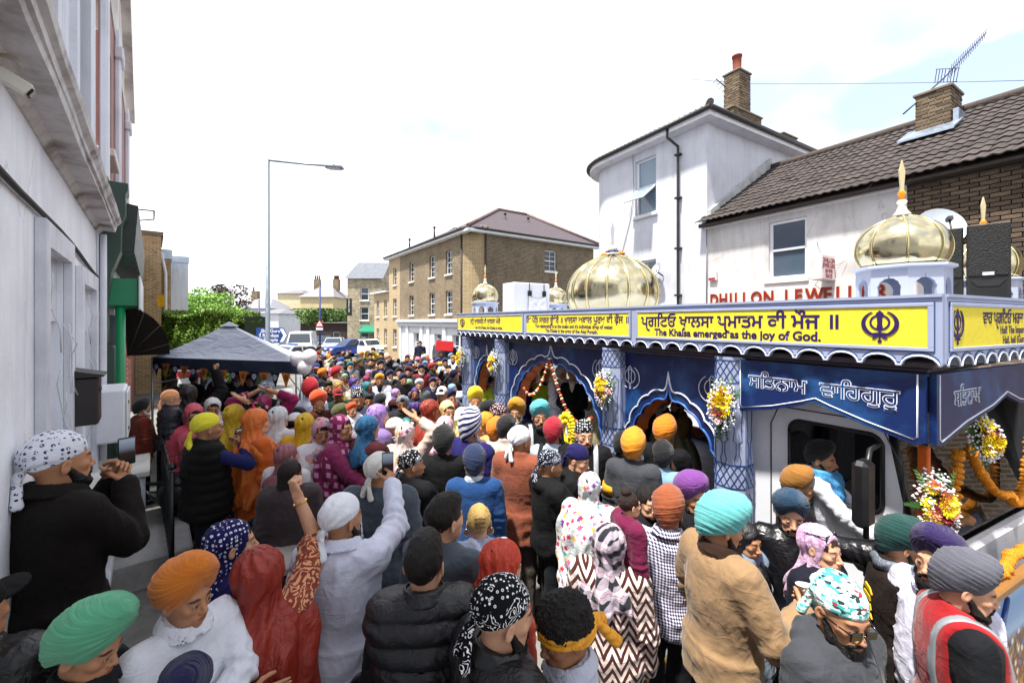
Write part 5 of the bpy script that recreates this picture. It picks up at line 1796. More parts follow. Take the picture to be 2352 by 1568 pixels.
MB().tube([(-0.06, rc + 0.05, z) for z in (-0.1, 4, ZE)], 0.05, 6).tube([(rc + 0.05, -0.06, z) for z in (-0.1, 4, ZE)], 0.05, 6).build('downpipe', flat('#3a3230'), bh)
# ---------------------------------------------------------------- far end of the street
def far_house(name, label, px0, px1, d, ztop, zridge, wallc, roofc, wins=(), rz=None, depth=7.0, chim=(), wallm=None, rows=(0.9, 3.4), gable=False):
 P = at(px0, d); Q = at(px1, d)
 L_ = (Q - P).length
 t = thing(name, label, 'house', P, math.atan2((Q - P).y, (Q - P).x) if rz is None else rz)
 hl = []
 nW = max(1, int(L_ / 2.2))
 for r in rows:
  for i in range(nW):
   u = L_ * (i + 0.5) / nW
   hl.append((u - 0.42, u + 0.42, r, r + 1.35))
 F_ = frame((0, 0, 0), (1, 0), (0, -1))
 m = MB(); wall_mesh(m, F_, 0, L_, -0.1, ztop, hl, 0.2)
 m.quad((0, 0, -0.1), (0, depth, -0.1), (0, depth, ztop), (0, 0, ztop)).quad((L_, 0, -0.1), (L_, 0, ztop), (L_, depth, ztop), (L_, depth, -0.1))
 if gable:
  m.quad((0, 0, ztop), (0, depth, ztop), (0, depth / 2, zridge)).quad((L_, 0, ztop), (L_, depth / 2, zridge), (L_, depth, ztop))
 recalc(m.build('wall', wallm or render_wall(wallc, tuple(x * 0.6 for x in srgb(wallc)), 0.4), t))
 for h_ in hl:
  window(t, F_, *h_, 0.12, 1, 2, fw=0.08)
 m = MB()
 i_ = 0.0 if gable else min(2.4, L_ * 0.3)
 a, b = Vector((i_, depth / 2, zridge)), Vector((L_ - i_, depth / 2, zridge))
 e = 0.25
 c0, c1, c2, c3 = Vector((-e, -e, ztop)), Vector((L_ + e, -e, ztop)), Vector((L_ + e, depth + e, ztop)), Vector((-e, depth + e, ztop))
 m.quad(c0, c1, b, a).quad(c2, c3, a, b)
 if not gable:
  m.quad(c1, c2, b).quad(c3, c0, a)
 ro = recalc(m.build('roof', paint(roofc, 0.85, 0, 0.25), t))
 for (u, np_) in chim:
  recalc(MB().box(u - 0.45, u + 0.45, depth / 2 - 0.35, depth / 2 + 0.35, zridge - 0.6, zridge + 1.1).build('chimney', brickwork('#7d6a4c', '#5f5038', axis='x'), t))
  for k in range(np_):
   MB().lathe([(0.12, 0), (0.1, 0.55), (0.13, 0.6)], (u - 0.3 + 0.6 * k / max(1, np_ - 1), depth / 2, zridge + 1.1), 8).build('chimney_pot', paint('#7c4a38', 0.8), t)
 return t
far_house('stone_house', 'flint walled house with grey slate roof beside the brick building', 798, 876, 42, zat(640, 42), zat(600, 44), '#b9ad95', '#6a6f78', rows=(0.6, 3.0, 5.0), wallm=brickwork('#b9ad95', '#8d8168', '#cfc6b0', 0.3, 0.2, 'x'), gable=True, depth=6)
far_house('terraced_house', 'cream terraced house with two tall chimney stacks', 690, 765, 62, zat(682, 62), zat(656, 64), '#c9b88f', '#8a8688', rows=(0.6, 3.2), chim=((0.9, 3), (3.9, 4)), gable=False)
far_house('terraced_house', 'narrow pale house beside the cream terrace', 637, 690, 66, zat(674, 66), zat(664, 68), '#d9cba8', '#77757c', rows=(0.6, 3.2))
far_house('far_house', 'grey end house with hipped slate roof behind the lamp post', 537, 618, 60, zat(708, 60), zat(684, 62), '#b9bcc6', '#8d8f98', rows=(0.8,), chim=((1.0, 1),))
far_house('low_house', 'white low house behind the direction sign', 585, 640, 54, zat(720, 54), zat(708, 55), '#dde0e6', '#7a7a82', rows=(0.8, 2.0))
sh2 = far_house('shop_row', 'low row of shops with dark fronts beside the parked cars', 690, 800, 50, zat(742, 50), zat(738, 52), '#3a2f2c', '#4a4648', rows=(0.3,), depth=4)
# ---------------------------------------------------------------- the float
FO = Vector((3.8, 0.89, 0))
fl = thing('parade_float', 'grey blue parade float lorry with yellow banners, arches and gold domes', 'parade float', FO)
FL_L, FL_W = 7.85, 2.8
GBL = paint('#a3adc9', 0.45, 0, 0.12, 2.0); GBLd = paint('#6d7694', 0.45, 0, 0.15, 2.0)
NAVY = flat('#27447c', 0.45); WL = flat('#e9eef8', 0.5)
BANN = N('banner_yellow')
_v = BANN.co()
_d = BANN.noise(_v, 7, 3, 0.5, 1.0)
_ban = BANN.mix(BANN.ramp(BANN.math('SINE', BANN.math('MULTIPLY', _d, 34)), [(0.3, 0.0), (0.55, 0.35)]), '#efdc3c', '#dac82e')
BANN.base(_ban).rough(0.4).bump(BANN.noise(_v, 5, 3), 0.12, 0.02)
BLUE = N('painted_board')
_v = BLUE.co()
_q = BLUE.noise(_v, 2.2, 5, 0.6)
BLUE.base(BLUE.mix(BLUE.ramp(_q, [(0.48, 0.0), (0.75, 0.85)]), '#12275a', '#316aa6')).rough(0.32)  # paler blue patches are highlights put into the board's colour
BLUE.bump(BLUE.noise(_v, 9, 3), 0.05, 0.01)
BLUE = BLUE.m; BANN = BANN.m
LEFTV = lambda y, z, x=0.0: Vector((x, y, z))
def khanda_polys():
 P = []
 P.append([(0, .5), (.1, .4), (.075, .34), (.06, .1), (.085, -.06), (.03, -.12), (.03, -.3), (-.03, -.3), (-.03, -.12), (-.085, -.06), (-.06, .1), (-.075, .34), (-.1, .4)])
 P.append([(.055 * math.cos(a), -.42 + .055 * math.sin(a)) for a in [2 * math.pi * i / 12 for i in range(12)]])
 P.append([(-.02, -.28), (.02, -.28), (.02, -.4), (-.02, -.4)])
 for s in (-1, 1):
  out = [(s * .47 * math.cos(a), .1 + .4 * math.sin(a)) for a in [R(62 - i * 11) for i in range(13)]]
  inn = [(s * (.36 * math.cos(a)), .13 + .36 * math.sin(a)) for a in [R(62 - i * 11) for i in range(12)]]
  q = out + [(s * .02, -.24), (s * -.13, -.36), (s * -.2, -.33), (s * -.1, -.26)] + [(s * .06, -.16)] + inn[::-1]
  P.append(q)
 ring = []
 for i in range(28):
  a, b = 2 * math.pi * i / 28, 2 * math.pi * (i + 1) / 28
  ring.append([(.26 * math.cos(a), .14 + .24 * math.sin(a)), (.26 * math.cos(b), .14 + .24 * math.sin(b)), (.205 * math.cos(b), .14 + .19 * math.sin(b)), (.205 * math.cos(a), .14 + .19 * math.sin(a))])
 return P, ring
def khanda(size, M, mat, parent, t=0.004, sx=1.0, name='emblem'):
 P, ring = khanda_polys()
 m = MB()
 for k, q in enumerate(P):
  m.prism([(x * size * sx, y * size) for x, y in q], 0.0003 * k, t + 0.0004 * k, M, 'z')
 for q in ring:
  m.prism([(x * size * sx, y * size) for x, y in q], 0.0, t - 0.0005, M, 'z')
 return m.build(name, mat, parent)
def khanda_lines(size, M, mat, parent, r=0.006, sx=1.0):
 P, ring = khanda_polys()
 m = MB()
 for q in P[:1] + [P[3][:13], P[4][:13]]:
  q = q if q is not P[0] else q + q[:1]
  m.tube([M @ Vector((x * size * sx, y * size, 0)) for x, y in q], r, 5)
 for rr in (.26,):
  m.tube([M @ Vector((rr * size * sx * math.cos(a), (.14 + rr * 0.93 * math.sin(a)) * size, 0)) for a in [2 * math.pi * i / 24 for i in range(25)]], r, 5)
 return m.build('emblem', mat, parent)
Z0, Z1 = 2.60, 3.06
def fascia(u0, u1, M, parent, lines, emblem=None, nsc=12):
 """M: local (u to the viewer's right, z up, out); u0..u1"""
 poly = [(u0, Z1), (u0, Z0 + 0.02)]
 w_ = (u1 - u0) / nsc
 edge = []
 for i in range(nsc):
  for k in range(9):
   a = math.pi * k / 8
   edge.append((u0 + w_ * (i + 0.5) - w_ * 0.44 * math.cos(a), Z0 + 0.07 * math.sin(a)))
 poly += edge + [(u1, Z0 + 0.02), (u1, Z1)]
 fp = recalc(MB().prism(poly[::-1], -0.05, 0.0, M, 'z').build('fascia_panel', GBL, parent))
 MB().tube([M @ Vector((x, z, 0.004)) for x, z in edge], 0.008, 5).build('scallop_edge', flat('#dfe6f4', 0.4), fp)
 MB().tube([M @ Vector((x, z + 0.02, 0.001)) for x, z in edge], 0.005, 5).build('scallop_line', NAVY, fp)
 b0, b1, s0, s1 = u0 + 0.07, u1 - 0.07, Z0 + 0.125, Z1 - 0.06
 fr = MB()
 for (a, b, c, e) in ((b0 - 0.03, b1 + 0.03, s1, s1 + 0.025), (b0 - 0.03, b1 + 0.03, s0 - 0.025, s0), (b0 - 0.03, b0, s0, s1), (b1, b1 + 0.03, s0, s1)):
  fr.bbox(a, b, c, e, 0.0, 0.014, 0.003, M)
 recalc(fr.build('sign_frame', GBL, fp))
 ln = MB()
 for (a, b, c, e) in ((b0 - 0.036, b1 + 0.036, s1 + 0.026, s1 + 0.031), (b0 - 0.036, b1 + 0.036, s0 - 0.031, s0 - 0.026), (b0 - 0.036, b0 - 0.031, s0 - 0.02, s1 + 0.02), (b1 + 0.031, b1 + 0.036, s0 - 0.02, s1 + 0.02)):
  ln.box(a, b, c, e, 0.0005, 0.004, M)
 recalc(ln.build('sign_line', NAVY, fp))
 recalc(MB().box(b0, b1, s0, s1, 0.001, 0.006, M).build('sign_panel', BANN, fp))
 tx = flat('#2a1458', 0.5)
 for (s, size, u, z, sx, bold) in lines:
  text_mesh(s, size, M @ Matrix.Translation((u, z, 0.0085)), tx, fp, 'lettering', 0.0, bold, 'CENTER', sx)
 if emblem:
  for (u, z, sz, sx) in emblem:
   khanda(sz, M @ Matrix.Translation((u, z, 0.0075)), tx, fp, 0.003, sx)
 recalc(MB().box(u0, u1, Z1, Z1 + 0.02, -0.05, 0.012, M).build('top_rail', GBL, fp))
 return fp
Sd = lambda o: txf((0, 0, 0), (0, -1, 0), (-1, 0, 0))
MS = Matrix(((0, 0, -1, 0), (-1, 0, 0, 0), (0, 1, 0, 0), (0, 0, 0, 1)))      # u -> -y, z -> z, out -> -x
RF = Matrix.Rotation(R(-5), 4, 'Z')
MF = RF @ Matrix(((1, 0, 0, 0), (0, 0, -1, 0), (0, 1, 0, 0), (0, 0, 0, 1)))
fascia(-2.63, 0.0, MS, fl, [('ਪੑਗਿਟਓ ਖ਼ਾਲਸਾ ਪੑਮਾਤਮ ਕੀ ਮੌਜ ॥', 0.165, -1.53, 2.845, 1.0, 0.004), ('The Khalsa emerged as the joy of God.', 0.105, -1.5, 2.745, 0.98, 0.0035)], [(-0.32, 2.86, 0.24, 0.95)])
fascia(-5.03, -2.63, MS, fl, [('ਓਤ ਪੋਿਤ ਸਾਗਰ ਬੂੰਦੇਰੋ ॥ ਖ਼ਾਲਸਾ ਅਕਾਲ ਪੁਰਖ ਕੀ ਫ਼ੌਜ ॥', 0.125, -3.83, 2.88, 0.96, 0.003), ("The relationship is as the ocean and it's individual drop of water.", 0.072, -3.83, 2.805, 0.93, 0.002), ('The Khalsa is the army of the Akal Purakh.', 0.072, -3.83, 2.735, 0.95, 0.002)], None, 11)
fascia(-7.85, -5.03, MS, fl, [('ਹਉ ਖ਼ਾਲਸਿਹ ਕੋ ਖ਼ਾਲਸਾ ਮੇਰੋ', 0.13, -6.5, 2.86, 1.05, 0.003), ('I am the Khalsa, the Khalsa is mine.', 0.085, -6.35, 2.75, 0.95, 0.002)], [(-7.55, 2.86, 0.22, 1.15)], 12)
fascia(0.055, 2.8, MF, fl, [('ਵਾਹ ਪੑਗਿਟਓ ਮਰਦ ਅਗੰਮੜਾ ਵਰੀਆਮ ਇਕੇਲਾ', 0.125, 1.55, 2.885, 0.95, 0.003), ('Hail! The Impervious Being was manifested', 0.08, 1.6, 2.81, 0.95, 0.002), ('Hail, hail (Guru) Gobind Singh, He, Himself', 0.08, 1.65, 2.735, 0.95, 0.002)], [(0.2, 2.86, 0.25, 0.8)], 13)
recalc(MB().box(2.75, 2.8, 0.05, FL_L, Z0, Z1).build('fascia_panel', GBL, fl)); recalc(MB().box(0.0, 2.8, FL_L - 0.05, FL_L, Z0, Z1).build('fascia_panel', GBL, fl))
recalc(MB().box(0.05, 2.75, 0.05, FL_L - 0.05, 2.98, 3.03).build('roof_deck', paint('#a9b0c2', 0.6), fl))
mo = MB()
for i, (x, za, zb) in enumerate(((0.05, 2.58, 2.63), (0.08, 2.55, 2.58), (0.1, 2.52, 2.55))):
 mo.bbox(x, 2.8 - x, x, FL_L - x, za, zb, 0.012)
recalc(mo.build('cornice_moulding', paint('#4a444c', 0.4, 0.2), fl))
recalc(MB().box(0.2, 2.6, 1.75, FL_L - 0.15, 0.3, 0.92).build('chassis', paint('#3a4a78', 0.5), fl))
def pillar(y):
 r = 0.17
 p = MB().lathe([(r, 0.25), (r, 2.56)], (0.17, y, 0), 8, False, None, math.pi / 8).build('pillar', GBL, fl)
 ln = MB(); wv = MB()
 ap = r * math.cos(math.pi / 8); hw = r * math.sin(math.pi / 8)
 for k in (3, 4, 5, 6):
  a = math.pi * k / 4
  nx, ny = math.cos(a), math.sin(a); tx, ty = -ny, nx
  o = Vector((0.17 + nx * (ap + 0.002), y + ny * (ap + 0.002), 0))
  P = lambda u, z: o + Vector((tx * u * hw, ty * u * hw, z))
  def seg(p0, p1, w_=0.0042):
   ln.tube([P(*p0), P(*p1)], w_, 4, False)
  for (za, zb, nn) in ((2.32, 2.53, 1), (1.32, 1.54, 1), (0.55, 0.77, 1)):
   for i in range(nn):
    h = (zb - za) / nn
    seg((-1, za + i * h), (1, za + (i + 1) * h)); seg((1, za + i * h), (-1, za + (i + 1) * h))
    seg((-1, za + (i + .5) * h), (0, za + (i + 1) * h)); seg((0, za + i * h), (1, za + (i + .5) * h))
    seg((1, za + (i + .5) * h), (0, za + (i + 1) * h)); seg((0, za + i * h), (-1, za + (i + .5) * h))
   seg((-1, za), (1, za)); seg((-1, zb), (1, zb))
  for zt in (2.22, 1.27):
   pts = [(0, zt), (.35, zt - .05), (.7, zt - .06), (.6, zt - .2), (.45, zt - .36), (.6, zt - .45), (.2, zt - .47), (.2, zt - .58), (.45, zt - .63), (.3, zt - .69), (0, zt - .7)]
   pts = pts + [(-u, z) for u, z in pts[::-1]]
   ln.tube([P(*q) for q in pts], 0.004, 4, False)
 ln.build('line_work', NAVY, p)
 return p
PY = [2.4 - 0.89, 4.0 - 0.89, 6.93 - 0.89, 8.53 - 0.89 - 0.1]
for y in PY:
 pillar(y)
def arch_curve(y0, y1, zs, zp, n=5):
 """left foot -> peak -> right foot"""
 ym, hw = (y0 + y1) / 2, (y1 - y0) / 2
 og = min(0.2, 0.3 * (zp - zs))
 base = [(ym - hw * math.cos(a), zs + (zp - og - zs) * math.sin(a)) for a in [R(82) * i / n for i in range(n + 1)]]
 half = []
 for i in range(n):
  (ya, za), (yb, zb) = base[i], base[i + 1]
  dx, dz = yb - ya, zb - za
  l_ = math.hypot(dx, dz)
  for k in range(8):
   t = k / 8
   b = 0.16 * l_ * math.sin(math.pi * t) ** 0.7
   half.append((ya + dx * t - dz / l_ * b, za + dz * t + dx / l_ * b))
 last = base[-1]
 for k in range(7):
  t = k / 6
  half.append((last[0] + (ym - last[0]) * t ** 0.55, last[1] + (zp - last[1]) * t ** 2.0))
 return half + [(2 * ym - y, z) for y, z in half[::-1][1:]]
def board(ya, yb, a0, a1, zs, zp, x=0.2, zb=0.5, zt=2.54, emblems=(), n=5):
 c = arch_curve(a0, a1, zs, zp, n)
 poly = [(ya, zb), (ya, zt), (yb, zt), (yb, zb), (a1, zb)] + c[::-1] + [(a0, zb)]
 b = recalc(MB().prism(poly, x, x + 0.05, None, 'x').build('arch_board', BLUE, fl))
 ym = (a0 + a1) / 2
 ow = MB().tube([(x - 0.006, ym + (y - ym) * 1.12, zs + (z - zs) * 1.08 + 0.03) for y, z in c], 0.011, 6)
 ow.build('arch_outline', WL, b)
 iw = MB().tube([(x + 0.0, y, z) for y, z in c], 0.014, 6)
 iw.build('arch_edge', flat('#3a62a6', 0.4), b)
 for (y, z, s) in emblems:
  khanda_lines(s, Matrix.Translation((x - 0.006, y, z)) @ MS, WL, b, 0.0055, 0.9)
 return b
board(PY[0] + 0.1, PY[1] - 0.1, PY[0] + 0.16, PY[1] - 0.2, 1.05, 2.2, emblems=((PY[1] - 0.24, 2.16, 0.36), (PY[0] + 0.24, 2.16, 0.36)), n=5)
board(PY[1] + 0.1, PY[2] - 0.1, PY[1] + 0.3, PY[2] - 0.35, 1.2, 2.42, emblems=((PY[2] - 0.3, 2.2, 0.36), (PY[1] + 0.3, 2.2, 0.36)), n=6)
board(PY[2] + 0.1, PY[3] - 0.1, PY[2] + 0.22, PY[3] - 0.25, 1.2, 2.3, emblems=((PY[3] - 0.26, 2.2, 0.34),), n=5)
ORN = N('inner_panel')
_v = ORN.co()
_w = ORN.noise(_v, 2.0, 3, 0.5, 1.5)
ORN.base(ORN.mix(ORN.ramp(ORN.math('SINE', ORN.math('MULTIPLY', _w, 22)), [(0.3, 0.0), (0.6, 1.0)]), '#c9652a', '#d9c9a0')).rough(0.5)
ORN = ORN.m
recalc(MB().box(2.55, 2.6, 1.75, FL_L - 0.2, 0.4, 1.1).build('inner_wall', ORN, fl))
for (ya, yb, a0, a1, zs, zp, nn_) in ((PY[0] + .1, PY[1] - .1, PY[0] + .16, PY[1] - .2, 1.05, 2.2, 5), (PY[1] + .1, PY[2] - .1, PY[1] + .3, PY[2] - .35, 1.2, 2.42, 6), (PY[2] + .1, PY[3] - .1, PY[2] + .22, PY[3] - .25, 1.2, 2.3, 5)):
 c = arch_curve(a0, a1, zs, zp, nn_)
 recalc(MB().prism([(ya, 1.1), (ya, 2.44), (yb, 2.44), (yb, 1.1), (a1, 1.1)] + c[::-1] + [(a0, 1.1)], 2.55, 2.6, None, 'x').build('arch_board', ORN, fl))
 ca = arch_curve(a0 - 0.02, a1 + 0.02, zs, zp + 0.02, nn_)
 rv = MB()
 for i in range(len(ca) - 1):
  (y0_, z0_), (y1_, z1_) = ca[i], ca[i + 1]
  rv.quad((0.251, y0_, z0_), (0.42, y0_ + (0.05 if y0_ < (a0 + a1) / 2 else -0.05), z0_ - 0.03), (0.42, y1_ + (0.05 if y1_ < (a0 + a1) / 2 else -0.05), z1_ - 0.03), (0.251, y1_, z1_))
 rv.build('arch_reveal', paint('#d9701c', 0.45), fl)
recalc(MB().box(0.25, 2.5, FL_L - 0.25, FL_L - 0.2, 0.9, 2.42).build('inner_wall', ORN, fl))
recalc(MB().box(0.27, 2.5, 1.72, 1.76, 0.4, 2.42).build('inner_wall', paint('#2b3040', 0.6), fl))
thr = MB()
G = grid((-0.55, -0.75, -0.1), (0.55, 0.75, 0.8), 0.03)
d_ = smin(ell(G, (0, 0, 0.1), (0.45, 0.62, 0.5)), ell(G, (0.05, 0.1, 0.4), (0.28, 0.4, 0.28)), 0.1)
V, Q = surf(smax(d_, -G[2], 0.02), (-0.55, -0.75, -0.1), 0.03)
V = V + normals(V, Q) * (np.sin(np.arctan2(V[:, 0], V[:, 1]) * 14 + V[:, 2] * 6) * 0.015)[:, None]
th_ = mesh_from('draped_throne', V, Q, cloth('#6fae8e', 'damask', '#a8642c', s=1.3), None, True)
th_.location = FO + Vector((0.85, PY[1] + 0.75, 0.92))
tag(th_, 'throne draped in green and gold brocade inside the float', 'throne')
th2 = mesh_from('brocade_drape', V * np.array((0.7, 0.6, 1.0), f32), Q, cloth('#5f9a80', 'damask', '#a8642c', s=1.5), None, True)
th2.location = FO + Vector((0.75, PY[1] - 0.42, 0.92))
tag(th2, 'green brocade drape inside the right hand arch', 'drape')
wc = mesh_from('white_sheet', V * np.array((0.8, 0.9, 0.55), f32), Q, cloth('#dfe2ee', 'silk'), None, True)
wc.location = FO + Vector((0.75, PY[1] + 1.75, 0.92))
tag(wc, 'white sheet over a seat inside the middle arch', 'sheet')
hdp = [(-1.42, 2.54), (-1.42, 2.08), (-1.36, 2.06), (-1.1, 2.12), (-0.86, 2.2), (-0.76, 2.24), (-0.66, 2.2), (-0.42, 2.12), (-0.16, 2.05), (-0.1, 2.07), (-0.1, 2.54)]
def header(M, poly, uc, us, words):
 h = recalc(MB().prism(poly[::-1], -0.04, 0.0, M, 'z').build('header_board', BLUE, fl))
 lo = [(u, z) for u, z in poly[1:-1]]
 MB().tube([M @ Vector((u, z + 0.035, 0.002)) for u, z in [(poly[0][0] + 0.04, 2.5)] + [(min(max(u, poly[0][0] + 0.04), poly[-1][0] - 0.04), z) for u, z in lo] + [(poly[-1][0] - 0.04, 2.5)]], 0.005, 5).build('header_line', WL, h)
 for (s, u) in words:
  a = text_mesh(s, 0.165, M @ Matrix.Translation((u, 2.3, 0.002)), WL, h, 'lettering', 0.002, 0.0048, 'CENTER', us)
  text_mesh(s, 0.165, M @ Matrix.Translation((u, 2.3, 0.0055)), BLUE, h, 'letter_fill', 0.0, -0.0002, 'CENTER', us)
 return h
header(Matrix.Translation((0.07, 0, 0)) @ MS, hdp, 0, 1.0, (('ਸਿਤਨਾਮ', -1.06), ('ਵਾਿਹਗੁਰੂ', -0.48)))
hdf = [(0.13, 2.54), (0.13, 2.06), (0.2, 2.04), (0.6, 2.14), (1.1, 2.22), (1.38, 2.3), (1.66, 2.22), (2.2, 2.14), (2.6, 2.04), (2.68, 2.06), (2.68, 2.54)]
header(Matrix.Translation((0, 0.07, 0)) @ MF, hdf, 0, 0.95, (('ਸਿਤਨਾਮ', 0.62), ('ਵਾਿਹਗੁਰੂ', 2.0)))
# ---- lorry cab under the header
CW = paint('#eceef4', 0.3, 0.0, 0.06, 2.0, 0)
BLK = paint('#121214', 0.45)
cx = 0.3
Mx = frame((cx, 0, 0), (0, 1), (-1, 0))
m = MB()
from mathutils.geometry import tessellate_polygon
def rrect(a, b, c, e, r, n=6):
 q = []
 for (x, y, a0) in ((b - r, e - r, 0), (a + r, e - r, 90), (a + r, c + r, 180), (b - r, c + r, 270)):
  q += [(x + r * math.cos(R(a0 + 90 * k / n)), y + r * math.sin(R(a0 + 90 * k / n))) for k in range(n + 1)]
 return q
_o = [(0.22, 0.35), (1.5, 0.35), (1.5, 2.4), (0.5, 2.4), (0.38, 2.1), (0.22, 1.2)]; _h = rrect(0.4, 1.06, 1.4, 2.02, 0.09)
_t = tessellate_polygon([[Vector((a, b, 0)) for a, b in _o], [Vector((a, b, 0)) for a, b in _h]])
m.add([Mx @ Vector((a, 0, b)) for a, b in _o + _h], [tuple(t) for t in _t])
cab = recalc(m.build('cab_side', CW, fl))
gk = MB()
gk.tube([Mx @ Vector((a, 0.004, b)) for a, b in _h + _h[:1]], 0.016, 6)
recalc(gk.build('window_seal', BLK, cab))
dl = MB().tube([Mx @ Vector(p) for p in ((1.22, 0.002, 0.5), (1.22, 0.002, 1.95), (1.15, 0.002, 2.12), (0.42, 0.002, 2.12), (0.28, 0.002, 1.8), (0.26, 0.002, 0.5))], 0.006, 5)
dl.build('door_gap', flat('#3a3d44'), cab)
recalc(MB().bbox(1.06, 1.2, 0.003, 0.03, 1.2, 1.25, 0.006, Mx).build('door_handle', BLK, cab))
recalc(MB().box(cx + 0.06, 2.75, 1.44, 1.5, 0.35, 2.4).box(2.69, 2.75, 0.0, 1.44, 0.35, 2.4).build('cab_shell', paint('#2a2c31', 0.6), fl))
recalc(MB().box(cx, 2.75, 0.42, 1.5, 2.4, 2.43).build('cab_roof', CW, fl))
recalc(MB().bbox(cx, 2.75, 0.15, 0.25, 0.35, 1.12, 0.03, RF).build('cab_front', CW, fl))
ap_ = MB()
for x in (cx + 0.03, 2.72):
 ap_.tube([RF @ Vector((x, 0.26, 1.12)), RF @ Vector((x, 0.42, 2.1))], 0.045, 8)
ap_.build('windscreen_pillar', BLK, fl)
recalc(MB().quad(*[RF @ Vector(q) for q in ((cx + 0.05, 0.25, 1.14), (2.7, 0.25, 1.14), (2.7, 0.43, 2.12), (cx + 0.05, 0.43, 2.12))]).build('windscreen', clear_glass(), fl))
recalc(MB().bbox(cx + 0.05, 2.7, 0.31, 0.6, 1.0, 1.12, 0.02, RF).build('dashboard', BLK, fl))
for x in (0.55, 1.6):
 recalc(MB().bbox(x, x + 0.55, 1.0, 1.5, 0.6, 1.0, 0.05).bbox(x, x + 0.55, 1.22, 1.4, 1.0, 1.75, 0.05).build('seat', cloth('#2b2e36'), fl))
recalc(MB().box(cx + 0.01, 2.44, 0.23, 1.44, 0.35, 0.45).build('cab_floor', BLK, fl))
MB().lathe([(0.17, -0.012), (0.185, 0), (0.17, 0.012), (0.155, 0)], (0, 0, 0), 20, True, Matrix.Translation((0.82, 0.72, 1.3)) @ Matrix.Rotation(R(55), 4, 'X')).build('steering_wheel', BLK, fl)
mr = MB().tube([(cx, 0.42, 1.95), (-0.06, 0.36, 1.98), (-0.12, 0.36, 1.85), (-0.12, 0.36, 1.1), (cx, 0.4, 1.05)], 0.018, 8)
mo_ = mr.build('mirror_arm', BLK, fl)
recalc(MB().bbox(-0.2, -0.04, 0.32, 0.42, 1.45, 1.92, 0.03, Matrix.Translation((-0.02, 0.0, 0))).build('mirror', BLK, fl))
recalc(MB().bbox(-0.2, -0.03, 0.3, 0.42, 1.14, 1.34, 0.03).build('mirror', BLK, fl))
recalc(MB().bbox(cx - 0.02, cx + 0.04, 0.14, 0.2, 0.6, 2.0, 0.008).build('orange_strip', cloth('#d8641c'), fl))
for y in (0.75, 5.6, 6.5):
 for x in (0.35, 2.3):
  w_ = MB().lathe([(0.12, -0.1), (0.36, -0.1), (0.4, -0.06), (0.4, 0.06), (0.36, 0.1), (0.12, 0.1)], (0, 0, 0), 24, True, Matrix.Translation((x, y, 0.3)) @ Matrix.Rotation(R(90), 4, 'Y')).build('wheel', paint('#17171a', 0.8), fl)
GOLD = metal('#d3c9a6', 0.2, 0.035, 4); GOLD2 = metal('#e0d2a0', 0.2, 0.05)
def dome(cx_, cy, z, r, h, n=12, squash=1.0, fin='#c7b48a', cloth_=None, spike=0.35):
 k = 20
 prof = []
 for i in range(k + 1):
  t = i / k
  a = -0.62 + t * (math.pi / 2 + 0.62)
  rr = math.cos(a) ** (0.85)
  zz = (math.sin(a) + math.sin(0.62)) / (1 + math.sin(0.62))
  prof.append((max(r * rr, 0.012), h * (zz * 0.93 + 0.07 * t ** 6)))
 vs, fs = [], []
 nn = n * 4
 for (rr, zz) in prof:
  for j in range(nn):
   q = 2 * math.pi * j / nn
   f = 1 - 0.022 * (0.5 - 0.5 * math.cos(n * q)) ** 0.5 * 1.0
   vs.append((cx_ + rr * f * math.cos(q), cy + rr * f * math.sin(q), z + zz))
 for i in range(k):
  for j in range(nn):
   fs.append((i * nn + j, i * nn + (j + 1) % nn, (i + 1) * nn + (j + 1) % nn, (i + 1) * nn + j))
 d = MB().add(vs, fs, True).build('dome', GOLD, fl)
 for j in range(n):
  q = 2 * math.pi * (j + 0.5) / n
  MB().tube([(cx_ + rr * 0.982 * math.cos(q), cy + rr * 0.982 * math.sin(q), z + zz) for rr, zz in prof], 0.011 * r / 0.4 + 0.003, 5).build('rib', GOLD2, d)
 MB().lathe([(0.16 * r, 0), (0.2 * r, 0.03), (0.12 * r, 0.06), (0.08 * r, 0.1), (0.12 * r, 0.13), (0.04 * r, 0.16), (0.02, 0.18)], (cx_, cy, z + h - 0.02), 14).build('finial_base', paint('#e6e2d2', 0.4), d)
 zt = z + h + 0.12
 recalc(MB().prism([(x * (1.0 if r > 0.5 else 0.62), z) for x, z in ((-0.03, 0), (-0.018, spike * 0.3), (-0.035, spike * 0.72), (0, spike), (0.035, spike * 0.72), (0.018, spike * 0.3), (0.03, 0))], -0.006, 0.006, Matrix.Translation((cx_, cy, zt)) @ Matrix.Rotation(R(-35), 4, 'Z')).build('finial', paint(fin, 0.35, 0.3), d))
 return d, zt
def kiosk(cx_, cy, z, r, h):
 k = None
 ap = r * math.cos(math.pi / 8); hw = r * math.sin(math.pi / 8)
 m = MB()
 for j in range(8):
  a = math.pi * j / 4
  M = Matrix.Translation((cx_, cy, z)) @ Matrix.Rotation(a, 4, 'Z') @ Matrix.Translation((ap, 0, 0)) @ Matrix(((0, 0, 1, 0), (1, 0, 0, 0), (0, 1, 0, 0), (0, 0, 0, 1)))
  c = arch_curve(-hw * 0.62, hw * 0.62, h * 0.42, h * 0.86, 3)
  poly = [(-hw, 0), (-hw, h), (hw, h), (hw, 0), (hw * 0.62, 0)] + c[::-1] + [(-hw * 0.62, 0)]
  m.prism(poly, -0.025, 0.0, M, 'z')
 k = recalc(m.build('kiosk', paint('#b9c0d4', 0.45, 0, 0.1), fl))
 MB().lathe([(r * 1.0, h), (r * 1.1, h + 0.01), (r * 1.1, h + 0.03), (r * 0.9, h + 0.035)], (cx_, cy, z), 8, False, None, math.pi / 8).build('kiosk_rim', paint('#c3cada', 0.45), k)
 return k
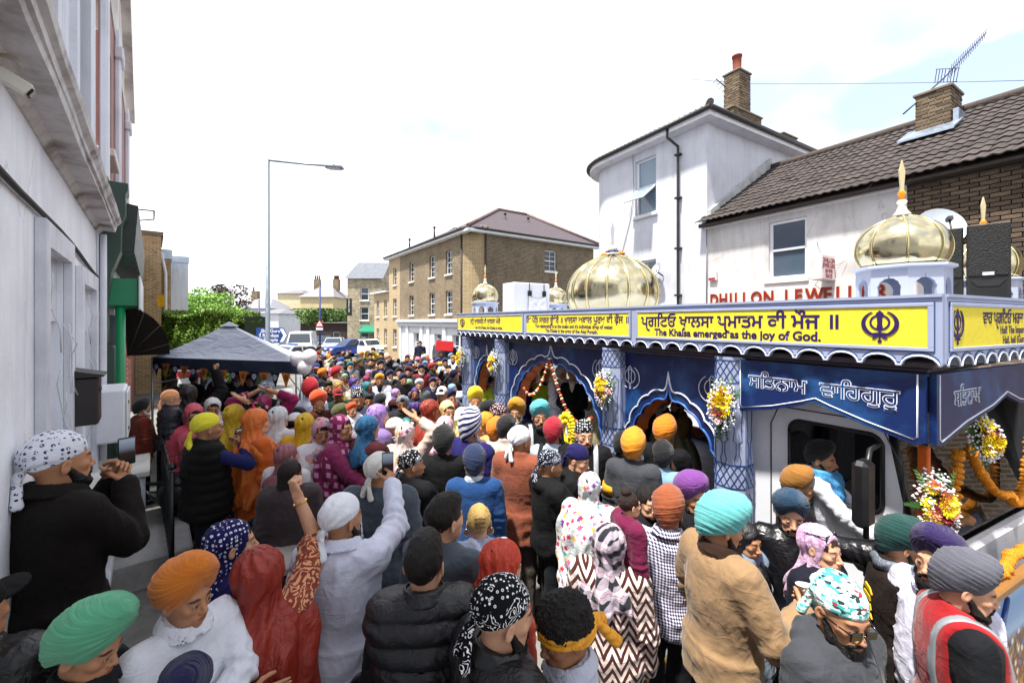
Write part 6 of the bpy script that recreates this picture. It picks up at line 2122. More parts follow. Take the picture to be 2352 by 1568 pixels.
for (px_, x, y, r, h, kh, n) in ((0, 0.55, 0.36, 0.29, 0.4, 0.27, 8), (0, 2.55, 0.3, 0.27, 0.4, 0.27, 8), (0, 0.45, FL_L - 0.5, 0.29, 0.4, 0.26, 8), (0, 2.4, FL_L - 0.5, 0.29, 0.4, 0.26, 8)):
 kiosk(x, y, 3.03, r * 0.98, kh)
 d, zt = dome(x, y, 3.03 + kh + 0.035, r, h, n, fin='#d3c49a', spike=0.32)
 MB().lathe([(0.014, 0), (0.024, 0.02), (0.02, 0.05), (0.027, 0.08), (0.014, 0.1)], (x, y, zt - 0.02), 10).build('orange_ribbon', cloth('#ea8c1c'), d)
d, zt = dome(1.25, 4.25, 3.03, 0.76, 0.98, 14, fin='#b7bac2', spike=0.44)
G = grid((-0.3, -0.3, -0.12), (0.3, 0.3, 0.14), 0.014)
V, Q = surf(sun_(0.04, ell(G, (0.02, 0, 0.02), (0.14, 0.12, 0.05)), ell(G, (0.12, 0.06, -0.02), (0.07, 0.09, 0.06))), (-0.3, -0.3, -0.12), 0.014)
V = V + normals(V, Q) * (wob(V, 30, 2) * 0.012)[:, None]
o = mesh_from('navy_wrap', V, Q, cloth('#20225e', 'silk'), d, True); o.location = (1.25, 4.25, zt - 0.1)
V2, Q2 = surf(sun_(0.04, ell(G, (-0.08, 0.06, -0.03), (0.1, 0.07, 0.05)), ell(G, (-0.14, 0.08, -0.07), (0.06, 0.06, 0.05)), ell(G, (0.08, -0.1, 0.0), (0.1, 0.05, 0.04))), (-0.3, -0.3, -0.12), 0.014)
V2 = V2 + normals(V2, Q2) * (wob(V2, 30, 4) * 0.012)[:, None]
o = mesh_from('orange_wrap', V2, Q2, cloth('#ec8a1a', 'silk'), d, True); o.location = (1.25, 4.25, zt - 0.1)
def speaker(label, P, rz):
 t = thing('loudspeaker', label, 'loudspeaker', P, rz)
 recalc(MB().bbox(-0.19, 0.19, -0.2, 0.2, 0, 0.8, 0.01).build('cabinet', paint('#141416', 0.6), t))
 gm = N('grille'); gm.base('#0c0b0b').rough(0.7); gm.bump(gm.voro(gm.co(), 90), 0.8, 0.01)
 recalc(MB().bbox(-0.175, 0.175, -0.212, -0.202, 0.3, 0.79, 0.004).build('grille', gm.m, t))
 recalc(MB().box(-0.15, 0.15, -0.208, -0.203, 0.03, 0.26).build('horn_mouth', flat('#060606'), t))
 recalc(MB().prism([(-0.15, 0.03), (0.15, 0.03), (0.09, 0.08), (-0.09, 0.08)], -0.215, -0.204).prism([(-0.15, 0.26), (0.15, 0.26), (0.09, 0.2), (-0.09, 0.2)], -0.215, -0.204).build('horn', paint('#232324', 0.5), t))
 recalc(MB().box(-0.05, 0.05, -0.2165, -0.213, 0.305, 0.335).build('badge', flat('#d0d0d0'), t))
 return t
speaker('left black loudspeaker behind the corner dome', FO + Vector((1.95, 0.45, 3.03)), R(-78)).scale = (0.7, 0.7, 0.94)
speaker('right black loudspeaker behind the corner dome', FO + Vector((1.95, 0.16, 3.03)), R(-78)).scale = (0.7, 0.7, 0.94)
gb = thing('power_cabinet', 'white metal cabinet with black latches between the small domes', 'cabinet', FO + Vector((0.98, 7.0, 3.03)))
recalc(MB().bbox(0, 0.95, 0, 0.5, 0, 0.74, 0.01).bbox(-0.01, 0.47, -0.015, 0.0, 0.02, 0.72, 0.004).bbox(0.48, 0.96, -0.015, 0.0, 0.02, 0.72, 0.004).build('case', paint('#d9dadf', 0.4, 0, 0.08), gb))
for x in (0.4, 0.8):
 recalc(MB().bbox(x - 0.05, x + 0.05, -0.045, -0.017, 0.44, 0.56, 0.008).bbox(x - 0.008, x + 0.008, -0.03, -0.017, 0.56, 0.74, 0.003).build('latch', BLK, gb))
G = grid((-0.3, -0.06, -0.3), (0.3, 0.06, 0.3), 0.02)
P_ = np.stack(np.meshgrid(np.linspace(0.36, 0.84, 16), [0], np.linspace(0.04, 0.44, 14), indexing='ij'), -1)[:, 0]
P_[..., 1] = -0.05 - 0.015 * np.sin(P_[..., 0] * 30 + P_[..., 2] * 9)
P_[..., 2] -= 0.06 * np.sin((P_[..., 0] - 0.36) / 0.48 * np.pi) * (P_[..., 2] > 0.3)
V, Q = gridmesh(P_)
ws = mesh_from('white_cloth', V, Q, cloth('#e9e9ee'), None, True); ws.location = gb.location
tag(ws, 'white cloth tied over the cabinet doors', 'cloth')
pbd = thing('picture_board', 'framed painted picture of a crowd on the front of the lorry', 'picture', FO + Vector((0.12, -0.12, 0.2)), R(-5))
PM = N('painted_picture')
_s = PM.sep(PM.co())
_sky = PM.ramp(PM.math('MULTIPLY', _s[2], 1.0), [(0.45, '#9fb8d2'), (0.75, '#6f9fd0'), (0.95, '#b8d0e4')])
_vo = PM.n('TexVoronoi', feature='F1'); _vo.inputs['Scale'].default_value = 22; PM.l(PM.co(scale=(1, 1, 0.8)), _vo.inputs['Vector'])
_wn = PM.n('TexWhiteNoise', noise_dimensions='3D'); PM.l(_vo.outputs['Position'], _wn.inputs['Vector'])
_cr = PM.ramp(_wn.outputs['Value'], [(0.0, '#8a5a34'), (0.2, '#d9d3c4'), (0.4, '#4f6a9a'), (0.55, '#c9a05a'), (0.7, '#6a4430'), (0.85, '#e4dcc8')], 'CONSTANT')
_crw = PM.mix(PM.ramp(_vo.outputs['Distance'], [(0.25, 0.0), (0.5, 0.8)]), _cr, '#3a2c22')
PM.base(PM.mix(PM.ramp(_s[2], [(0.5, 0.0), (0.56, 1.0)]), _crw, _sky)).rough(0.35)
recalc(MB().box(0.03, 2.4, -0.02, 0.0, 0.03, 0.86).build('picture', PM.m, pbd))
fr = MB()
for (a, b, c, e) in ((-0.02, 2.45, 0.86, 0.92), (-0.02, 2.45, -0.02, 0.04), (-0.02, 0.04, 0.04, 0.86), (2.39, 2.45, 0.04, 0.86)):
 fr.bbox(a, b, -0.05, 0.02, c, e, 0.01)
recalc(fr.build('frame', paint('#8a6236', 0.4, 0, 0.2), pbd))
G = grid((-0.3, -0.03, 0.0), (0.4, 0.03, 0.75), 0.012)
rb = smax(sun_(0.03, ell(G, (0, 0, 0.2), (0.12, 0.08, 0.28)), cap(G, (0.05, 0, 0.42), (0.22, 0, 0.7), 0.045, 0.03)), np.abs(G[1]) - 0.012, 0.004)
V, Q = surf(rb, (-0.3, -0.03, 0.0), 0.012)
o = mesh_from('painted_robe', V, Q, cloth('#2a4a96'), pbd, True); o.location = (0.22, -0.024, 0.1)
V, Q = sph((0.2, -0.026, 0.62), 0.07, 12, 8)
o = mesh_from('painted_turban', V * np.array((1, 0.3, 0.8), f32) + np.array((0, -0.02, 0.12), f32), Q, cloth('#d99a2c'), pbd, True)
# ---------------------------------------------------------------- flowers
_fr = random.Random(8)
def blossom(r, petals, layers=3):
 m = MB()
 for l in range(layers):
  rr = r * (1 - 0.25 * l); zz = r * 0.22 * l
  for k in range(petals):
   a = 2 * math.pi * (k + 0.5 * (l % 2)) / petals
   w_ = math.pi / petals * 0.95
   m.add([(0, 0, zz * 0.6), (rr * 0.7 * math.cos(a - w_), rr * 0.7 * math.sin(a - w_), zz + r * 0.1), (rr * math.cos(a), rr * math.sin(a), zz + r * 0.22), (rr * 0.7 * math.cos(a + w_), rr * 0.7 * math.sin(a + w_), zz + r * 0.1)], [(0, 1, 2, 3)])
 o = m.build('blossom', None); me = o.data; bpy.data.objects.remove(o); return me
BY = blossom(0.05, 9); BY.materials.append(paint('#f2d81c', 0.6))
BRd = blossom(0.036, 7); BRd.materials.append(paint('#7c1020', 0.6))
BPk = blossom(0.042, 7); BPk.materials.append(paint('#e58a6a', 0.6))
def spray(label, P, out, w_=0.14, h=0.26):
 t = thing('flower_spray', label, 'flowers', P)
 q = Vector(out).to_track_quat('Z', 'Y')
 M = q.to_matrix()
 for i in range(26):
  me = BY if i < 14 else BRd if i < 20 else BPk
  a = _fr.uniform(0, 6.28); rr = math.sqrt(_fr.random()) * 0.8
  loc = M @ Vector((w_ * rr * math.cos(a) * 0.8, h * rr * math.sin(a) * 0.8, 0.1 * (1 - rr * rr) + 0.03))
  o = share('blossom', me, t, loc)
  o.rotation_mode = 'QUATERNION'
  o.rotation_quaternion = (Vector(out) + Vector((_fr.uniform(-.5, .5), _fr.uniform(-.5, .5), _fr.uniform(-.4, .6)))).to_track_quat('Z', 'Y')
  o.scale = (_fr.uniform(0.8, 1.2),) * 3
 m = MB()
 for i in range(300):
  a = _fr.uniform(0, 6.28); rr = 0.5 + 0.5 * _fr.random()
  c = M @ Vector((w_ * rr * math.cos(a), h * rr * math.sin(a), 0.1 * max(0, 1 - rr * rr) + _fr.uniform(0, 0.06)))
  s_ = _fr.uniform(0.006, 0.012)
  m.add([c + Vector((s_, 0, 0)), c + Vector((0, s_, 0)), c + Vector((-s_, 0, 0)), c + Vector((0, -s_, 0)), c + Vector((0, 0, s_)), c - Vector((0, 0, s_))], [(0, 1, 4), (1, 2, 4), (2, 3, 4), (3, 0, 4), (1, 0, 5), (2, 1, 5), (3, 2, 5), (0, 3, 5)])
 o = m.build('white_filler', paint('#e9eaee', 0.7), t); o['kind'] = 'stuff'
 m = MB()
 for i in range(16):
  a = _fr.uniform(0, 6.28) if i > 5 else -math.pi / 2 + _fr.uniform(-0.5, 0.5)
  L_ = _fr.uniform(0.8, 1.35)
  for k in range(9):
   tt = 0.25 + 0.75 * k / 9
   c = M @ Vector((w_ * 1.15 * L_ * tt * math.cos(a), h * L_ * tt * math.sin(a), 0.03 + 0.03 * math.sin(tt * 3)))
   e = M @ Vector((w_ * 1.15 * L_ * (tt + 0.11) * math.cos(a), h * L_ * (tt + 0.11) * math.sin(a), 0.03))
   dv = (e - c).normalized(); sd = dv.cross(Vector(out)).normalized() * 0.045 * (1.15 - tt)
   for sg in (-1, 1):
    m.add([c, c + sd * sg + dv * 0.02, c + sd * sg * 0.9 + dv * 0.034, c + dv * 0.02], [(0, 1, 2, 3)])
 o = m.build('fern', leaf_mat('#24401c', '#47703a'), t); o['kind'] = 'stuff'
 return t
LO = (-1, -0.25, 0.1)
for lab, y, z in (('flower spray on the pillar beside the lorry cab', PY[0], 2.1), ('flower spray on the pillar between the two large arches', PY[1], 2.05), ('flower spray on the pillar left of the middle arch', PY[2], 2.12), ('flower spray on the rear pillar of the float', PY[3], 2.1)):
 spray(lab, FO + Vector((-0.02, y - 0.02, z)), LO)
spray('flower spray at the windscreen corner nearest the crowd', FO + Vector((cx - 0.08, 0.1, 1.62)), (-0.75, -0.7, 0.1), 0.12, 0.26)
spray('flower spray hanging in the middle of the windscreen', FO + RF @ Vector((1.05, 0.15, 1.98)), (-0.3, -1, 0.15), 0.13, 0.2)
def ball(r, seed=0):
 V, Q = sph((0, 0, 0), r, 10, 7)
 n = V / (np.linalg.norm(V, axis=1, keepdims=True) + 1e-9)
 V = V + n * (wob(V, 2.2 / r, seed) * r * 0.22)[:, None]
 V[:, 2] *= 0.72
 o = mesh_from('marigold', V, Q, None, None, False); me = o.data; bpy.data.objects.remove(o); return me
MG = ball(0.04); _mm = N('marigold'); _mm.base(_mm.mix(_mm.noise(_mm.co(), 60, 4), '#e07e0c', '#f6a81c')).rough(0.8).bump(_mm.noise(_mm.co(), 130, 3), 1.0, 0.02); MG.materials.append(_mm.m)
BW_ = ball(0.028, 2); BW_.materials.append(paint('#e8dcae', 0.8)); BR_ = ball(0.026, 3); BR_.materials.append(paint('#a31c24', 0.8)); BP_ = ball(0.026, 4); BP_.materials.append(paint('#e8935a', 0.8))
def garland(label, pts, step=0.05, meshes=(MG,), name='flower_garland'):
 t = thing(name, label, 'garland', pts[0])
 pts = [Vector(p) for p in pts]
 d, i, out = 0.0, 0, []
 segs = [(pts[k + 1] - pts[k]).length for k in range(len(pts) - 1)]
 tot = sum(segs); n = int(tot / step)
 for k in range(n + 1):
  s_ = tot * k / n; j = 0
  while j < len(segs) - 1 and s_ > segs[j]:
   s_ -= segs[j]; j += 1
  p = pts[j].lerp(pts[j + 1], s_ / max(segs[j], 1e-6))
  tg = (pts[j + 1] - pts[j]).normalized()
  o = share('blossom', meshes[k % len(meshes)], t, p - pts[0] + Vector((_fr.uniform(-.004, .004),) * 3))
  o.rotation_mode = 'QUATERNION'; o.rotation_quaternion = tg.to_track_quat('Z', 'Y')
  o.scale = (_fr.uniform(0.8, 1.2), _fr.uniform(0.8, 1.2), _fr.uniform(0.8, 1.1))
 return t
def cat_(a, b, sag, n=12):
 a, b = Vector(a), Vector(b)
 return [a.lerp(b, i / n) - Vector((0, 0, sag * 4 * (i / n) * (1 - i / n))) for i in range(n + 1)]
Fw = lambda x, y, z: FO + Vector((x, y, z))
Fr = lambda x, y, z: FO + RF @ Vector((x, y + 0.03, z))
garland('orange marigold garland swagged down from the windscreen corner', cat_(Fr(0.34, 0.12, 1.5), Fr(0.98, 0.2, 1.85), 0.42), 0.046)
garland('orange marigold garland on the right side of the windscreen', cat_(Fr(1.2, 0.2, 1.85), Fr(1.75, 0.12, 1.4), 0.12), 0.046)
garland('marigold garland lying along the ledge below the windscreen', [Fr(0.32 + 0.16 * i, -0.1 - 0.02 * math.sin(i), 1.16 + 0.012 * math.sin(i * 2)) for i in range(14)], 0.046)
garland('marigold garland along the foot of the picture board', [Fr(0.1 + 0.2 * i, -0.22, 0.16 + 0.01 * math.sin(i * 2)) for i in range(12)], 0.04)
garland('third orange marigold swag at the far side of the windscreen', cat_(Fr(1.75, 0.12, 1.4), Fr(2.6, 0.2, 1.8), 0.3), 0.046)
garland('short marigold strand at the left end of the dashboard', cat_(Fw(0.36, 0.14, 1.38), Fw(0.5, 0.12, 1.18), 0.02), 0.036)
rg = (BW_, BR_, BP_, BW_, BR_)
ym = (PY[1] + 0.3 + PY[2] - 0.35) / 2
garland('white and red rose garland hanging left from the middle arch', cat_(Fw(0.16, ym, 2.3), Fw(0.16, ym + 0.75, 1.72), 0.3), 0.05, rg)
garland('white and red rose garland hanging right from the middle arch', cat_(Fw(0.16, ym - 0.02, 2.3), Fw(0.16, ym - 1.0, 1.55), 0.42), 0.05, rg)
yk = [Fw(0.08, ym - 0.55 + 0.17 * math.cos(a), 1.28 + 0.23 * math.sin(a)) for a in [2 * math.pi * i / 24 for i in range(25)]]
MY = ball(0.045, 5); MY.materials.append(paint('#f0d51a', 0.8))
garland('yellow flower emblem ring below the middle arch', yk, 0.045, (MY,))
garland('inner ring of the yellow flower emblem', [Fw(0.08, ym - 0.55 + 0.1 * math.cos(a), 1.28 + 0.15 * math.sin(a)) for a in [2 * math.pi * i / 18 for i in range(19)]], 0.045, (MY,))
for i, (x, z, sx) in enumerate(((0.62, 1.16, 0.16), (1.1, 1.18, 0.13), (1.5, 1.17, 0.14))):
 t = thing('marigold_heap', ('marigold heap at the left of the dashboard', 'marigold heap in the middle of the dashboard', 'marigold heap at the right of the dashboard')[i], 'flowers', Fr(x, 0.36, z - 0.03))
 for k in range(26):
  a = _fr.uniform(0, 6.28); rr = math.sqrt(_fr.random()) * sx * 1.25
  share('blossom', MG, t, (rr * math.cos(a), rr * 0.6 * math.sin(a) * 0.6, 0.05 * (1 - rr / sx) + 0.01))
# ---------------------------------------------------------------- street lamp, signs, tent, bunting
lp = thing('street_lamp', 'tall grey street lamp with a long arm above the tent', 'street lamp', at(615, 13.1))
zt = zat(366, 13.1)
a_ = at(785, 13.1) - at(615, 13.1)
MET = paint('#7d8893', 0.4, 0.5)
MB().tube([(0, 0, 0), (0, 0, 2.0), (0, 0, 2.05), (0, 0, zt)], [0.1, 0.1, 0.07, 0.055], 10).build('pole', MET, lp)
MB().tube([Vector((0, 0, zt - 0.03)), a_ * 0.5 + Vector((0, 0, zt - 0.15)), a_ * 0.78 + Vector((0, 0, zt - 0.2))], 0.03, 8).build('arm', MET, lp)
Mh = Matrix.Translation(a_ * 0.86 + Vector((0, 0, zt - 0.24))) @ Matrix.Rotation(math.atan2(a_.y, a_.x), 4, 'Z') @ Matrix.Rotation(0.06, 4, 'Y')
recalc(MB().bbox(-0.2, 0.36, -0.12, 0.12, -0.04, 0.04, 0.02, Mh).build('lamp_head', MET, lp))
recalc(MB().bbox(-0.1, 0.3, -0.1, 0.1, -0.065, -0.042, 0.008, Mh).build('lens', paint('#c9ccd0', 0.3), lp))
recalc(MB().bbox(0.05, 0.12, -0.04, 0.04, 0.042, 0.09, 0.006, Mh).build('sensor', flat('#4a4c50'), lp))
ds = thing('direction_sign', 'blue direction sign reading Shri Guru Ravidass Temple', 'sign', at(625, 16, 770))
ds.rotation_euler = (0, 0, -YAW)
hw_, hh_ = 0.6, 0.29
BS = flat('#123f86', 0.45)
MB().prism([(-hw_, -hh_), (hw_ - 0.16, -hh_), (hw_, 0), (hw_ - 0.16, hh_), (-hw_, hh_)], -0.012, 0.0).build('plate', BS, ds)
MB().prism([(hw_ - 0.3, -hh_ + 0.04), (hw_ - 0.17, -hh_ + 0.04), (hw_ - 0.03, 0), (hw_ - 0.17, hh_ - 0.04), (hw_ - 0.3, hh_ - 0.04), (hw_ - 0.16, 0)], -0.016, -0.0125).build('chevron', flat('#eef0f4'), ds)
for i, s in enumerate(('Shri Guru', 'Ravidass', 'Temple')):
 text_mesh(s, 0.185, txf((-0.05, -0.0145, 0.11 - 0.17 * i), (1, 0, 0), (0, -1, 0)), flat('#eef0f4'), ds, 'lettering', 0.001, 0.002, 'CENTER')
wk = MB().tube([(-0.44, -0.016, 0.0), (-0.44, -0.016, 0.06)], 0.022, 6).tube([(-0.44, -0.016, 0.0), (-0.48, -0.016, -0.1)], 0.012, 5).tube([(-0.44, -0.016, 0.0), (-0.4, -0.016, -0.1)], 0.012, 5).tube([(-0.44, -0.016, 0.05), (-0.5, -0.016, 0.0)], 0.01, 5)
wk.lathe([(0.0, -0.02), (0.02, 0), (0.0, 0.02)], (-0.435, -0.016, 0.1), 8)
wk.build('walking_symbol', flat('#eef0f4'), ds)
MB().tube([(0, 0.03, 0.2), (0, 0.03, -ds.location.z)], 0.04, 8).build('post', MET, ds)
ws_ = thing('warning_sign', 'red and white triangular warning sign on a blue lamp pole', 'sign', at(735, 36))
zb = zat(742, 36)
Mw = Matrix.Rotation(-YAW, 4, 'Z')
MB().tube([(0, 0, 0), (0, 0, zat(655, 36))], 0.07, 8).build('pole', flat('#2b3a86'), ws_)
recalc(MB().prism([(-0.36, zb - 0.3), (0.36, zb - 0.3), (0, zb + 0.32)], -0.1, -0.08, Mw).build('plate', flat('#b8222c'), ws_))
recalc(MB().prism([(-0.24, zb - 0.23), (0.24, zb - 0.23), (0, zb + 0.18)], -0.106, -0.101, Mw).build('face_panel', flat('#eceef0'), ws_))
recalc(MB().box(-0.07, -0.02, -0.11, -0.107, zb - 0.18, zb, Mw).box(0.02, 0.07, -0.11, -0.107, zb - 0.18, zb, Mw).build('symbol', flat('#17171a'), ws_))
recalc(MB().box(-0.3, 0.3, -0.1, -0.08, zb - 0.6, zb - 0.38, Mw).build('supplementary_plate', flat('#c9d0d6'), ws_))
lp2 = thing('lamp_pole', 'thin far lamp pole above the low houses', 'street lamp', at(595, 48))
MB().tube([(0, 0, 0), (0, 0, zat(688, 48))], 0.09, 6).build('pole', flat('#5a6070'), lp2)
hs = thing('hanging_sign', 'tall black hanging shop sign with white letters', 'sign', at(802, 41, 705))
hs.rotation_euler = (0, 0, -YAW)
recalc(MB().bbox(-0.26, 0.26, -0.05, 0.05, -0.85, 0.85, 0.02).build('board', flat('#151515'), hs))
for i, ch in enumerate('CATALINA'):
 text_mesh(ch, 0.2, txf((0, -0.052, 0.62 - 0.16 * i), (1, 0, 0), (0, -1, 0)), flat('#e4e4e4'), hs, 'lettering', 0.0, 0.003)
rbd = thing('red_placard', 'red placard held up above the crowd beside the float', 'placard', at(1021, 12.5, 794))
rbd.rotation_euler = (R(-8), R(4), -YAW)
recalc(MB().bbox(-0.26, 0.26, -0.012, 0.012, -0.15, 0.15, 0.006).build('board', paint('#c01c22', 0.5), rbd))
# ---- pop-up tent
A = at(350, 9.1, 820); Bq = at(692, 8.05, 838)
ze = 2.12
A.z = Bq.z = 0
ux = (Bq - A); Wt = ux.length; ux.normalize()
uyp = Vector((-ux.y, ux.x, 0))
uy = (at(640, 2.0) - at(640, 1.0)).normalized()
tl_ = lambda a, b, z=0.0: Vector(((ux * a + uy * b).dot(ux), (ux * a + uy * b).dot(uyp), z))
tn = thing('gazebo', 'slate grey pop-up gazebo with a peaked roof', 'gazebo', A, math.atan2(ux.y, ux.x))
FAB = N('gazebo_fabric')
_v = FAB.co()
FAB.base(FAB.mix(FAB.noise(_v, 3, 4), '#9aa2b8', '#b3bacb')).rough(0.3).bump(FAB.noise(FAB.co(scale=(1, 3, 1)), 2.2, 4, 0.5, 1.2), 0.5, 0.06)  # canopy paler than its valance: sky sheen put into the fabric colour
FAB = FAB.m
D_ = 2.7
ap = tl_(Wt / 2, D_ / 2, zat(742, 9.8) - 0.02)
cor = [tl_(0, 0, ze), tl_(Wt, 0, ze), tl_(Wt, D_, ze), tl_(0, D_, ze)]
def side(i, n=14):
 a, b = cor[i], cor[(i + 1) % 4]
 P = np.zeros((n + 1, n + 1, 3))
 for r in range(n + 1):
  for c in range(n + 1):
   t, u = r / n, c / n
   e = a.lerp(b, u)
   p = e.lerp(ap, t * 0.93 if True else t)
   sag = -0.07 * math.sin(math.pi * u) * (1 - t) * math.sin(math.pi * min(1, t + 0.15)) - 0.05 * math.sin(math.pi * t) * (0.5 + 0.5 * math.sin(math.pi * u))
   wr = 0.012 * math.sin(u * 40 + t * 9) * math.sin(math.pi * u) * (1 - t)
   P[r, c] = (p.x, p.y, p.z + sag + wr)
 return P
cp_ = []
o_ = 0
Vs, Qs = [], []
for i in range(4):
 v, q = gridmesh(side(i)); Vs.append(v); Qs.append(q + o_); o_ += len(v)
roof = mesh_from('canopy', np.concatenate(Vs), np.concatenate(Qs), FAB, tn, True)
cpm = MB()
for i in range(4):
 a, b = cor[i].lerp(ap, 0.86) + Vector((0, 0, 0.05)), cor[(i + 1) % 4].lerp(ap, 0.86) + Vector((0, 0, 0.05))
 cpm.quad(a, b, ap + Vector((0, 0, 0.06)))
cpm.build('vent_cap', FAB, tn)
vl = MB()
for i in range(4):
 a, b = cor[i], cor[(i + 1) % 4]
 n = 10
 for k in range(n):
  p, q = a.lerp(b, k / n), a.lerp(b, (k + 1) / n)
  nn = Vector((0, 0, 1)).cross(b - a).normalized()
  f = lambda s: nn * (0.012 * math.sin(s * 2.3))
  vl.quad(p, q, q - Vector((0, 0, 0.24)) + f(k + 1), p - Vector((0, 0, 0.24)) + f(k))
vl.build('valance', cloth('#47536c', sheen=0), tn)
for c in cor:
 MB().tube([Vector((c.x, c.y, 0)), c], 0.022, 6).build('leg', paint('#c3c9d2', 0.35, 0.6), tn)
MB().tube([(0.02, 0.02, 1.05), (Wt * 0.45, 0.02, 1.0)], 0.015, 6).tube([(0.02, 0.05, 1.55), (Wt * 0.5, D_ / 2, 2.0), (Wt - 0.02, 0.05, 1.5)], 0.012, 6).build('truss', paint('#c3c9d2', 0.35, 0.6), tn)
bt = thing('bunting', 'string of navy and orange pennants along the gazebo front', 'bunting', A, tn.rotation_euler[2])
NP = 14
cordp = []
for i in range(NP):
 u = 0.06 + (Wt * 0.94) * i / NP
 wp = Wt * 0.94 / NP * 0.86
 z = 1.96 - 0.05 * math.sin(math.pi * i / NP) - 0.004 * i + 0.06 * (1 - i / NP)
 c = '#231a66' if i % 2 == 0 else '#ef8a3c'
 y = -0.03 + _jr.uniform(-0.01, 0.01)
 p = recalc(MB().prism([(u, z), (u + wp, z - 0.004), (u + wp * 0.5 + _jr.uniform(-0.02, 0.02), z - 0.3)], y - 0.002, y + 0.002).build('pennant', cloth(c), bt))
 khanda(0.13, txf((u + wp / 2, y - 0.004, z - 0.1), (1, 0, 0), (0, -1, 0)), flat('#e6e9f2') if i % 2 == 0 else flat('#3a1c12'), p, 0.001, 0.9)
 cordp.append((u, y, z))
MB().tube(cordp, 0.006, 5).build('cord', flat('#3a2c22'), bt)
tb = thing('serving_table', 'folding table with covered trays under the gazebo', 'table', A + ux * 0.5 + uy * 1.3, tn.rotation_euler[2])
recalc(MB().bbox(0, 2.2, 0, 0.7, 0.74, 0.78, 0.01).build('top', paint('#c9ccd2', 0.5), tb))
for x in (0.06, 2.12):
 MB().tube([(x, 0.06, 0), (x, 0.06, 0.74)], 0.02, 6).tube([(x, 0.64, 0), (x, 0.64, 0.74)], 0.02, 6).build('leg', paint('#3a3c40', 0.5), tb)
for i in range(4):
 t = thing('food_tray', ('leftmost', 'second from left', 'third from left', 'rightmost')[i] + ' pale food tray on the serving table', 'tray', tb.location + ux * (0.25 + 0.55 * i) + uy * 0.35 + Vector((0, 0, 0.78)), tn.rotation_euler[2])
 recalc(MB().bbox(-0.2, 0.2, -0.14, 0.14, 0, 0.1, 0.02).build('tray', paint('#b9c0c4', 0.3, 0.5), t))
 recalc(MB().bbox(-0.21, 0.21, -0.15, 0.15, 0.1, 0.13, 0.012).build('lid', paint('#dfe2e4', 0.4), t))
for i, (px_, dd) in enumerate(((545, 8.4), (610, 8.2))):
 t = thing('wheelie_bin', ('dark wheelie bin near the gazebo centre', 'dark wheelie bin near the gazebo right leg')[i], 'bin', at(px_, dd))
 recalc(MB().prism([(-0.26, 0.1), (0.26, 0.1), (0.3, 1.0), (-0.3, 1.0)], -0.3, 0.3).build('bin', paint('#1c211e', 0.5), t))
 recalc(MB().bbox(-0.33, 0.33, -0.34, 0.34, 1.0, 1.06, 0.02).build('lid', paint('#b8c4b8', 0.4), t))
rf2 = thing('red_white_banner', 'red and white striped panel at the back of the gazebo', 'banner', at(432, 10.8, 850))
rf2.rotation_euler = (0, 0, -YAW)
for i in range(5):
 recalc(MB().box(-0.3, 0.3, 0, 0.02, -0.35 + 0.16 * i, -0.35 + 0.16 * (i + 1) - 0.002).build('stripe', flat('#b5202a' if i % 2 else '#e4e4e8'), rf2))
for i, (px_, py_, r_) in enumerate(((683, 822, 0.125), (711, 818, 0.13), (699, 842, 0.125))):
 lab = ('white balloon on the left of the cluster at the gazebo corner', 'white balloon on the right of the cluster at the gazebo corner', 'lowest white balloon of the cluster at the gazebo corner')[i]
 t = thing('balloon', lab, 'balloon', at(px_, 7.6, py_))
 V, Q = sph((0, 0, 0), r_, 22, 16)
 V[:, 2] = np.where(V[:, 2] < 0, V[:, 2] * 1.25, V[:, 2])
 mesh_from('balloon_skin', V, Q, paint('#ece8ec', 0.25, 0, 0.02, 3, 0), t, True)
 MB().lathe([(0.0, -r_ * 1.25), (0.012, -r_ * 1.3), (0.02, -r_ * 1.36)], (0, 0, 0), 8).build('knot', paint('#d9d4d8', 0.4), t)
# ---------------------------------------------------------------- greenery
def leaves(n, fn, size, seed):
 r = np.random.RandomState(seed)
 C = fn(r, n)
 a = r.normal(size=(n, 3)); a /= np.linalg.norm(a, axis=1, keepdims=True)
 b = np.cross(a, r.normal(size=(n, 3))); b /= np.linalg.norm(b, axis=1, keepdims=True)
 s_ = (size * r.uniform(0.6, 1.4, n))[:, None]
 P = np.stack([C + a * s_, C + b * s_ * 0.5, C - a * s_, C - b * s_ * 0.5], 1)
 return P.reshape(-1, 3).astype(f32), np.arange(n * 4).reshape(-1, 4).astype(np.int32)
def tree(label, px_, d, ztop, w_, c1, c2, n=5200, size=0.13, seed=1, trunk='#4a3f34'):
 P = at(px_, d)
 t = thing('tree', label, 'tree', P)
 r0 = np.random.RandomState(seed)
 cl = [(r0.normal(0, w_ * 0.36), r0.normal(0, w_ * 0.36), ztop * r0.uniform(0.5, 0.92), w_ * r0.uniform(0.16, 0.3)) for _ in range(26)]
 m = MB().tube([(0, 0, 0), (0.05, 0.02, ztop * 0.3), (-0.05, 0.05, ztop * 0.62)], [0.2, 0.15, 0.06], 8)
 for (x, y, z, r_) in cl[::2]:
  m.tube([(0, 0, ztop * 0.32), (x * 0.5, y * 0.5, ztop * 0.4 + (z - ztop * 0.4) * 0.5), (x, y, z)], [0.08, 0.05, 0.02], 5)
 m.build('trunk', paint(trunk, 0.9), t)
 def fn(r, n_):
  k = r.randint(0, len(cl), n_); q = r.normal(size=(n_, 3)); q /= np.linalg.norm(q, axis=1, keepdims=True)
  cc = np.array(cl)
  return cc[k, :3] + q * (cc[k, 3] * r.uniform(0.5, 1.05, n_))[:, None]
 V, Q = leaves(n, fn, size, seed)
 V[:, 2] = np.minimum(V[:, 2], ztop)
 o = mesh_from('crown', V, Q, leaf_mat(c1, c2), t)
 return t
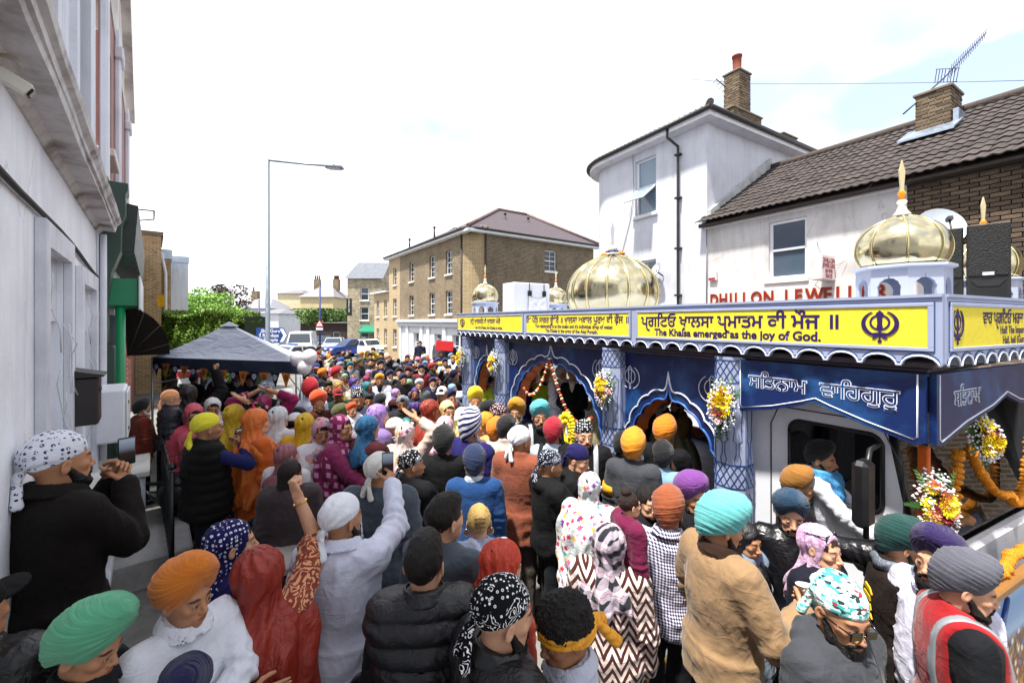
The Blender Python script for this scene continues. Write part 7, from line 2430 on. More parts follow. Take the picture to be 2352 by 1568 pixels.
tree('pale green willow behind the hedge', 462, 30, zat(655, 30), 3.2, '#6a9440', '#9cc060', 7000, 0.13, 3)
tree('dark bare-looking tree behind the willow', 500, 36, zat(652, 36), 3.0, '#3d3028', '#54463a', 2200, 0.14, 8)
tree('shrubby green tree beside the low shops', 748, 52, zat(708, 52), 3.6, '#4f6a38', '#7d9a5a', 6000, 0.2, 5)
tree('bright yellow green shrub at the hedge end', 405, 21, zat(715, 21), 1.8, '#b8b83a', '#d6d456', 2500, 0.1, 6)
hd = thing('hedge', 'clipped green hedge behind the gazebo', 'hedge', at(460, 18))
hL, hR = at(365, 18.5) - at(460, 18), at(562, 17) - at(460, 18)
zh = zat(722, 18)
def hfn(r, n_):
 u = r.uniform(0, 1, n_); z = r.uniform(0, 1, n_) ** 0.8 * zh
 base = np.array(hL)[None] * (1 - u)[:, None] + np.array(hR)[None] * u[:, None]
 dv = np.array(((hR - hL).y, -(hR - hL).x, 0)) / (hR - hL).length
 bul = 0.45 * np.sin(np.clip(z / zh, 0, 1) * math.pi * 0.9 + 0.15) + 0.08 * np.sin(u * 40) + r.normal(0, 0.05, n_)
 top = r.uniform(0, 1, n_) < 0.3
 off = np.where(top, r.uniform(-1.0, 0.5, n_), bul)
 z = np.where(top, zh + 0.12 * np.sin(u * 9 + 1) + r.normal(0, 0.03, n_) - 0.25 * np.clip((u - 0.93) * 14, 0, 1), z)
 return base + dv[None] * off[:, None] + np.stack([u * 0, u * 0, z], 1)
V, Q = leaves(26000, hfn, 0.055, 4)
mesh_from('foliage', V, Q, leaf_mat('#41601f', '#769434'), hd)
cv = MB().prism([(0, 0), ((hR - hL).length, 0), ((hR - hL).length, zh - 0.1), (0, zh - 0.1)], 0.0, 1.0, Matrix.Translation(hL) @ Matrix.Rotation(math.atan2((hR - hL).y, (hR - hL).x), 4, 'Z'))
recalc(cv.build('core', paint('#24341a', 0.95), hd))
# ---------------------------------------------------------------- vehicles at the junction
def vehicle(name, label, cat, px_, d, rz, body, L_=4.1, W_=1.75, H_=1.48, van=False, bands=False, group=None):
 P = at(px_, d); P.z = -0.1
 t = thing(name, label, cat, P, rz, group)
 if not van:
  low = [(-L_ / 2, .35), (-L_ / 2, .7), (-L_ / 2 + .15, .85), (-L_ * .22, .95), (L_ * .3, .95), (L_ / 2 - .05, .9), (L_ / 2, .6), (L_ / 2, .3), (-L_ / 2 + .2, .25)]
  cab_ = [(-L_ * .24, .93), (-L_ * .08, H_ - .03), (0.1, H_), (L_ * .26, H_ - .05), (L_ * .42, .95)]
 else:
  low = [(-L_ / 2, .4), (-L_ / 2, .85), (-L_ / 2 + .2, 1.05), (-L_ * .3, 1.2), (L_ / 2, 1.2), (L_ / 2, .35), (-L_ / 2 + .2, .3)]
  cab_ = [(-L_ * .32, 1.18), (-L_ * .2, H_ - .04), (L_ * .1, H_), (L_ / 2 - .02, H_ - .02), (L_ / 2, 1.19)]
 w2 = W_ / 2
 m = MB()
 n = len(low)
 vs = [(x, -w2 + (0.06 if z > .8 else 0), z) for x, z in low] + [(x, w2 - (0.06 if z > .8 else 0), z) for x, z in low]
 m.add(vs, [tuple(range(n)), tuple(range(n, 2 * n))[::-1]] + [(i, (i + 1) % n, (i + 1) % n + n, i + n) for i in range(n)])
 n2 = len(cab_)
 top_ = MB()
 vs = [(x, -w2 + (0.07 if z < 1.25 else 0.2), z) for x, z in cab_] + [(x, w2 - (0.07 if z < 1.25 else 0.2), z) for x, z in cab_]
 fcs = [tuple(range(n2)), tuple(range(n2, 2 * n2))[::-1]] + [(i, i + 1, i + 1 + n2, i + n2) for i in range(n2 - 1)]
 top_.add(vs, fcs)
 pm = paint(body, 0.22, 0.1, 0.03, 2, 0)
 recalc(m.build('body', pm, t))
 gl_ = glass('#27313a')
 cabo = recalc(top_.build('cabin', pm, t))
 a, b = Vector((cab_[0][0], 0, cab_[0][1])), Vector((cab_[1][0], 0, cab_[1][1]))
 wsn = MB()
 o1, o2 = a.lerp(b, .12), a.lerp(b, .9)
 wsn.quad((o1.x - .012, -w2 + .16, o1.z), (o1.x - .012, w2 - .16, o1.z), (o2.x - .012, w2 - .26, o2.z), (o2.x - .012, -w2 + .26, o2.z))
 recalc(wsn.build('windscreen', gl_, t))
 for s in (-1, 1):
  sw = MB()
  q = lambda x, z: (x, s * (w2 - .066 - .13 * max(0, min(1, (z - 1.0) / .35)) + .02), z)
  if van:
   sw.quad(q(-L_ * .27, 1.22), q(-L_ * .1, 1.22), q(-L_ * .1, H_ - .25), q(-L_ * .2, H_ - .25))
  else:
   sw.quad(q(-L_ * .19, 1.0), q(L_ * .04, 1.0), q(L_ * .04, H_ - .1), q(-L_ * .075, H_ - .1)); sw.quad(q(L_ * .06, 1.0), q(L_ * .34, 1.0), q(L_ * .24, H_ - .12), q(L_ * .06, H_ - .1))
  recalc(sw.build('side_window', gl_, t))
  recalc(MB().bbox(-L_ / 2 - .01, -L_ / 2 + .12, s * w2 * .55 - .2, s * w2 * .55 + .2, .62, .78, .02).build('headlight', paint('#dfe6ee', .15), t))
  for xx in (-L_ * .31, L_ * .31):
   wh = MB().lathe([(.1, -.1), (.29, -.1), (.32, -.06), (.32, .06), (.29, .1), (.1, .1)], (0, 0, 0), 18, True, Matrix.Translation((xx, s * (w2 - .1), .32)) @ Matrix.Rotation(R(90), 4, 'X')).build('wheel', paint('#151517', .8), t)
   MB().lathe([(.02, s * -.112), (.19, s * -.108), (.2, s * -.1)], (0, 0, 0), 14, True, Matrix.Translation((xx, s * (w2 - .1), .32)) @ Matrix.Rotation(R(90), 4, 'X')).build('rim', metal('#a8acb2', .3, 0), wh)
 recalc(MB().box(-L_ / 2 - .012, -L_ / 2 + .02, -.26, .26, .42, .53).build('number_plate', flat('#e8e8e0'), t))
 recalc(MB().box(-L_ / 2 - .008, -L_ / 2 + .02, -.5, .5, .56, .66).build('grille', flat('#17181a'), t))
 if bands:
  for s in (-1, 1):
   for i in range(8):
    x = -L_ * .4 + i * L_ * .1
    recalc(MB().box(x, x + L_ * .098, s * (w2 + .004) - .004, s * (w2 + .004) + .004, .55, .78).build('blue_check' if i % 2 else 'yellow_check', flat('#d8e01c' if i % 2 == 0 else '#1c3fa0'), t))
  recalc(MB().bbox(-.12, .12, -.5, .5, H_ + .01, H_ + .1, .02).build('light_bar', paint('#2a55c8', .2), t))
  recalc(MB().box(-L_ * .42, -L_ * .24, -w2 + .15, w2 - .15, .955, .965).build('bonnet_panel', flat('#d8e01c'), t))
 return t
vehicle('police_car', 'white police car with yellow and blue checks behind the gazebo', 'police car', 672, 27, R(28), '#dfe3e8', bands=True)
vehicle('delivery_van', 'white van with dark windscreen behind the direction sign', 'van', 694, 35, R(78), '#dcdfe4', 5.2, 1.95, 2.15, True)
vehicle('parked_car', 'silver hatchback beside the blue car', 'car', 768, 40, R(72), '#9aa2aa', 4.0)
vehicle('parked_car', 'bright blue hatchback in front of the flint house', 'car', 806, 36, R(18), '#173f8f', 4.0)
vehicle('parked_car', 'white hatchback half hidden behind the brick building', 'car', 846, 36, R(112), '#e2e5ea', 4.0)
vehicle('parked_car', 'dark car behind the silver hatchback', 'car', 745, 46, R(75), '#23303a', 4.2)
aw2 = thing('shop_awning', 'green shop awning beside the brick building', 'awning', at(850, 42, 755))
aw2.rotation_euler = (0, 0, -YAW)
recalc(MB().prism([(-0.1, 0.35), (0.0, 0.35), (-1.1, -0.25), (-1.1, -0.4)], -0.8, 0.8, Matrix.Rotation(R(90), 4, 'Z')).build('fabric', cloth('#2f9c7c'), aw2))
# ---------------------------------------------------------------- people
_AC = {}
def arr(fn, *a, **k):
 key = (fn.__name__, a, tuple(sorted(k.items())))
 if key not in _AC:
  _AC[key] = fn(*a, **k)
 return _AC[key]
TONES = {'light': '#c99a7c', 'mid': '#b07f5e', 'tan': '#9a6a4a', 'deep': '#7c5238'}
LODS = {0: (0.0036, 0.0095, 0.0055), 1: (0.006, 0.017, 0.009), 2: (0.011, 0.027, 0.014)}     # head, cloth, headwear
def ik(a, w, l1, l2, pole):
 a, w, pole = Vector(a), Vector(w), Vector(pole)
 v = w - a
 D = min(v.length, (l1 + l2) * 0.995)
 v.normalize()
 w = a + v * D
 x = (l1 * l1 - l2 * l2 + D * D) / (2 * D)
 r = math.sqrt(max(l1 * l1 - x * x, 1e-6))
 p = pole - v * pole.dot(v)
 if p.length < 1e-4:
  p = Vector((0, 1, 0))
 p.normalize()
 return a + v * x + p * r, w
ARMS = {
 'down': ((0.235, -0.03, 0.87), (0.3, 0.6, 0), 'relax', (0, -1, 0)),
 'pocket': ((0.2, -0.12, 0.95), (0.8, 0.6, 0), 'relax', (0, -1, 0)),
 'front': ((0.05, -0.27, 1.06), (0.8, 0.3, -0.5), 'hold', (0, 0, 1)),
 'clasp': ((0.02, -0.25, 1.0), (0.9, 0.2, -0.3), 'hold', (0, 0, 1)),
 'cross': ((-0.1, -0.24, 1.2), (0.9, -0.3, -0.6), 'flat', (0, 0, 1)),
 'phone': ((0.08, -0.36, 1.36), (0.5, 0.1, -1), 'hold', (0, 0.4, 1)),
 'phonehigh': ((0.14, -0.46, 1.62), (0.6, 0.1, -1), 'hold', (-0.6, 0.4, 1)),
 'raise': ((0.24, -0.2, 1.86), (1, -0.6, -0.2), 'fist', (-0.3, -1, 0)),
 'film': ((0.05, -0.24, 1.43), (0.5, 0.3, -1), 'hold', (0, 0.4, 1)),
 'cup': ((0.22, -0.31, 1.22), (0.5, 0.6, -0.8), 'grip', (0, 0.1, 1)),
 'drink': ((0.06, -0.26, 1.42), (0.9, -0.2, -0.6), 'grip', (0, 0.4, 1)),
 'head': ((0.1, -0.02, 1.78), (1, 0.1, -0.2), 'flat', (0, -1, 0)),
 'reach': ((0.4, -0.5, 1.36), (0.4, 0.2, -1), 'grip', (0, 0, 1)),
 'side': ((0.62, -0.22, 1.62), (0, 0.3, -1), 'point', (0, 0, 1)),
 'push': ((0.16, -0.42, 1.05), (0.6, 0.5, -0.7), 'grip', (-0.8, 0, 0.4)),
 'give': ((0.12, -0.42, 1.1), (0.7, 0.4, -0.6), 'flat', (0, 0.1, 1)),
 'hold': ((0.06, -0.26, 1.16), (1, 0.1, -0.3), 'hold', (0, 0, 1)),
 'beard': ((0.03, -0.2, 1.44), (1, -0.1, -0.7), 'hold', (0, 0.2, 1)),
 'fold': ((-0.04, -0.2, 1.3), (0.9, -0.1, -0.8), 'flat', (0, 0, 1)),
}
def sides(arms):
 """-> [(sgn, elbow, wrist, hand pose, thumb)] for left (+1) and right (-1)"""
 l, r = arms if isinstance(arms, (tuple, list)) else (arms, arms)
 out = []
 for s, k in ((1, l), (-1, r)):
  t, pole, pose, th = ARMS[k]
  if k == 'cross' and s == -1:
   t = (t[0], t[1] - 0.05, t[2] - 0.05)
  m = Vector((s, 1, 1))
  sh = Vector((0.175 * s, 0.012, 1.42))
  e, w_ = ik(sh, Vector(t) * m, 0.295, 0.262, Vector(pole) * m)
  out.append((s, sh, e, w_, pose, Vector(th) * m, k))
 return out
def top_sdf(G, S, p):
 X, Y, Z = G
 Lo, fat, fem = p['loose'], p.get('fat', 1.0), p.get('fem', False)
 sw = 0.13 if fem else 0.152
 d = ell(G, (0, 0.005, 1.27), ((0.168 if fem else 0.182) * (0.6 + 0.4 * fat) + Lo, 0.115 * (0.5 + 0.5 * fat) + Lo, 0.2))
 d = smin(d, cap(G, (-sw, 0.014, 1.412), (sw, 0.014, 1.412), 0.058 + Lo, None, 0.95), 0.075)
 d = smin(d, ell(G, (0, -0.012 * fat, 1.08), (0.152 * fat + Lo, 0.112 * fat + Lo, 0.2)), 0.08)
 d = smin(d, ell(G, (0, 0.005, 0.93), ((0.175 if not fem else 0.182) * (0.5 + 0.5 * fat) + Lo, 0.125 * fat + Lo, 0.17)), 0.07)
 d = smin(d, cap(G, (0, 0.02, 1.42), (0, 0.012, 1.5), 0.082 + Lo * 0.5, 0.06 + Lo * 0.4), 0.05)
 if fem:
  for s in (-1, 1):
   d = smin(d, ell(G, (0.072 * s, -0.095, 1.255), (0.062 + Lo * 0.5, 0.055 + Lo * 0.5, 0.066)), 0.04)
 hem = p.get('hem', 0.86)
 if hem < 0.84:
  T = np.arctan2(X, Y)
  q = np.sqrt(X ** 2 + (Y * 1.3) ** 2)
  dn = np.clip(0.98 - Z, 0, 2)
  Rz = 0.172 * (0.5 + 0.5 * fat) + Lo + p.get('flare', 0.08) * dn + np.clip(dn * 2.5, 0, 1) * (0.014 * np.sin(9 * T + 3 * Z + p.get('seed', 0)) + 0.006 * np.sin(17 * T + 5 * Z))
  d = smin(d, np.maximum((q - Rz) * 0.8, Z - 1.0), 0.04)
 if p.get('puff'):
  d = d - 0.019 * np.abs(np.sin(np.pi * (Z + 0.03 * np.abs(X)) / p['puff'])) ** 0.6
 if p.get('hood'):
  d = smin(d, sun_(0.03, ell(G, (0, 0.1, 1.455), (0.115, 0.06, 0.065)), cap(G, (-0.085, 0.03, 1.475), (-0.05, -0.085, 1.42), 0.032, 0.026), cap(G, (0.085, 0.03, 1.475), (0.05, -0.085, 1.42), 0.032, 0.026)), 0.025)
 sl = p.get('sleeve', 1.0)
 if sl > 0:
  for (s, sh, e, w_, *_r) in S:
   r0, r1, r2 = 0.056 + Lo, 0.05 + Lo * 0.9, 0.036 + Lo * 0.7
   if sl <= 0.5:
    q = sh.lerp(e, sl * 2)
    a = cap(G, sh, q, r0, r0 + (r1 - r0) * sl * 2 + 0.006)
   else:
    q = e.lerp(w_, min(1, (sl - 0.5) * 2))
    a = smin(cap(G, sh, e, r0, r1), cap(G, e, q, r1, r2), 0.02)
   if p.get('puff') and p.get('puffsleeve', True):
    dist = np.sqrt((X - sh[0]) ** 2 + (Y - sh[1]) ** 2 + (Z - sh[2]) ** 2)
    a = a - 0.014 * np.abs(np.sin(np.pi * dist / p['puff'])) ** 0.7
   d = smin(d, a, 0.035)
 d = smax(d, (hem - Z) * 0.97 + 0.012 * np.sin(X * 13 + p.get('seed', 0)), 0.012)
 ntop = p.get('neck', 1.515)
 d = smax(d, Z - ntop - 0.35 * Y - 6 * np.clip(np.sqrt(X ** 2 + Y ** 2) - 0.125, 0, 1), 0.012)
 if p.get('vneck'):
  d = smax(d, -cap(G, (0, -0.16, 1.5), (0, -0.2, 1.5 - p['vneck']), 0.055, 0.005, 0.35), 0.01)
 else:
  d = smax(d, -cap(G, (0, 0.012, 1.47), (0, -0.01, 1.6), 0.05, 0.066), 0.006)
 if p.get('collar'):
  rr = np.sqrt(X ** 2 + (Y * 0.92 - 0.005) ** 2)
  ring = np.sqrt((rr - 0.074 + (Z - 1.5) * 0.25) ** 2 + ((Z - 1.495 - 0.3 * Y) * 0.45) ** 2) - 0.0125
  d = smin(d, smax(ring, -cap(G, (0, -0.12, 1.44), (0, -0.12, 1.58), 0.02, 0.035), 0.006), 0.008)
 return d
def bounds(S, p, pad=0.1):
 lo = [-0.28, -0.26, p.get('hem', 0.86) - 0.05]; hi = [0.28, 0.26, 1.62]
 if p.get('hem', 0.86) < 0.84:
  e = 0.2 + p['loose'] + p.get('flare', 0.08) * (0.98 - p['hem']) + 0.05
  lo[0] = min(lo[0], -e); hi[0] = max(hi[0], e); lo[1] = min(lo[1], -e); hi[1] = max(hi[1], e)
 fat = p.get('fat', 1.0)
 if fat > 1.1:
  lo[1] -= 0.12 * fat; hi[1] += 0.08 * fat; lo[0] -= 0.06 * fat; hi[0] += 0.06 * fat
 if p.get('sleeve', 1) > 0:
  for (s, sh, e, w_, *_r) in S:
   for q in (e, w_):
    for i in range(3):
     lo[i] = min(lo[i], q[i] - pad); hi[i] = max(hi[i], q[i] + pad)
 return lo, hi
def garment(S, p, h):
 lo, hi = bounds(S, p)
 G = grid(lo, hi, h)
 V, Q = surf(top_sdf(G, S, p), lo, h)
 n = normals(V, Q)
 amp = p.get('fold', 1.0)
 sd = p.get('seed', 0)
 dsp = wob(V * np.array((1, 1, 0.5), f32), 11, sd) * 0.004 + (1 - np.abs(wob(V * np.array((1, 1, 0.55), f32), 8, sd + 5))) ** 3 * 0.009 + (1 - np.abs(wob(V * np.array((1, 1, 0.7), f32), 17, sd + 8))) ** 4 * 0.003 - 0.004
 for (s, sh, e, w_, *_r) in S:
  el = np.array(e, f32); ax = np.array((w_ - sh).normalized(), f32)
  dd = np.linalg.norm(V - el, axis=1)
  wgt = np.exp(-(dd / 0.11) ** 2)
  dsp += wgt * 0.008 * np.sin((V @ ax) * 95 + 2 * wob(V, 12, sd + 9))
  sp = np.array(sh, f32)
  wgt = np.exp(-(np.linalg.norm(V - sp, axis=1) / 0.1) ** 2)
  dsp += wgt * 0.004 * np.sin((V[:, 2] * 60 + V[:, 1] * 40) + 3 * wob(V, 10, sd + 3))
 wgt = np.clip((1.2 - V[:, 2]) / 0.3, 0, 1)
 dsp += wgt * 0.004 * np.sin(V[:, 2] * 48 + 16 * V[:, 0] + 3 * wob(V, 7, sd + 2))
 return (V + n * (dsp * amp)[:, None]).astype(f32), Q
def trousers_arr(h, stride=0.0, r=1.0):
 lo, hi = (-0.25, -0.35, 0.03), (0.25, 0.35, 1.08)
 G = grid(lo, hi, h)
 d = ell(G, (0, 0.005, 0.95), (0.165 * r, 0.118 * r, 0.13))
 for s in (-1, 1):
  k = (0.095 * s, -0.03 * s * stride * 4 - 0.01, 0.5); a = (0.1 * s, -0.05 * s * stride * 4 + 0.02, 0.07)
  d = smin(d, smin(cap(G, (0.085 * s, 0, 0.9), k, 0.088 * r, 0.068 * r), cap(G, k, a, 0.068 * r, 0.058 * r), 0.02), 0.03)
 d = smax(d, 0.07 - G[2], 0.005)
 V, Q = surf(d, lo, h)
 V = V + normals(V, Q) * (wob(V, 16, 4) * 0.006)[:, None]
 return V.astype(f32), Q
def shoe_arr(h=0.014):
 lo, hi = (-0.06, -0.21, -0.01), (0.06, 0.11, 0.12)
 G = grid(lo, hi, h)
 d = smin(ell(G, (0, -0.07, 0.038), (0.044, 0.115, 0.04)), ell(G, (0, 0.03, 0.05), (0.038, 0.055, 0.055)), 0.03)
 return surf(smax(d, 0.002 - G[2], 0.004), lo, h)
def core_body(S, h, frm):
 """slim torso and arms in one skin surface, hidden where clothes cover it"""
 pts = [q for t in S for q in (t[1], t[2], t[3])] + [Vector((0, 0, 0.9)), Vector((0, 0, 1.52))]
 lo = [min(q[i] for q in pts) - 0.09 for i in range(3)]; hi = [max(q[i] for q in pts) + 0.09 for i in range(3)]
 G = grid(lo, hi, h)
 d = sun_(0.05, cap(G, (0, 0.01, 1.0), (0, 0.01, 1.3), 0.085, 0.09), cap(G, (-0.12, 0.012, 1.38), (0.12, 0.012, 1.38), 0.05), cap(G, (0, 0.015, 1.35), (0, 0.0, 1.5), 0.06, 0.05))
 for (s, sh, e, w_, *_r) in S:
  d = smin(d, smin(cap(G, sh, e, 0.043 if frm >= 0.5 else 0.048, 0.04), cap(G, e, w_, 0.041, 0.0275), 0.02), 0.03)
 return [surf(d, lo, h)]
def hand_at(S, h, poses=None):
 parts = []
 for (s, sh, e, w_, pose, th, k) in S:
  if k == 'pocket':
   continue
  V, Q = arr(hand_arr, h, pose)
  if s < 0:
   V = V * np.array((-1, 1, 1), f32); Q = Q[:, ::-1]
  z = -(w_ - e).normalized()
  if k == 'down':
   z = Vector((0.04 * s, 0.05, 1)).normalized()
  y = -(th - z * th.dot(z)).normalized()
  x = y.cross(z)
  M = Matrix(((x.x, y.x, z.x, w_.x), (x.y, y.y, z.y, w_.y), (x.z, y.z, z.z, w_.z), (0, 0, 0, 1)))
  parts.append((xf(V, M), Q))
 return parts
HEADC = Vector((0, -0.014, 1.606))
TOPS = {
 'shirt': dict(loose=0.012, hem=0.84, collar=True, part='shirt'),
 'tee': dict(loose=0.01, hem=0.86, sleeve=0.34, part='shirt'),
 'polo': dict(loose=0.012, hem=0.86, sleeve=0.36, collar=True, part='shirt'),
 'sweater': dict(loose=0.022, hem=0.86, part='sweater'),
 'jacket': dict(loose=0.032, hem=0.8, collar=True, part='jacket', fold=0.85),
 'suit': dict(loose=0.024, hem=0.76, collar=True, vneck=0.24, part='jacket'),
 'coat': dict(loose=0.03, hem=0.55, flare=0.08, collar=True, part='coat'),
 'hoodie': dict(loose=0.03, hem=0.84, hood=True, part='hoodie', fold=1.2),
 'puffer': dict(loose=0.03, hem=0.84, collar=True, puff=0.085, part='jacket', fold=0.7),
 'kurta': dict(loose=0.02, hem=0.42, flare=0.09, collar=True, part='kurta', fold=1.3),
 'dress': dict(loose=0.018, hem=0.14, flare=0.12, part='dress', fold=1.2),
 'tunic': dict(loose=0.018, hem=0.5, flare=0.13, part='tunic'),
 'robe': dict(loose=0.045, hem=0.4, flare=0.12, part='robe', fold=1.6),
 'shawl': dict(loose=0.036, hem=0.72, flare=0.1, part='shawl', fold=1.8),
}
PEOPLE = {}
HEAD_TOP = {'turban': 0.193, 'round': 0.192, 'bandana': 0.155, 'scarf': 0.15, 'cap': 0.15, 'none': 0.14, 'short': 0.145, 'curly': 0.165, 'bun': 0.145, 'topbun': 0.185, 'long': 0.145, 'tall': 0.26, 'patka': 0.18, 'headband': 0.165}
def face_m(look, nod, tilt=0.0):
 return Matrix.Translation(HEADC) @ Matrix.Rotation(R(look), 4, 'Z') @ Matrix.Rotation(R(nod), 4, 'X') @ Matrix.Rotation(R(tilt), 4, 'Y')
def place(px, py, s, head, d=None, base=0.0):
 """where a person stands and how tall: (ground point, ground height, depth, body scale)"""
 ht = HEADC.z + HEAD_TOP[head]
 P = at(px, abs(d))
 if base is None and 0 < d < 4.0:
  for _ in range(4):
   base = terrain(P.x, P.y)
   d = 960 * (CAM_H - base - ht * s) / (py - 738)
   P = at(px, d)
 elif base is None:
  d = abs(d)
  base = terrain(P.x, P.y)
  s = (zat(py, d) - base) / ht
  if not 0.86 < s < 1.14 and s > 0:
   print('scale', round(s, 2), px, py, d, round(base, 2))
 return P, base, d, s
def person(label, px, py, face, head='turban', hc='#222222', top='shirt', tc='#eeeeee', s=1.0, d=None, base=None, look=0, nod=0,
           arms='down', tone='mid', beard=None, bc='#120d0b', fem=False, legs='#20222a', hk=None, hc2=None, tk='plain', tc2=None, fat=1.0,
           group=None, stubble=0.25, hair=None, hairc='#120d0b', seed=None, sl=None, hem=None, under=None, scarf=None, key=None, lod=None,
           mouth=0.0, category='person', wide=1.0, loose=None, trs=True, collar=None, hs=None):
 P, bz, dd, s = place(px, py, s, head, d, base)
 lod = lod if lod is not None else (0 if dd < 3.0 else 1 if dd < 6.0 else 2)
 hh, hcl, hw = LODS[lod]
 seed = seed if seed is not None else int(abs(px * 7 + py * 3)) % 997
 heading = math.degrees(math.atan2(P.x, P.y)) + face
 root = thing('person', label, category, (P.x, P.y, bz), R(180 - heading), group)
 root.scale = (s, s, s)
 S = sides(arms)
 tp = dict(TOPS[top]); tp.update(fem=fem, fat=fat, seed=seed)
 if sl is not None: tp['sleeve'] = sl
 if hem is not None: tp['hem'] = hem
 if loose is not None: tp['loose'] = loose
 part = tp.pop('part')
 M = face_m(look, nod)
 # ---- one skin mesh: head, neck, arms, hands
 tn = np.array(srgb(TONES[tone]))
 V, Q = arr(head_arr, hh, fem, mouth)
 C = face_tint(V, fem, stubble if not fem else 0.0, lod < 2)
 Vt = V.copy()
 low = np.clip((V[:, 2] + 0.13) / 0.06, 0, 1)[:, None]     # keep the neck's foot on the shoulders
 a = xf(V, M); b = V + np.array(HEADC, f32)
 parts = [(a * low + b * (1 - low), Q, (C * tn).astype(f32))]
 if lod < 2:
  for (ev, eq, ec) in eyes():
   parts.append((xf(ev, M), eq, ec))
 frm = 0.0 if tp.get('sleeve', 1) < 0.5 else 0.5
 hr = 0.0048 if lod == 0 else 0.0075 if lod == 1 else 0.012
 for (v_, q_) in core_body(S, (0.0115, 0.016, 0.022)[lod], frm) + hand_at(S, hr):
  parts.append((v_, q_, np.tile(tn * np.array((0.97, 0.95, 0.93)), (len(v_), 1)).astype(f32)))
 if not trs:
  pass
 V_, Q_, C_ = join(parts)
 mesh_from('body', V_, Q_, skin_mat(), root, True, C_)
 # ---- clothes
 if under:
  gu = dict(TOPS[under[0]]); gu.update(fem=fem, fat=fat, seed=seed + 1); gu.pop('part'); gu['loose'] = 0.002; gu['fold'] = 0.35
  if tp.get('sleeve', 1) > 0.5: gu['sleeve'] = 0
  gv, gq = garment(S, gu, hcl)
  mesh_from('shirt', gv, gq, cloth(under[1]), root, True)
 gv, gq = garment(S, tp, hcl)
 mesh_from(part, gv, gq, cloth(tc, tk, tc2), root, True)
 if tp.get('hem', 0.86) > 0.2 and legs:
  tv, tq = arr(trousers_arr, 0.02 if lod < 2 else 0.032, 0.3 if seed % 2 else -0.2, 1.0)
  mesh_from('trousers', tv * np.array((0.6 + 0.4 * fat, fat, 1), f32), tq, cloth(legs), root, True)
 sv, sq = arr(shoe_arr)
 for sgn in (-1, 1):
  mesh_from('shoe', sv + np.array((0.1 * sgn, 0.0, 0.0), f32), sq, cloth('#17161a' if seed % 3 else '#d8d5d0', 'leather'), root, True)
 # ---- hair and beard
 if beard:
  ln, full = beard
  bv, bq = arr(beard_arr, max(0.004, hh * 1.1), ln, full)
  mesh_from('beard', xf(bv, M), bq, hair_mat(bc), root, True)
 hk2 = hair if hair else (head if head in ('short', 'curly', 'bun', 'topbun', 'long') else ('long' if head == 'scarf' and fem else 'curly' if head == 'headband' else None))
 if hk2:
  kk = hk2
  hv, hq = arr(hair_arr, max(0.0055, hw * 0.9), 'bun' if (kk == 'long' and head == 'scarf') else kk)
  if head == 'scarf':
   hv = hv * np.array((0.94, 0.94, 0.94), f32) + np.array((0, -0.006, 0), f32)
  mesh_from('hair', xf(hv, M), hq, hair_mat(hairc, kk == 'curly'), root, True)
 # ---- what covers the head
 if head in ('turban', 'round', 'tall', 'patka'):
  nu, nv = ((100, 72), (60, 40), (28, 14))[lod]
  tv, tq, tuv = arr(turban_arr, nu, nv, 'round' if head in ('round', 'patka') else 'peak', seed % 4, 1.3 if head == 'tall' else 0.9 if head == 'patka' else 1.0)
  k_ = hs or {'turban': 0.94, 'round': 0.88, 'tall': 0.92, 'patka': 0.82}[head]
  tv = (tv - np.array((0, 0.018, 0.02), f32)) * np.array((k_, k_, 0.5 + 0.5 * k_), f32) + np.array((0, 0.018, 0.02), f32)
  sgn = -1 if (seed // 4) % 2 else 1
  tv = tv * np.array((sgn, 1, 1), f32)
  if sgn < 0: tq = tq[:, ::-1]
  mesh_from('turban', xf(tv, M), tq, turban_cloth(hc, hc2) if not hk else cloth(hc, hk, hc2), root, True, uv=tuv)
 elif head == 'bandana':
  bv, bq = arr(bandana_arr, hw, seed % 3, True, False, 0.0)
  mesh_from('bandana', xf(bv, M), bq, cloth(hc, hk or 'plain', hc2), root, True)
 elif head == 'cap':
  cv, cq = arr(cap_arr)
  mesh_from('cap', xf(cv, M), cq, cloth(hc), root, True)
 elif head == 'headband':
  G = grid((-0.13, -0.14, -0.16), (0.13, 0.26, 0.14), hw)
  d_ = ell(G, (0, 0.016, 0.03), (0.105, 0.124, 0.13))
  pl = G[2] - (0.04 - 0.25 * (G[1] + 0.06))
  d_ = smax(d_, np.abs(pl) - 0.024, 0.008)
  d_ = sun_(0.012, d_, ell(G, (0, 0.135, -0.005), (0.022, 0.018, 0.02)), cap(G, (0.005, 0.14, -0.01), (0.035, 0.2, -0.11), 0.014, 0.026, 1.0), cap(G, (-0.005, 0.14, 0.0), (-0.04, 0.19, -0.06), 0.014, 0.024, 1.0))
  bv, bq = surf(d_, (-0.13, -0.14, -0.16), hw)
  bv = bv + normals(bv, bq) * (np.sin(bv[:, 2] * 230 + 30 * bv[:, 0]) * 0.003)[:, None]
  mesh_from('headband', xf(bv, M), bq, cloth(hc, 'silk'), root, True)
 elif head == 'scarf':
  sp = dict(hem_b=0.5, hem_f=0.3, open_=1.0, wide=0.92, loose=0.0, chinwrap=True)
  sp.update(scarf or {})
  vv, vq = arr(scarf_arr, (0.011, 0.016, 0.024)[lod], seed % 5, **sp)
  tw = np.clip((vv[:, 2] + 0.17) / 0.12, 0, 1) * R(look)
  c_, s_ = np.cos(tw), np.sin(tw)
  vv = np.stack([vv[:, 0] * c_ - vv[:, 1] * s_, vv[:, 0] * s_ + vv[:, 1] * c_, vv[:, 2]], 1)
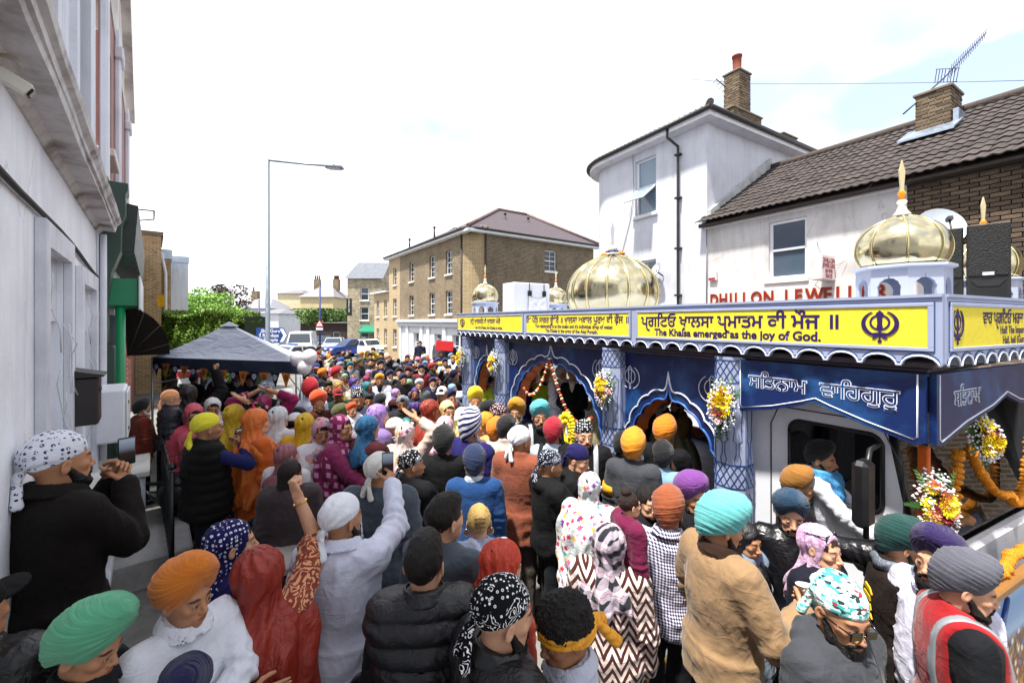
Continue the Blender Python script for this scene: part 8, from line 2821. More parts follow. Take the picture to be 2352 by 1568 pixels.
  if nod:
   nd = np.clip((vv[:, 2] + 0.17) / 0.12, 0, 1) * R(nod)
   c_, s_ = np.cos(nd), np.sin(nd)
   vv = np.stack([vv[:, 0], vv[:, 1] * c_ - vv[:, 2] * s_, vv[:, 1] * s_ + vv[:, 2] * c_], 1)
  mesh_from('headscarf', (vv + np.array(HEADC, f32)).astype(f32), vq, cloth(hc, hk or 'silk', hc2), root, True)
 if lod == 0 and tp.get('collar') and not fem and beard != (9, 9):
  G = grid((-0.13, -0.14, 1.42), (0.13, 0.14, 1.57), 0.008)
  rr = np.sqrt(G[0] ** 2 + (G[1] * 0.95 - 0.004) ** 2)
  zz = G[2] - 1.5 - 0.22 * G[1]
  cd = smax(smax(np.abs(rr - 0.094 + zz * 0.5) - 0.007, np.abs(zz) - 0.03, 0.006), -cap(G, (0, -0.13, 1.44), (0, -0.13, 1.58), 0.022, 0.045), 0.006)
  cv_, cq_ = surf(cd, (-0.13, -0.14, 1.42), 0.008)
  mesh_from('collar', cv_, cq_, cloth(collar or (under[1] if under and tp.get('sleeve', 1) > 0.5 and top == 'sweater' else tc), tk if not collar else 'plain', tc2 if not collar else None), root, True)
 if key:
  PEOPLE[key] = (root, S, M)
 return root
def local_to_world(root, v):
 M = Matrix.Translation(root.location) @ root.rotation_euler.to_matrix().to_4x4() @ Matrix.Diagonal((*root.scale, 1))
 return M @ Vector(v)
def on_person(root, name, mb, mat):
 """a part worn or carried on the clothes, in the person's own frame"""
 return mb.build(name, mat, root)
person('man in white bandana with dark blue emblems and black jacket, filming beside the white wall', 130, 985, 62, 'bandana', '#e6e8f2', 'jacket', '#1b1512', hk='dots', hc2='#232a55', d=-2.0, arms=('film', 'film'), tone='mid', beard=(0.0, 1.0), fat=1.0, loose=0.022, legs='#26262b', key='film', s=1.02, look=-8)
person('man in pale green pleated turban at the bottom left corner', 195, 1380, 118, 'turban', '#67c193', 'shirt', '#22232a', d=-1.38, hs=1.03, nod=18, look=-10, stubble=0.1, key='green')
person('young man in bright orange turban and white shirt with folded arms', 425, 1275, 152, 'turban', '#f2861a', 'shirt', '#e9ebf4', d=-1.62, hs=1.02, nod=6, look=12, arms=('cross', 'cross'), stubble=0.15, mouth=0.004, key='orange')
person('person in dark navy turban at the bottom edge of the photograph', 425, 1497, 170, 'round', '#17164a', 'shirt', '#1e2030', d=-1.42, nod=20)
person('woman in red veil and patterned sleeves raising her fist', 590, 1255, -12, 'scarf', '#b2331f', 'tunic', '#b0503a', tk='damask', tc2='#d9a07a', fem=True, s=0.96, d=-1.88, arms=('down', 'raise'), sl=0.46, scarf=dict(hem_b=0.85, hem_f=0.4, wide=1.18, loose=0.014), key='fist', tone='light')
person('woman in navy headscarf printed with white emblems', 530, 1190, 70, 'scarf', '#1e1c66', 'tunic', '#23206a', hk='dots', hc2='#e8e8f4', fem=True, s=0.95, d=2.35, tone='light', look=-15)
person('man in white bandana and long white kurta carrying a baby', 785, 1130, 22, 'bandana', '#eef0f6', 'kurta', '#dde0f2', d=2.4, arms=('hold', 'phonehigh'), look=-30, beard=(0.0, 0.9), key='kurta', fat=1.05, legs='#d8dae8')
person('grey bearded man in creamy white head cloth and slate blue shawl', 872, 1035, 12, 'bandana', '#e6e3dc', 'shawl', '#5d6876', d=3.1, beard=(0.03, 1.0), bc='#b9b6b2', look=-25)
person('man in black paisley bandana and plain black track jacket', 945, 1030, 48, 'bandana', '#15161c', 'jacket', '#15151a', hk='paisley', hc2='#e8e8ee', d=3.35, arms='cross', look=-25, stubble=0.7, key='track')
person('man with slicked dark hair and grey tee, looking to the right', 1020, 1135, 32, 'short', top='tee', tc='#66727e', d=2.55, look=-20, stubble=0.6, hairc='#17110e', tone='light', key='tattoo')
person('man with dark hair in black quilted gilet', 975, 1225, 5, 'short', top='puffer', tc='#17171d', tk='puffer', sl=0, under=('sweater', '#141418'), d=2.0, fat=1.1, hairc='#140f0d', tone='light', look=-12)
person('blonde woman with a claw clip and hoop earrings in pale grey tee', 1100, 1155, -4, 'bun', top='tee', tc='#a7b0cc', d=2.6, fem=True, s=0.95, hairc='#c2a060', tone='light', fat=1.12, key='blonde')
person('man in navy turban and cobalt blue sweater', 1090, 1020, 3, 'round', '#1d2c52', 'sweater', '#20508c', tk='knit', d=3.35, under=('shirt', '#c9d2e0'), beard=(0.05, 1.1), bc='#8d8a88', fat=1.1)
person('man in black turban and long black coat, seen from behind', 1018, 975, 8, 'round', '#0f0f12', 'coat', '#0f0f13', d=4.1, fat=1.12)
person('woman in orange red headscarf bending over a pushchair', 1150, 1240, 55, 'scarf', '#cc3f24', 'tunic', '#c8452c', fem=True, s=0.93, d=2.15, tone='light', nod=15, scarf=dict(hem_b=0.4, hem_f=0.25))
person('bearded man in black paisley bandana and shiny black puffer jacket', 1150, 1320, 62, 'bandana', '#0e0e12', 'puffer', '#131317', tk='puffer', hk='paisley', hc2='#f0f0f4', d=1.5, beard=(0.0, 0.9), arms=('front', 'front'), nod=8, look=-5, key='puffer', fat=1.1, tone='light')
person('boy with curly hair and yellow headband in pale grey polo shirt', 1305, 1362, -100, 'headband', '#f2a51c', 'polo', '#c3c6d6', d=1.45, s=0.93, nod=14, stubble=0.0, tone='tan', look=18)
person('woman in checked black and white scarf and brown chevron cardigan', 1400, 1200, 8, 'scarf', '#d8c8d8', 'coat', '#e2cfc6', hk='plaid', hc2='#1f2128', tk='chevron', tc2='#3a1718', d=1.95, fem=True, s=0.95, scarf=dict(hem_b=0.34, hem_f=0.3, loose=0.01), key='chevron')
person('man in rust brown turban and small checked shirt', 1535, 1115, 8, 'round', '#a3552f', 'shirt', '#3a3a62', tk='gingham', tc2='#d5d3e6', d=2.45, beard=(0.0, 1.0))
person('man in aqua turban and tan canvas jacket holding a paper cup', 1655, 1130, 48, 'round', '#6fcbcb', 'jacket', '#b3916a', collar='#3a2418', hs=1.02, d=2.12, s=1.06, arms=('pocket', 'cup'), nod=14, look=-14, beard=(0.0, 0.9), key='cup', fat=1.1, legs='#17171c')
person('girl with long black headscarf beside the tan jacket', 1712, 1195, 125, 'scarf', '#141318', 'coat', '#8fa3bb', d=2.55, fem=True, s=0.9, scarf=dict(hem_b=0.75, hem_f=0.75, open_=0.92), nod=8, tone='mid')
person('man in purple turban looking down beside the float pillar', 1583, 1078, 128, 'turban', '#7d3f92', 'jacket', '#16161b', d=2.9, nod=10, beard=(0.0, 0.8))
person('woman with dark hair looking back towards the camera', 1487, 1112, 150, 'long', top='tunic', tc='#17161b', d=2.75, fem=True, s=0.93, tone='light', nod=6)
person('small girl with curly top knot and maroon hoodie carried in arms', 1445, 1102, 60, 'topbun', top='hoodie', tc='#7c1748', d=2.62, base=0.75, fem=True, s=0.62, tone='light', hairc='#2a1c16', category='child')
person('man in amber turban and grey suit with yellow armband', 1455, 985, 18, 'turban', '#f29b22', 'suit', '#4d5058', d=4.15, beard=(0.04, 1.0), bc='#cfccc8', key='armband')
person('man in black turban and pale denim jacket at the float arch', 1522, 1010, 20, 'round', '#15161a', 'jacket', '#7fa4c4', d=3.85, arms=('beard', 'front'), beard=(0.0, 1.0), look=20)
person('man in bright orange turban and black coat leaning into the float', 1527, 955, 22, 'turban', '#e68416', 'suit', '#131318', d=4.55, arms='front')
person('man in black turban and dark jacket beside the float pillar', 1432, 988, 40, 'round', '#111216', 'jacket', '#25262c', d=4.6, arms='front')
person('man in patterned blue bandana and black hoodie holding out his hand', 1262, 1030, 62, 'bandana', '#1b2036', 'hoodie', '#131316', hk='paisley', hc2='#d5dae8', d=3.3, arms=('pocket', 'give'), look=-6, nod=8, stubble=0.8, legs='#1b2026', key='handout')
person('youth in navy bandana and black hoodie looking down', 1325, 1018, 105, 'bandana', '#1f1b5e', 'hoodie', '#121215', d=3.42, look=-8, nod=14, stubble=0.1, tone='light')
person('woman in white headscarf printed with bright flowers', 1355, 1080, 20, 'scarf', '#d9e3e2', 'tunic', '#d6e2e2', hk='floral', tk='floral', d=2.95, fem=True, s=0.96, scarf=dict(hem_b=0.95, hem_f=0.7, wide=1.2), hem=0.45, arms='fold')
person('steward in black bandana with dots and black vest, facing the camera', 1342, 962, 178, 'bandana', '#17171c', 'jacket', '#17171b', hk='dots', hc2='#dfe3ea', d=4.45, beard=(0.0, 0.35), tone='light', key='steward1', look=14)
person('man in white bandana and brick red overshirt', 1195, 975, 22, 'bandana', '#eceef2', 'shirt', '#a35a40', d=4.05, hk='plain', look=-25, loose=0.026, hem=0.74, legs='#5d534b', stubble=0.6)
person('man in black close turban and stone polo shirt', 1163, 950, 28, 'patka', '#17161a', 'polo', '#cbc1b4', d=4.7, look=-15, stubble=0.8, legs='#101014')
person('old man in tall navy turban with white stripes and purple robe', 1080, 932, 38, 'tall', '#1b1c55', 'robe', '#25206e', hc2='#dcdcf0', d=4.45, beard=(0.22, 1.2), bc='#c9c6c6', fat=1.1, look=-8)
person('man in crimson turban with a dark backpack', 1270, 957, 12, 'round', '#ad1830', 'shirt', '#b9c6da', d=4.55, key='backpack', beard=(0.03, 1.0))
person('steward in aqua turban and black vest with reflective straps', 1240, 917, 172, 'turban', '#63c4cf', 'jacket', '#16161a', d=5.2, beard=(0.02, 1.0), arms='clasp', key='steward2')
person('elderly man in mustard turban, grey beard and dark suit', 1187, 912, 205, 'turban', '#d0951f', 'suit', '#1b1b20', d=5.6, beard=(0.02, 0.8), bc='#c6c3c0', under=('shirt', '#a58cc4'), look=12)
person('old man in lemon turban and long white beard beside the float', 1092, 887, 175, 'turban', '#f1d61e', 'robe', '#dedce2', d=6.3, beard=(0.2, 1.1), bc='#e4e2de', arms=('down', 'beard'))
person('man in burgundy dotted bandana beside the mustard turban', 1146, 925, 120, 'bandana', '#4a1524', 'jacket', '#1b1b20', hk='dots', hc2='#e4d8d8', d=5.3, stubble=0.7)
person('woman in mustard headscarf looking down at a child', 1113, 945, 250, 'scarf', '#d29318', 'tunic', '#c7a06a', d=5.0, fem=True, s=0.94, nod=14, tone='light')
person('child in orange head cloth and leopard print top', 1137, 955, 30, 'patka', '#ee8a1e', 'sweater', '#9a7444', tk='leopard', tc2='#20160f', d=4.8, s=0.8, category='child', legs='#d8ccb8')
person('man in black turban and dark coat close behind the bandana', 1118, 917, 95, 'round', '#111116', 'jacket', '#1c1d22', d=5.7, beard=(0.1, 1.0), bc='#5d5a58')
person('woman in rust veil and patterned brown dress', 988, 915, 62, 'scarf', '#a6331a', 'dress', '#5a1f16', tk='dots', tc2='#c79a5a', d=5.4, fem=True, s=0.98, scarf=dict(hem_b=0.62, hem_f=0.5, wide=1.0), tone='tan')
person('person in cream headscarf and yellow reflective vest', 1028, 918, 158, 'scarf', '#e0cc8e', 'shirt', '#d8e23a', d=5.5, fem=True, s=0.96, scarf=dict(hem_b=0.25, hem_f=0.3), sl=0.3, under=('shirt', '#d9d6d4'))
person('woman in pale pink veil, seen from behind', 1022, 952, 10, 'scarf', '#dfb6c4', 'tunic', '#d9b4b8', d=4.75, fem=True, s=0.94, scarf=dict(hem_b=0.6))
person('woman in lilac veil turning to the right', 868, 925, 62, 'scarf', '#9d7cc4', 'tunic', '#9b80bd', d=4.95, fem=True, s=0.97, scarf=dict(hem_b=0.6, hem_f=0.5, open_=1.1), tone='light')
person('woman in teal blue headscarf and maroon top taking a picture', 845, 950, 48, 'scarf', '#2a6d98', 'sweater', '#4a141c', hk='damask', hc2='#1b3f66', d=4.45, fem=True, s=0.96, arms=('phone', 'front'), scarf=dict(hem_b=0.32, hem_f=0.4), key='teal')
person('woman in magenta checked veil pushing a pram', 783, 950, 118, 'scarf', '#a02a66', 'dress', '#a8386c', hk='check', hc2='#d79ac0', d=4.5, fem=True, s=0.98, arms='push', scarf=dict(hem_b=0.9, hem_f=0.8, wide=1.1, open_=1.05), look=-12, key='pram')
person('man in white flat cap and pale blue shirt', 908, 958, 70, 'cap', '#dfdcd4', 'shirt', '#8ea3bf', d=4.9, stubble=0.5)
person('woman in cream floral headscarf shading her eyes', 932, 965, 30, 'scarf', '#d8c6bc', 'tunic', '#d3bcae', hk='floral', d=4.5, fem=True, s=0.95, arms=('down', 'head'), scarf=dict(hem_b=0.55))
person('small boy with dark hair in front of the floral scarf', 893, 1015, 10, 'short', top='sweater', tc='#b9aca2', d=4.6, s=0.72, category='child')
person('man in vermilion turban and brown shirt facing the camera', 731, 893, 172, 'turban', '#e8541a', 'shirt', '#5a2c1a', d=6.1, beard=(0.0, 0.7), nod=12)
person('man in black and white spotted bandana and grey sweater', 822, 888, 172, 'bandana', '#15161a', 'sweater', '#8b9bb0', hk='dots', hc2='#f0f0f0', d=6.0, beard=(0.0, 0.9), nod=12, tone='tan', fat=1.2)
person('toddler in orange head cloth and white top', 808, 932, 150, 'patka', '#d8551c', 'sweater', '#e2e4ea', d=5.6, base=0.55, s=0.72, category='child')
person('man in olive turban and lilac scarf', 780, 925, 160, 'turban', '#53542a', 'shirt', '#c79cc0', d=5.75, nod=14)
person('woman in yellow headscarf and yellow dress, seen from behind', 700, 945, 20, 'scarf', '#dcb216', 'dress', '#d9a91c', d=4.8, fem=True, s=0.97, scarf=dict(hem_b=0.5))
person('woman in pink flowered veil and white tunic, looking down', 738, 958, 168, 'scarf', '#d5a3b4', 'tunic', '#e4e0e4', hk='floral', d=4.6, fem=True, s=0.95, nod=14, arms='clasp', scarf=dict(open_=1.1, hem_b=0.6, hem_f=0.55, chinwrap=False))
person('woman in white veil with hands raised beside the tangerine veil', 640, 930, 40, 'scarf', '#d3d4da', 'tunic', '#dcd8de', d=5.0, fem=True, s=0.97, arms=('down', 'phone'), scarf=dict(hem_b=0.6))
person('woman in tangerine veil and long orange dress', 588, 935, 68, 'scarf', '#e2742a', 'dress', '#cf5f1e', d=4.5, fem=True, s=0.99, scarf=dict(hem_b=0.75, hem_f=0.6, wide=1.05, open_=1.05), tone='light', nod=5)
person('man in lemon bandana and black gilet drinking from a cup', 474, 945, 72, 'bandana', '#eee23c', 'puffer', '#191714', tk='plain', sl=0, under=('sweater', '#22286a'), d=4.2, arms=('push', 'drink'), fat=1.2, key='drink', stubble=0.6, legs='#1c1830')
person('woman in coral pink headscarf and glasses', 445, 925, 172, 'scarf', '#cf5566', 'tunic', '#c64f62', d=5.3, fem=True, s=0.94, nod=12, scarf=dict(hem_b=0.6, hem_f=0.55), key='coral')
person('young woman in white headscarf with dark hair, facing the camera', 488, 912, 175, 'scarf', '#e0dcdc', 'tunic', '#d5bcc0', d=5.8, fem=True, s=0.95, nod=10, scarf=dict(open_=1.1))
person('woman in olive yellow headscarf and dark floral dress with one arm up', 538, 925, 35, 'scarf', '#c9a416', 'dress', '#2a211c', tk='floral', tc2='#c79a8a', d=5.1, fem=True, s=0.97, arms=('down', 'head'), scarf=dict(hem_b=0.4))
person('woman in deep magenta headscarf with both arms raised', 605, 905, 10, 'scarf', '#a8155e', 'tunic', '#9c1458', d=5.7, fem=True, s=0.98, arms=('head', 'head'), scarf=dict(hem_b=0.5))
person('man in peach bandana and navy quilted jacket wearing glasses', 392, 893, 82, 'bandana', '#efa878', 'puffer', '#1a1d2c', tk='puffer', d=5.3, tone='light', stubble=0.1, key='peach')
person('stout man in black turban, white beard and brick red sweater behind the gate', 325, 915, 72, 'round', '#121214', 'sweater', '#8f3826', tk='knit', d=5.3, beard=(0.2, 1.1), bc='#dedbd8', fat=1.4, legs='#101014', key='gate')
person('woman in black headscarf and black dress pointing upwards', 432, 880, 15, 'scarf', '#2a1d1c', 'dress', '#161215', d=5.9, fem=True, s=1.0, arms=('down', 'raise'), scarf=dict(hem_b=0.3), key='embroid')
person('woman in dusty pink headscarf beside the grey shawl', 660, 1015, 35, 'scarf', '#b8707a', 'tunic', '#d9d4d6', d=3.7, fem=True, s=0.97, look=-25, scarf=dict(hem_b=0.6), tone='light')
person('woman with a long dark plait and taupe shawl', 668, 1052, 12, 'long', top='shawl', tc='#57494c', d=3.15, fem=True, s=0.97, look=-25, hairc='#241815', tone='tan')
person('man in scarlet turban and white shirt, seen from behind', 712, 868, 12, 'turban', '#b51424', 'shirt', '#d8daf0', d=6.6)
person('man in white bandana and black waistcoat, seen from behind', 658, 890, 30, 'bandana', '#e4e4ea', 'gilet' if False else 'jacket', '#2a2b30', d=6.0, look=-20)
person('man in blue patterned bandana and black tee', 612, 873, 12, 'bandana', '#27537a', 'tee', '#131418', hk='damask', hc2='#9ab4c8', d=6.6, look=-25)
person('man in dark green turban and brown vest with yellow print', 2063, 1180, 62, 'round', '#0e4642', 'jacket', '#2c211d', d=2.5, nod=8, beard=(0.0, 0.8), sl=0, under=('sweater', '#5d5a58'), key='vest', arms=('reach', 'down'))
person('bearded man in deep purple turban and white shirt', 2158, 1206, 215, 'turban', '#281157', 'shirt', '#dcdcf0', d=2.42, beard=(0.14, 1.1), s=1.04, look=10, fat=1.1, tone='light')
person('man in slate grey turban and red reflective vest', 2208, 1255, 72, 'round', '#626370', 'sweater', '#181a20', d=1.98, nod=10, beard=(0.0, 0.9), look=-6, s=1.04, key='hivis', tone='light', fat=1.05)
person('man in turquoise patterned head cloth, sunglasses and grey hoodie', 1922, 1316, 118, 'bandana', '#3f9c9b', 'hoodie', '#4a4d54', hk='shards', d=1.7, nod=12, look=-18, beard=(0.12, 1.1), s=1.03, key='shades', fat=1.1)
person('woman in pale pink printed headscarf with sunglasses on her hair', 1882, 1205, 112, 'scarf', '#dcb8d2', 'coat', '#17172a', hk='damask', hc2='#a77ba2', d=2.25, fem=True, s=0.98, look=-6, scarf=dict(hem_b=0.34, hem_f=0.34, open_=1.1), tone='light', hairc='#3a2417', key='pinkscarf')
person('man in teal turban and black leather jacket reaching for the mirror', 1815, 1120, 168, 'turban', '#173f5c', 'jacket', '#15151a', tk='leather', d=2.95, arms=('side', 'down'), beard=(0.0, 0.9), under=('tee', '#dfe2ee'), nod=10, key='leather', tone='light')
person('man in caramel turban and black beard beside the cab door', 1830, 1065, 78, 'round', '#a8722c', 'jacket', '#1b1a1e', d=3.15, beard=(0.1, 1.0), nod=4)
person('person in black padded jacket at the left edge of the photograph', -70, 1335, 40, 'cap', '#121214', 'puffer', '#101013', tk='puffer', d=-1.4, s=0.95)
# ---------------------------------------------------------------- crowd beyond, every head a person of its own
HCOL = {'orange': '#f08418', 'black': '#121216', 'navy': '#1c2350', 'crimson': '#b01626', 'white': '#e2e2e8', 'pink': '#d87fa6', 'lemon': '#ecd02a', 'sky blue': '#6f9fd0', 'maroon': '#4f1220', 'saffron': '#e8a01c', 'grey': '#8d939c', 'purple': '#4a2a86', 'teal': '#1f7a80', 'olive': '#5d5c2c', 'royal blue': '#23439c', 'peach': '#efae8c'}
SCOL = {'yellow': '#e2b81c', 'rose pink': '#d0607e', 'white': '#dcdade', 'lilac': '#a98cc8', 'red': '#b3222a', 'teal': '#2a8a8c', 'cream': '#dccba4', 'orange': '#e07a28', 'sky blue': '#8fb4d4', 'purple': '#54308c', 'magenta': '#a82468', 'pale green': '#9cbf9a', 'brown': '#6a4430', 'grey': '#a5a6ae', 'peach': '#e8b090', 'mustard': '#c2901c'}
TCOL = {'black': '#15151a', 'white': '#d9dbe6', 'navy': '#1c2340', 'grey': '#6a7078', 'pale blue': '#9fb4d0', 'maroon': '#4a1620', 'beige': '#bca68a', 'denim': '#3a5a86', 'dark green': '#22382c', 'charcoal': '#2c2e34', 'purple': '#4a2f78', 'cream': '#d8cdb4', 'red': '#98242c', 'yellow': '#d8b22a', 'reflective yellow': '#cfe02a'}
CR = random.Random(21)
_pm = {}
def proto(key, fn):
 if key not in _pm:
  o = fn(); _pm[key] = o.data; bpy.data.objects.remove(o)
 return _pm[key]
def p_body(tone, fem, armk, sl):
 def f():
  tnv = np.array(srgb(TONES[tone])); S = sides(armk)
  V, Q = arr(head_arr, 0.011, fem, 0.0)
  parts = [((V + np.array(HEADC, f32)), Q, (face_tint(V, fem, 0.2, True) * tnv).astype(f32))]
  for (v_, q_) in core_body(S, 0.02, sl) + hand_at(S, 0.012):
   parts.append((v_, q_, np.tile(tnv, (len(v_), 1)).astype(f32)))
  V_, Q_, C_ = join(parts)
  return mesh_from('body', V_, Q_, skin_mat(), None, True, C_)
 return proto(('b', tone, fem, armk, sl), f)
def p_top(kind, fem, armk, seed):
 def f():
  tp = dict(TOPS[kind]); tp.pop('part'); tp.update(fem=fem, seed=seed)
  V, Q = garment(sides(armk), tp, 0.026)
  return mesh_from('top', V, Q, cloth('#888888'), None, True)
 return proto(('t', kind, fem, armk, seed), f)
def p_head(kind, seed):
 def f():
  uv = None
  if kind == 'turban': V, Q, uv = turban_arr(32, 16, 'peak', seed)
  elif kind == 'round': V, Q, uv = turban_arr(32, 16, 'round', seed)
  elif kind == 'scarf': V, Q = scarf_arr(0.022, seed, 0.45, 0.35)
  elif kind == 'cap': V, Q = cap_arr(0.011)
  elif kind == 'bandana': V, Q = bandana_arr(0.012, seed)
  elif kind == 'beard': V, Q = beard_arr(0.008, 0.03 + 0.05 * seed)
  else: V, Q = hair_arr(0.012, kind, seed)
  V = V + np.array(HEADC, f32)
  return mesh_from(kind, V, Q, cloth('#888888'), None, True, uv=uv)
 return proto(('h', kind, seed), f)
def p_trs():
 return proto('trs', lambda: mesh_from('trousers', *trousers_arr(0.034), cloth('#20222a'), None, True))
_used = set()
def far_person(P, heading, fem, head, hname, tname, top, zone, armk='down', s=None, beard=None, hairc='#15100d'):
 kind = {'turban': 'turban', 'round': 'turban', 'scarf': 'headscarf', 'cap': 'cap', 'bandana': 'bandana', 'short': 'short dark hair', 'long': 'long dark hair'}[head]
 g_ = {'shirt': 'shirt', 'jacket': 'jacket', 'coat': 'coat', 'kurta': 'kurta', 'tunic': 'tunic', 'sweater': 'sweater'}[top]
 who = 'woman' if fem else 'man'
 lab = f"{who} in {hname} {kind} and {tname} {g_} {zone}" if head in ('turban', 'round', 'scarf', 'cap', 'bandana') else f"{who} with {kind} and {tname} {g_} {zone}"
 if lab in _used:
  return None
 _used.add(lab)
 r = thing('person', lab, 'person', P, R(180 - heading), 'crowd following the float')
 s = s or (CR.uniform(0.86, 0.96) if fem else CR.uniform(0.92, 1.04))
 r.scale = (s, s, s)
 tone = CR.choice(('light', 'mid', 'mid', 'tan', 'tan', 'deep'))
 share('body', p_body(tone, fem, armk, 0.5), r)
 sd = CR.randrange(2)
 share(g_, p_top(top, fem, armk, sd), r, mat=cloth(TCOL[tname]))
 if top != 'tunic':
  share('trousers', p_trs(), r)
 if head in ('turban', 'round'):
  share('turban', p_head(head, CR.randrange(3)), r, (0, 0.002, 0.24), None, (0.86, 0.86, 0.86), mat=turban_cloth(HCOL[hname]))
  if CR.random() < 0.75:
   share('beard', p_head('beard', CR.randrange(3)), r, mat=hair_mat('#15100d' if CR.random() < 0.7 else '#b9b6b2'))
 elif head == 'scarf':
  share('hair', p_head('bun', 0), r, (0, -0.004, 0.06), None, (0.96, 0.96, 0.96), mat=hair_mat('#15100d'))
  share('headscarf', p_head('scarf', CR.randrange(4)), r, mat=cloth(SCOL[hname], 'silk'))
 elif head in ('cap', 'bandana'):
  share(head, p_head(head, 0), r, mat=cloth(HCOL[hname]))
  share('hair', p_head('short', 0), r, (0, 0.004, 0.03), None, (0.97, 0.97, 0.97), mat=hair_mat('#15100d'))
 else:
  share('hair', p_head(head, 0), r, mat=hair_mat(hairc))
 return r
taken = [(o.location.x, o.location.y) for o in bpy.data.objects if o.type == 'EMPTY' and o.name.startswith('person')]
def free(x, y, m_=0.37):
 return all((x - a) ** 2 + (y - b) ** 2 > m_ * m_ for a, b in taken)
def tent_in(P):
 q = P - A; dt = ux.x * uy.y - ux.y * uy.x
 return 0 < (q.x * uy.y - q.y * uy.x) / dt < Wt and -0.1 < (ux.x * q.y - ux.y * q.x) / dt < D_
cnt = 0
d = 5.6
while d < 21:
 sp = 0.53 if d < 13 else 0.64
 pl, pr = (655 if d < 7 else 690 if d < 9 else 705), 1062
 half = (pr - pl) / 960 * d
 n = int(half / sp)
 for i in range(n):
  px_ = pl + (pr - pl) * (i + CR.uniform(0.1, 0.9)) / n
  dd = d + CR.uniform(-0.22, 0.22)
  if d > 15 and CR.random() < 0.35:
   continue
  if d > 17.5 and CR.random() < 0.5:
   continue
  P = at(px_, dd)
  if tent_in(P) or not free(P.x, P.y) or (P.x > 3.55 and P.y < 9.0):
   continue
  P.z = terrain(P.x, P.y)
  fem = CR.random() < 0.46
  face = CR.choice((180, 180, 170, 165, 195, 150, 110, 60, 185)) + CR.uniform(-18, 18)
  hd_ = math.degrees(math.atan2(P.x, P.y)) + face
  zone = ('close behind the lilac veil' if dd < 7 else 'beside the gazebo leg' if dd < 8.6 and px_ < 800 else 'beside the rear pillar' if px_ > 1000 else 'in the middle of the street' if dd < 11 else 'towards the white ground floor' if px_ > 900 and dd > 13 else 'near the parked cars' if dd > 13 else 'deep in the crowd')
  for _ in range(12):
   if fem:
    head = CR.choice(('scarf', 'scarf', 'scarf', 'scarf', 'long'))
    hn = CR.choice(list(SCOL)); tn_ = CR.choice(list(TCOL) + ['black'] * 3 + ['navy', 'maroon']); top = CR.choice(('tunic', 'tunic', 'jacket'))
   else:
    head = CR.choice(('turban', 'turban', 'round', 'round', 'turban', 'bandana', 'short', 'cap'))
    hn = CR.choice(list(HCOL) + ['black'] * 7 + ['navy'] * 5 + ['orange', 'orange', 'maroon', 'crimson', 'white']); tn_ = CR.choice(list(TCOL) + ['black'] * 6 + ['charcoal'] * 4 + ['navy'] * 4); top = CR.choice(('shirt', 'jacket', 'jacket', 'kurta', 'coat', 'sweater'))
   ak = CR.choice(('down', 'down', 'down', 'phonehigh', 'front', 'fold'))
   if far_person(P, hd_, fem, head, hn, tn_, top, zone, ak):
    taken.append((P.x, P.y)); cnt += 1
    break
 d += 0.62
for i, (u, v_, fem, head, hn, tn_, top, hdg) in enumerate(((0.35, 0.75, True, 'scarf', 'brown', 'grey', 'tunic', 30), (0.95, 1.0, False, 'short', 'black', 'black', 'shirt', 0), (1.7, 0.9, False, 'turban', 'black', 'maroon', 'sweater', 200), (2.3, 0.75, False, 'round', 'black', 'charcoal', 'jacket', 160), (2.05, 1.8, True, 'scarf', 'red', 'red', 'tunic', 180), (2.65, 0.4, False, 'short', 'black', 'navy', 'sweater', 150), (0.9, 2.4, False, 'short', 'black', 'grey', 'shirt', 180), (1.4, 2.5, True, 'scarf', 'white', 'pale blue', 'tunic', 180))):
 P = A + ux * u + uy * v_
 far_person(Vector((P.x, P.y, 0)), hdg + 30, fem, head, hn, tn_, top, 'serving under the gazebo', 'front')
for (px_, py_, fem, head, hn, tn_, top) in ((985, 788, False, 'short', 'black', 'navy', 'shirt'), (1028, 797, False, 'cap', 'grey', 'grey', 'sweater'), (1055, 795, True, 'long', 'black', 'black', 'jacket')):
 dd = 18.5
 P = at(px_ - 20, dd); P.z = 0.35
 far_person(P, 200, fem, head, hn, tn_, top, 'standing above the crowd by the white wall')
print('crowd', cnt)
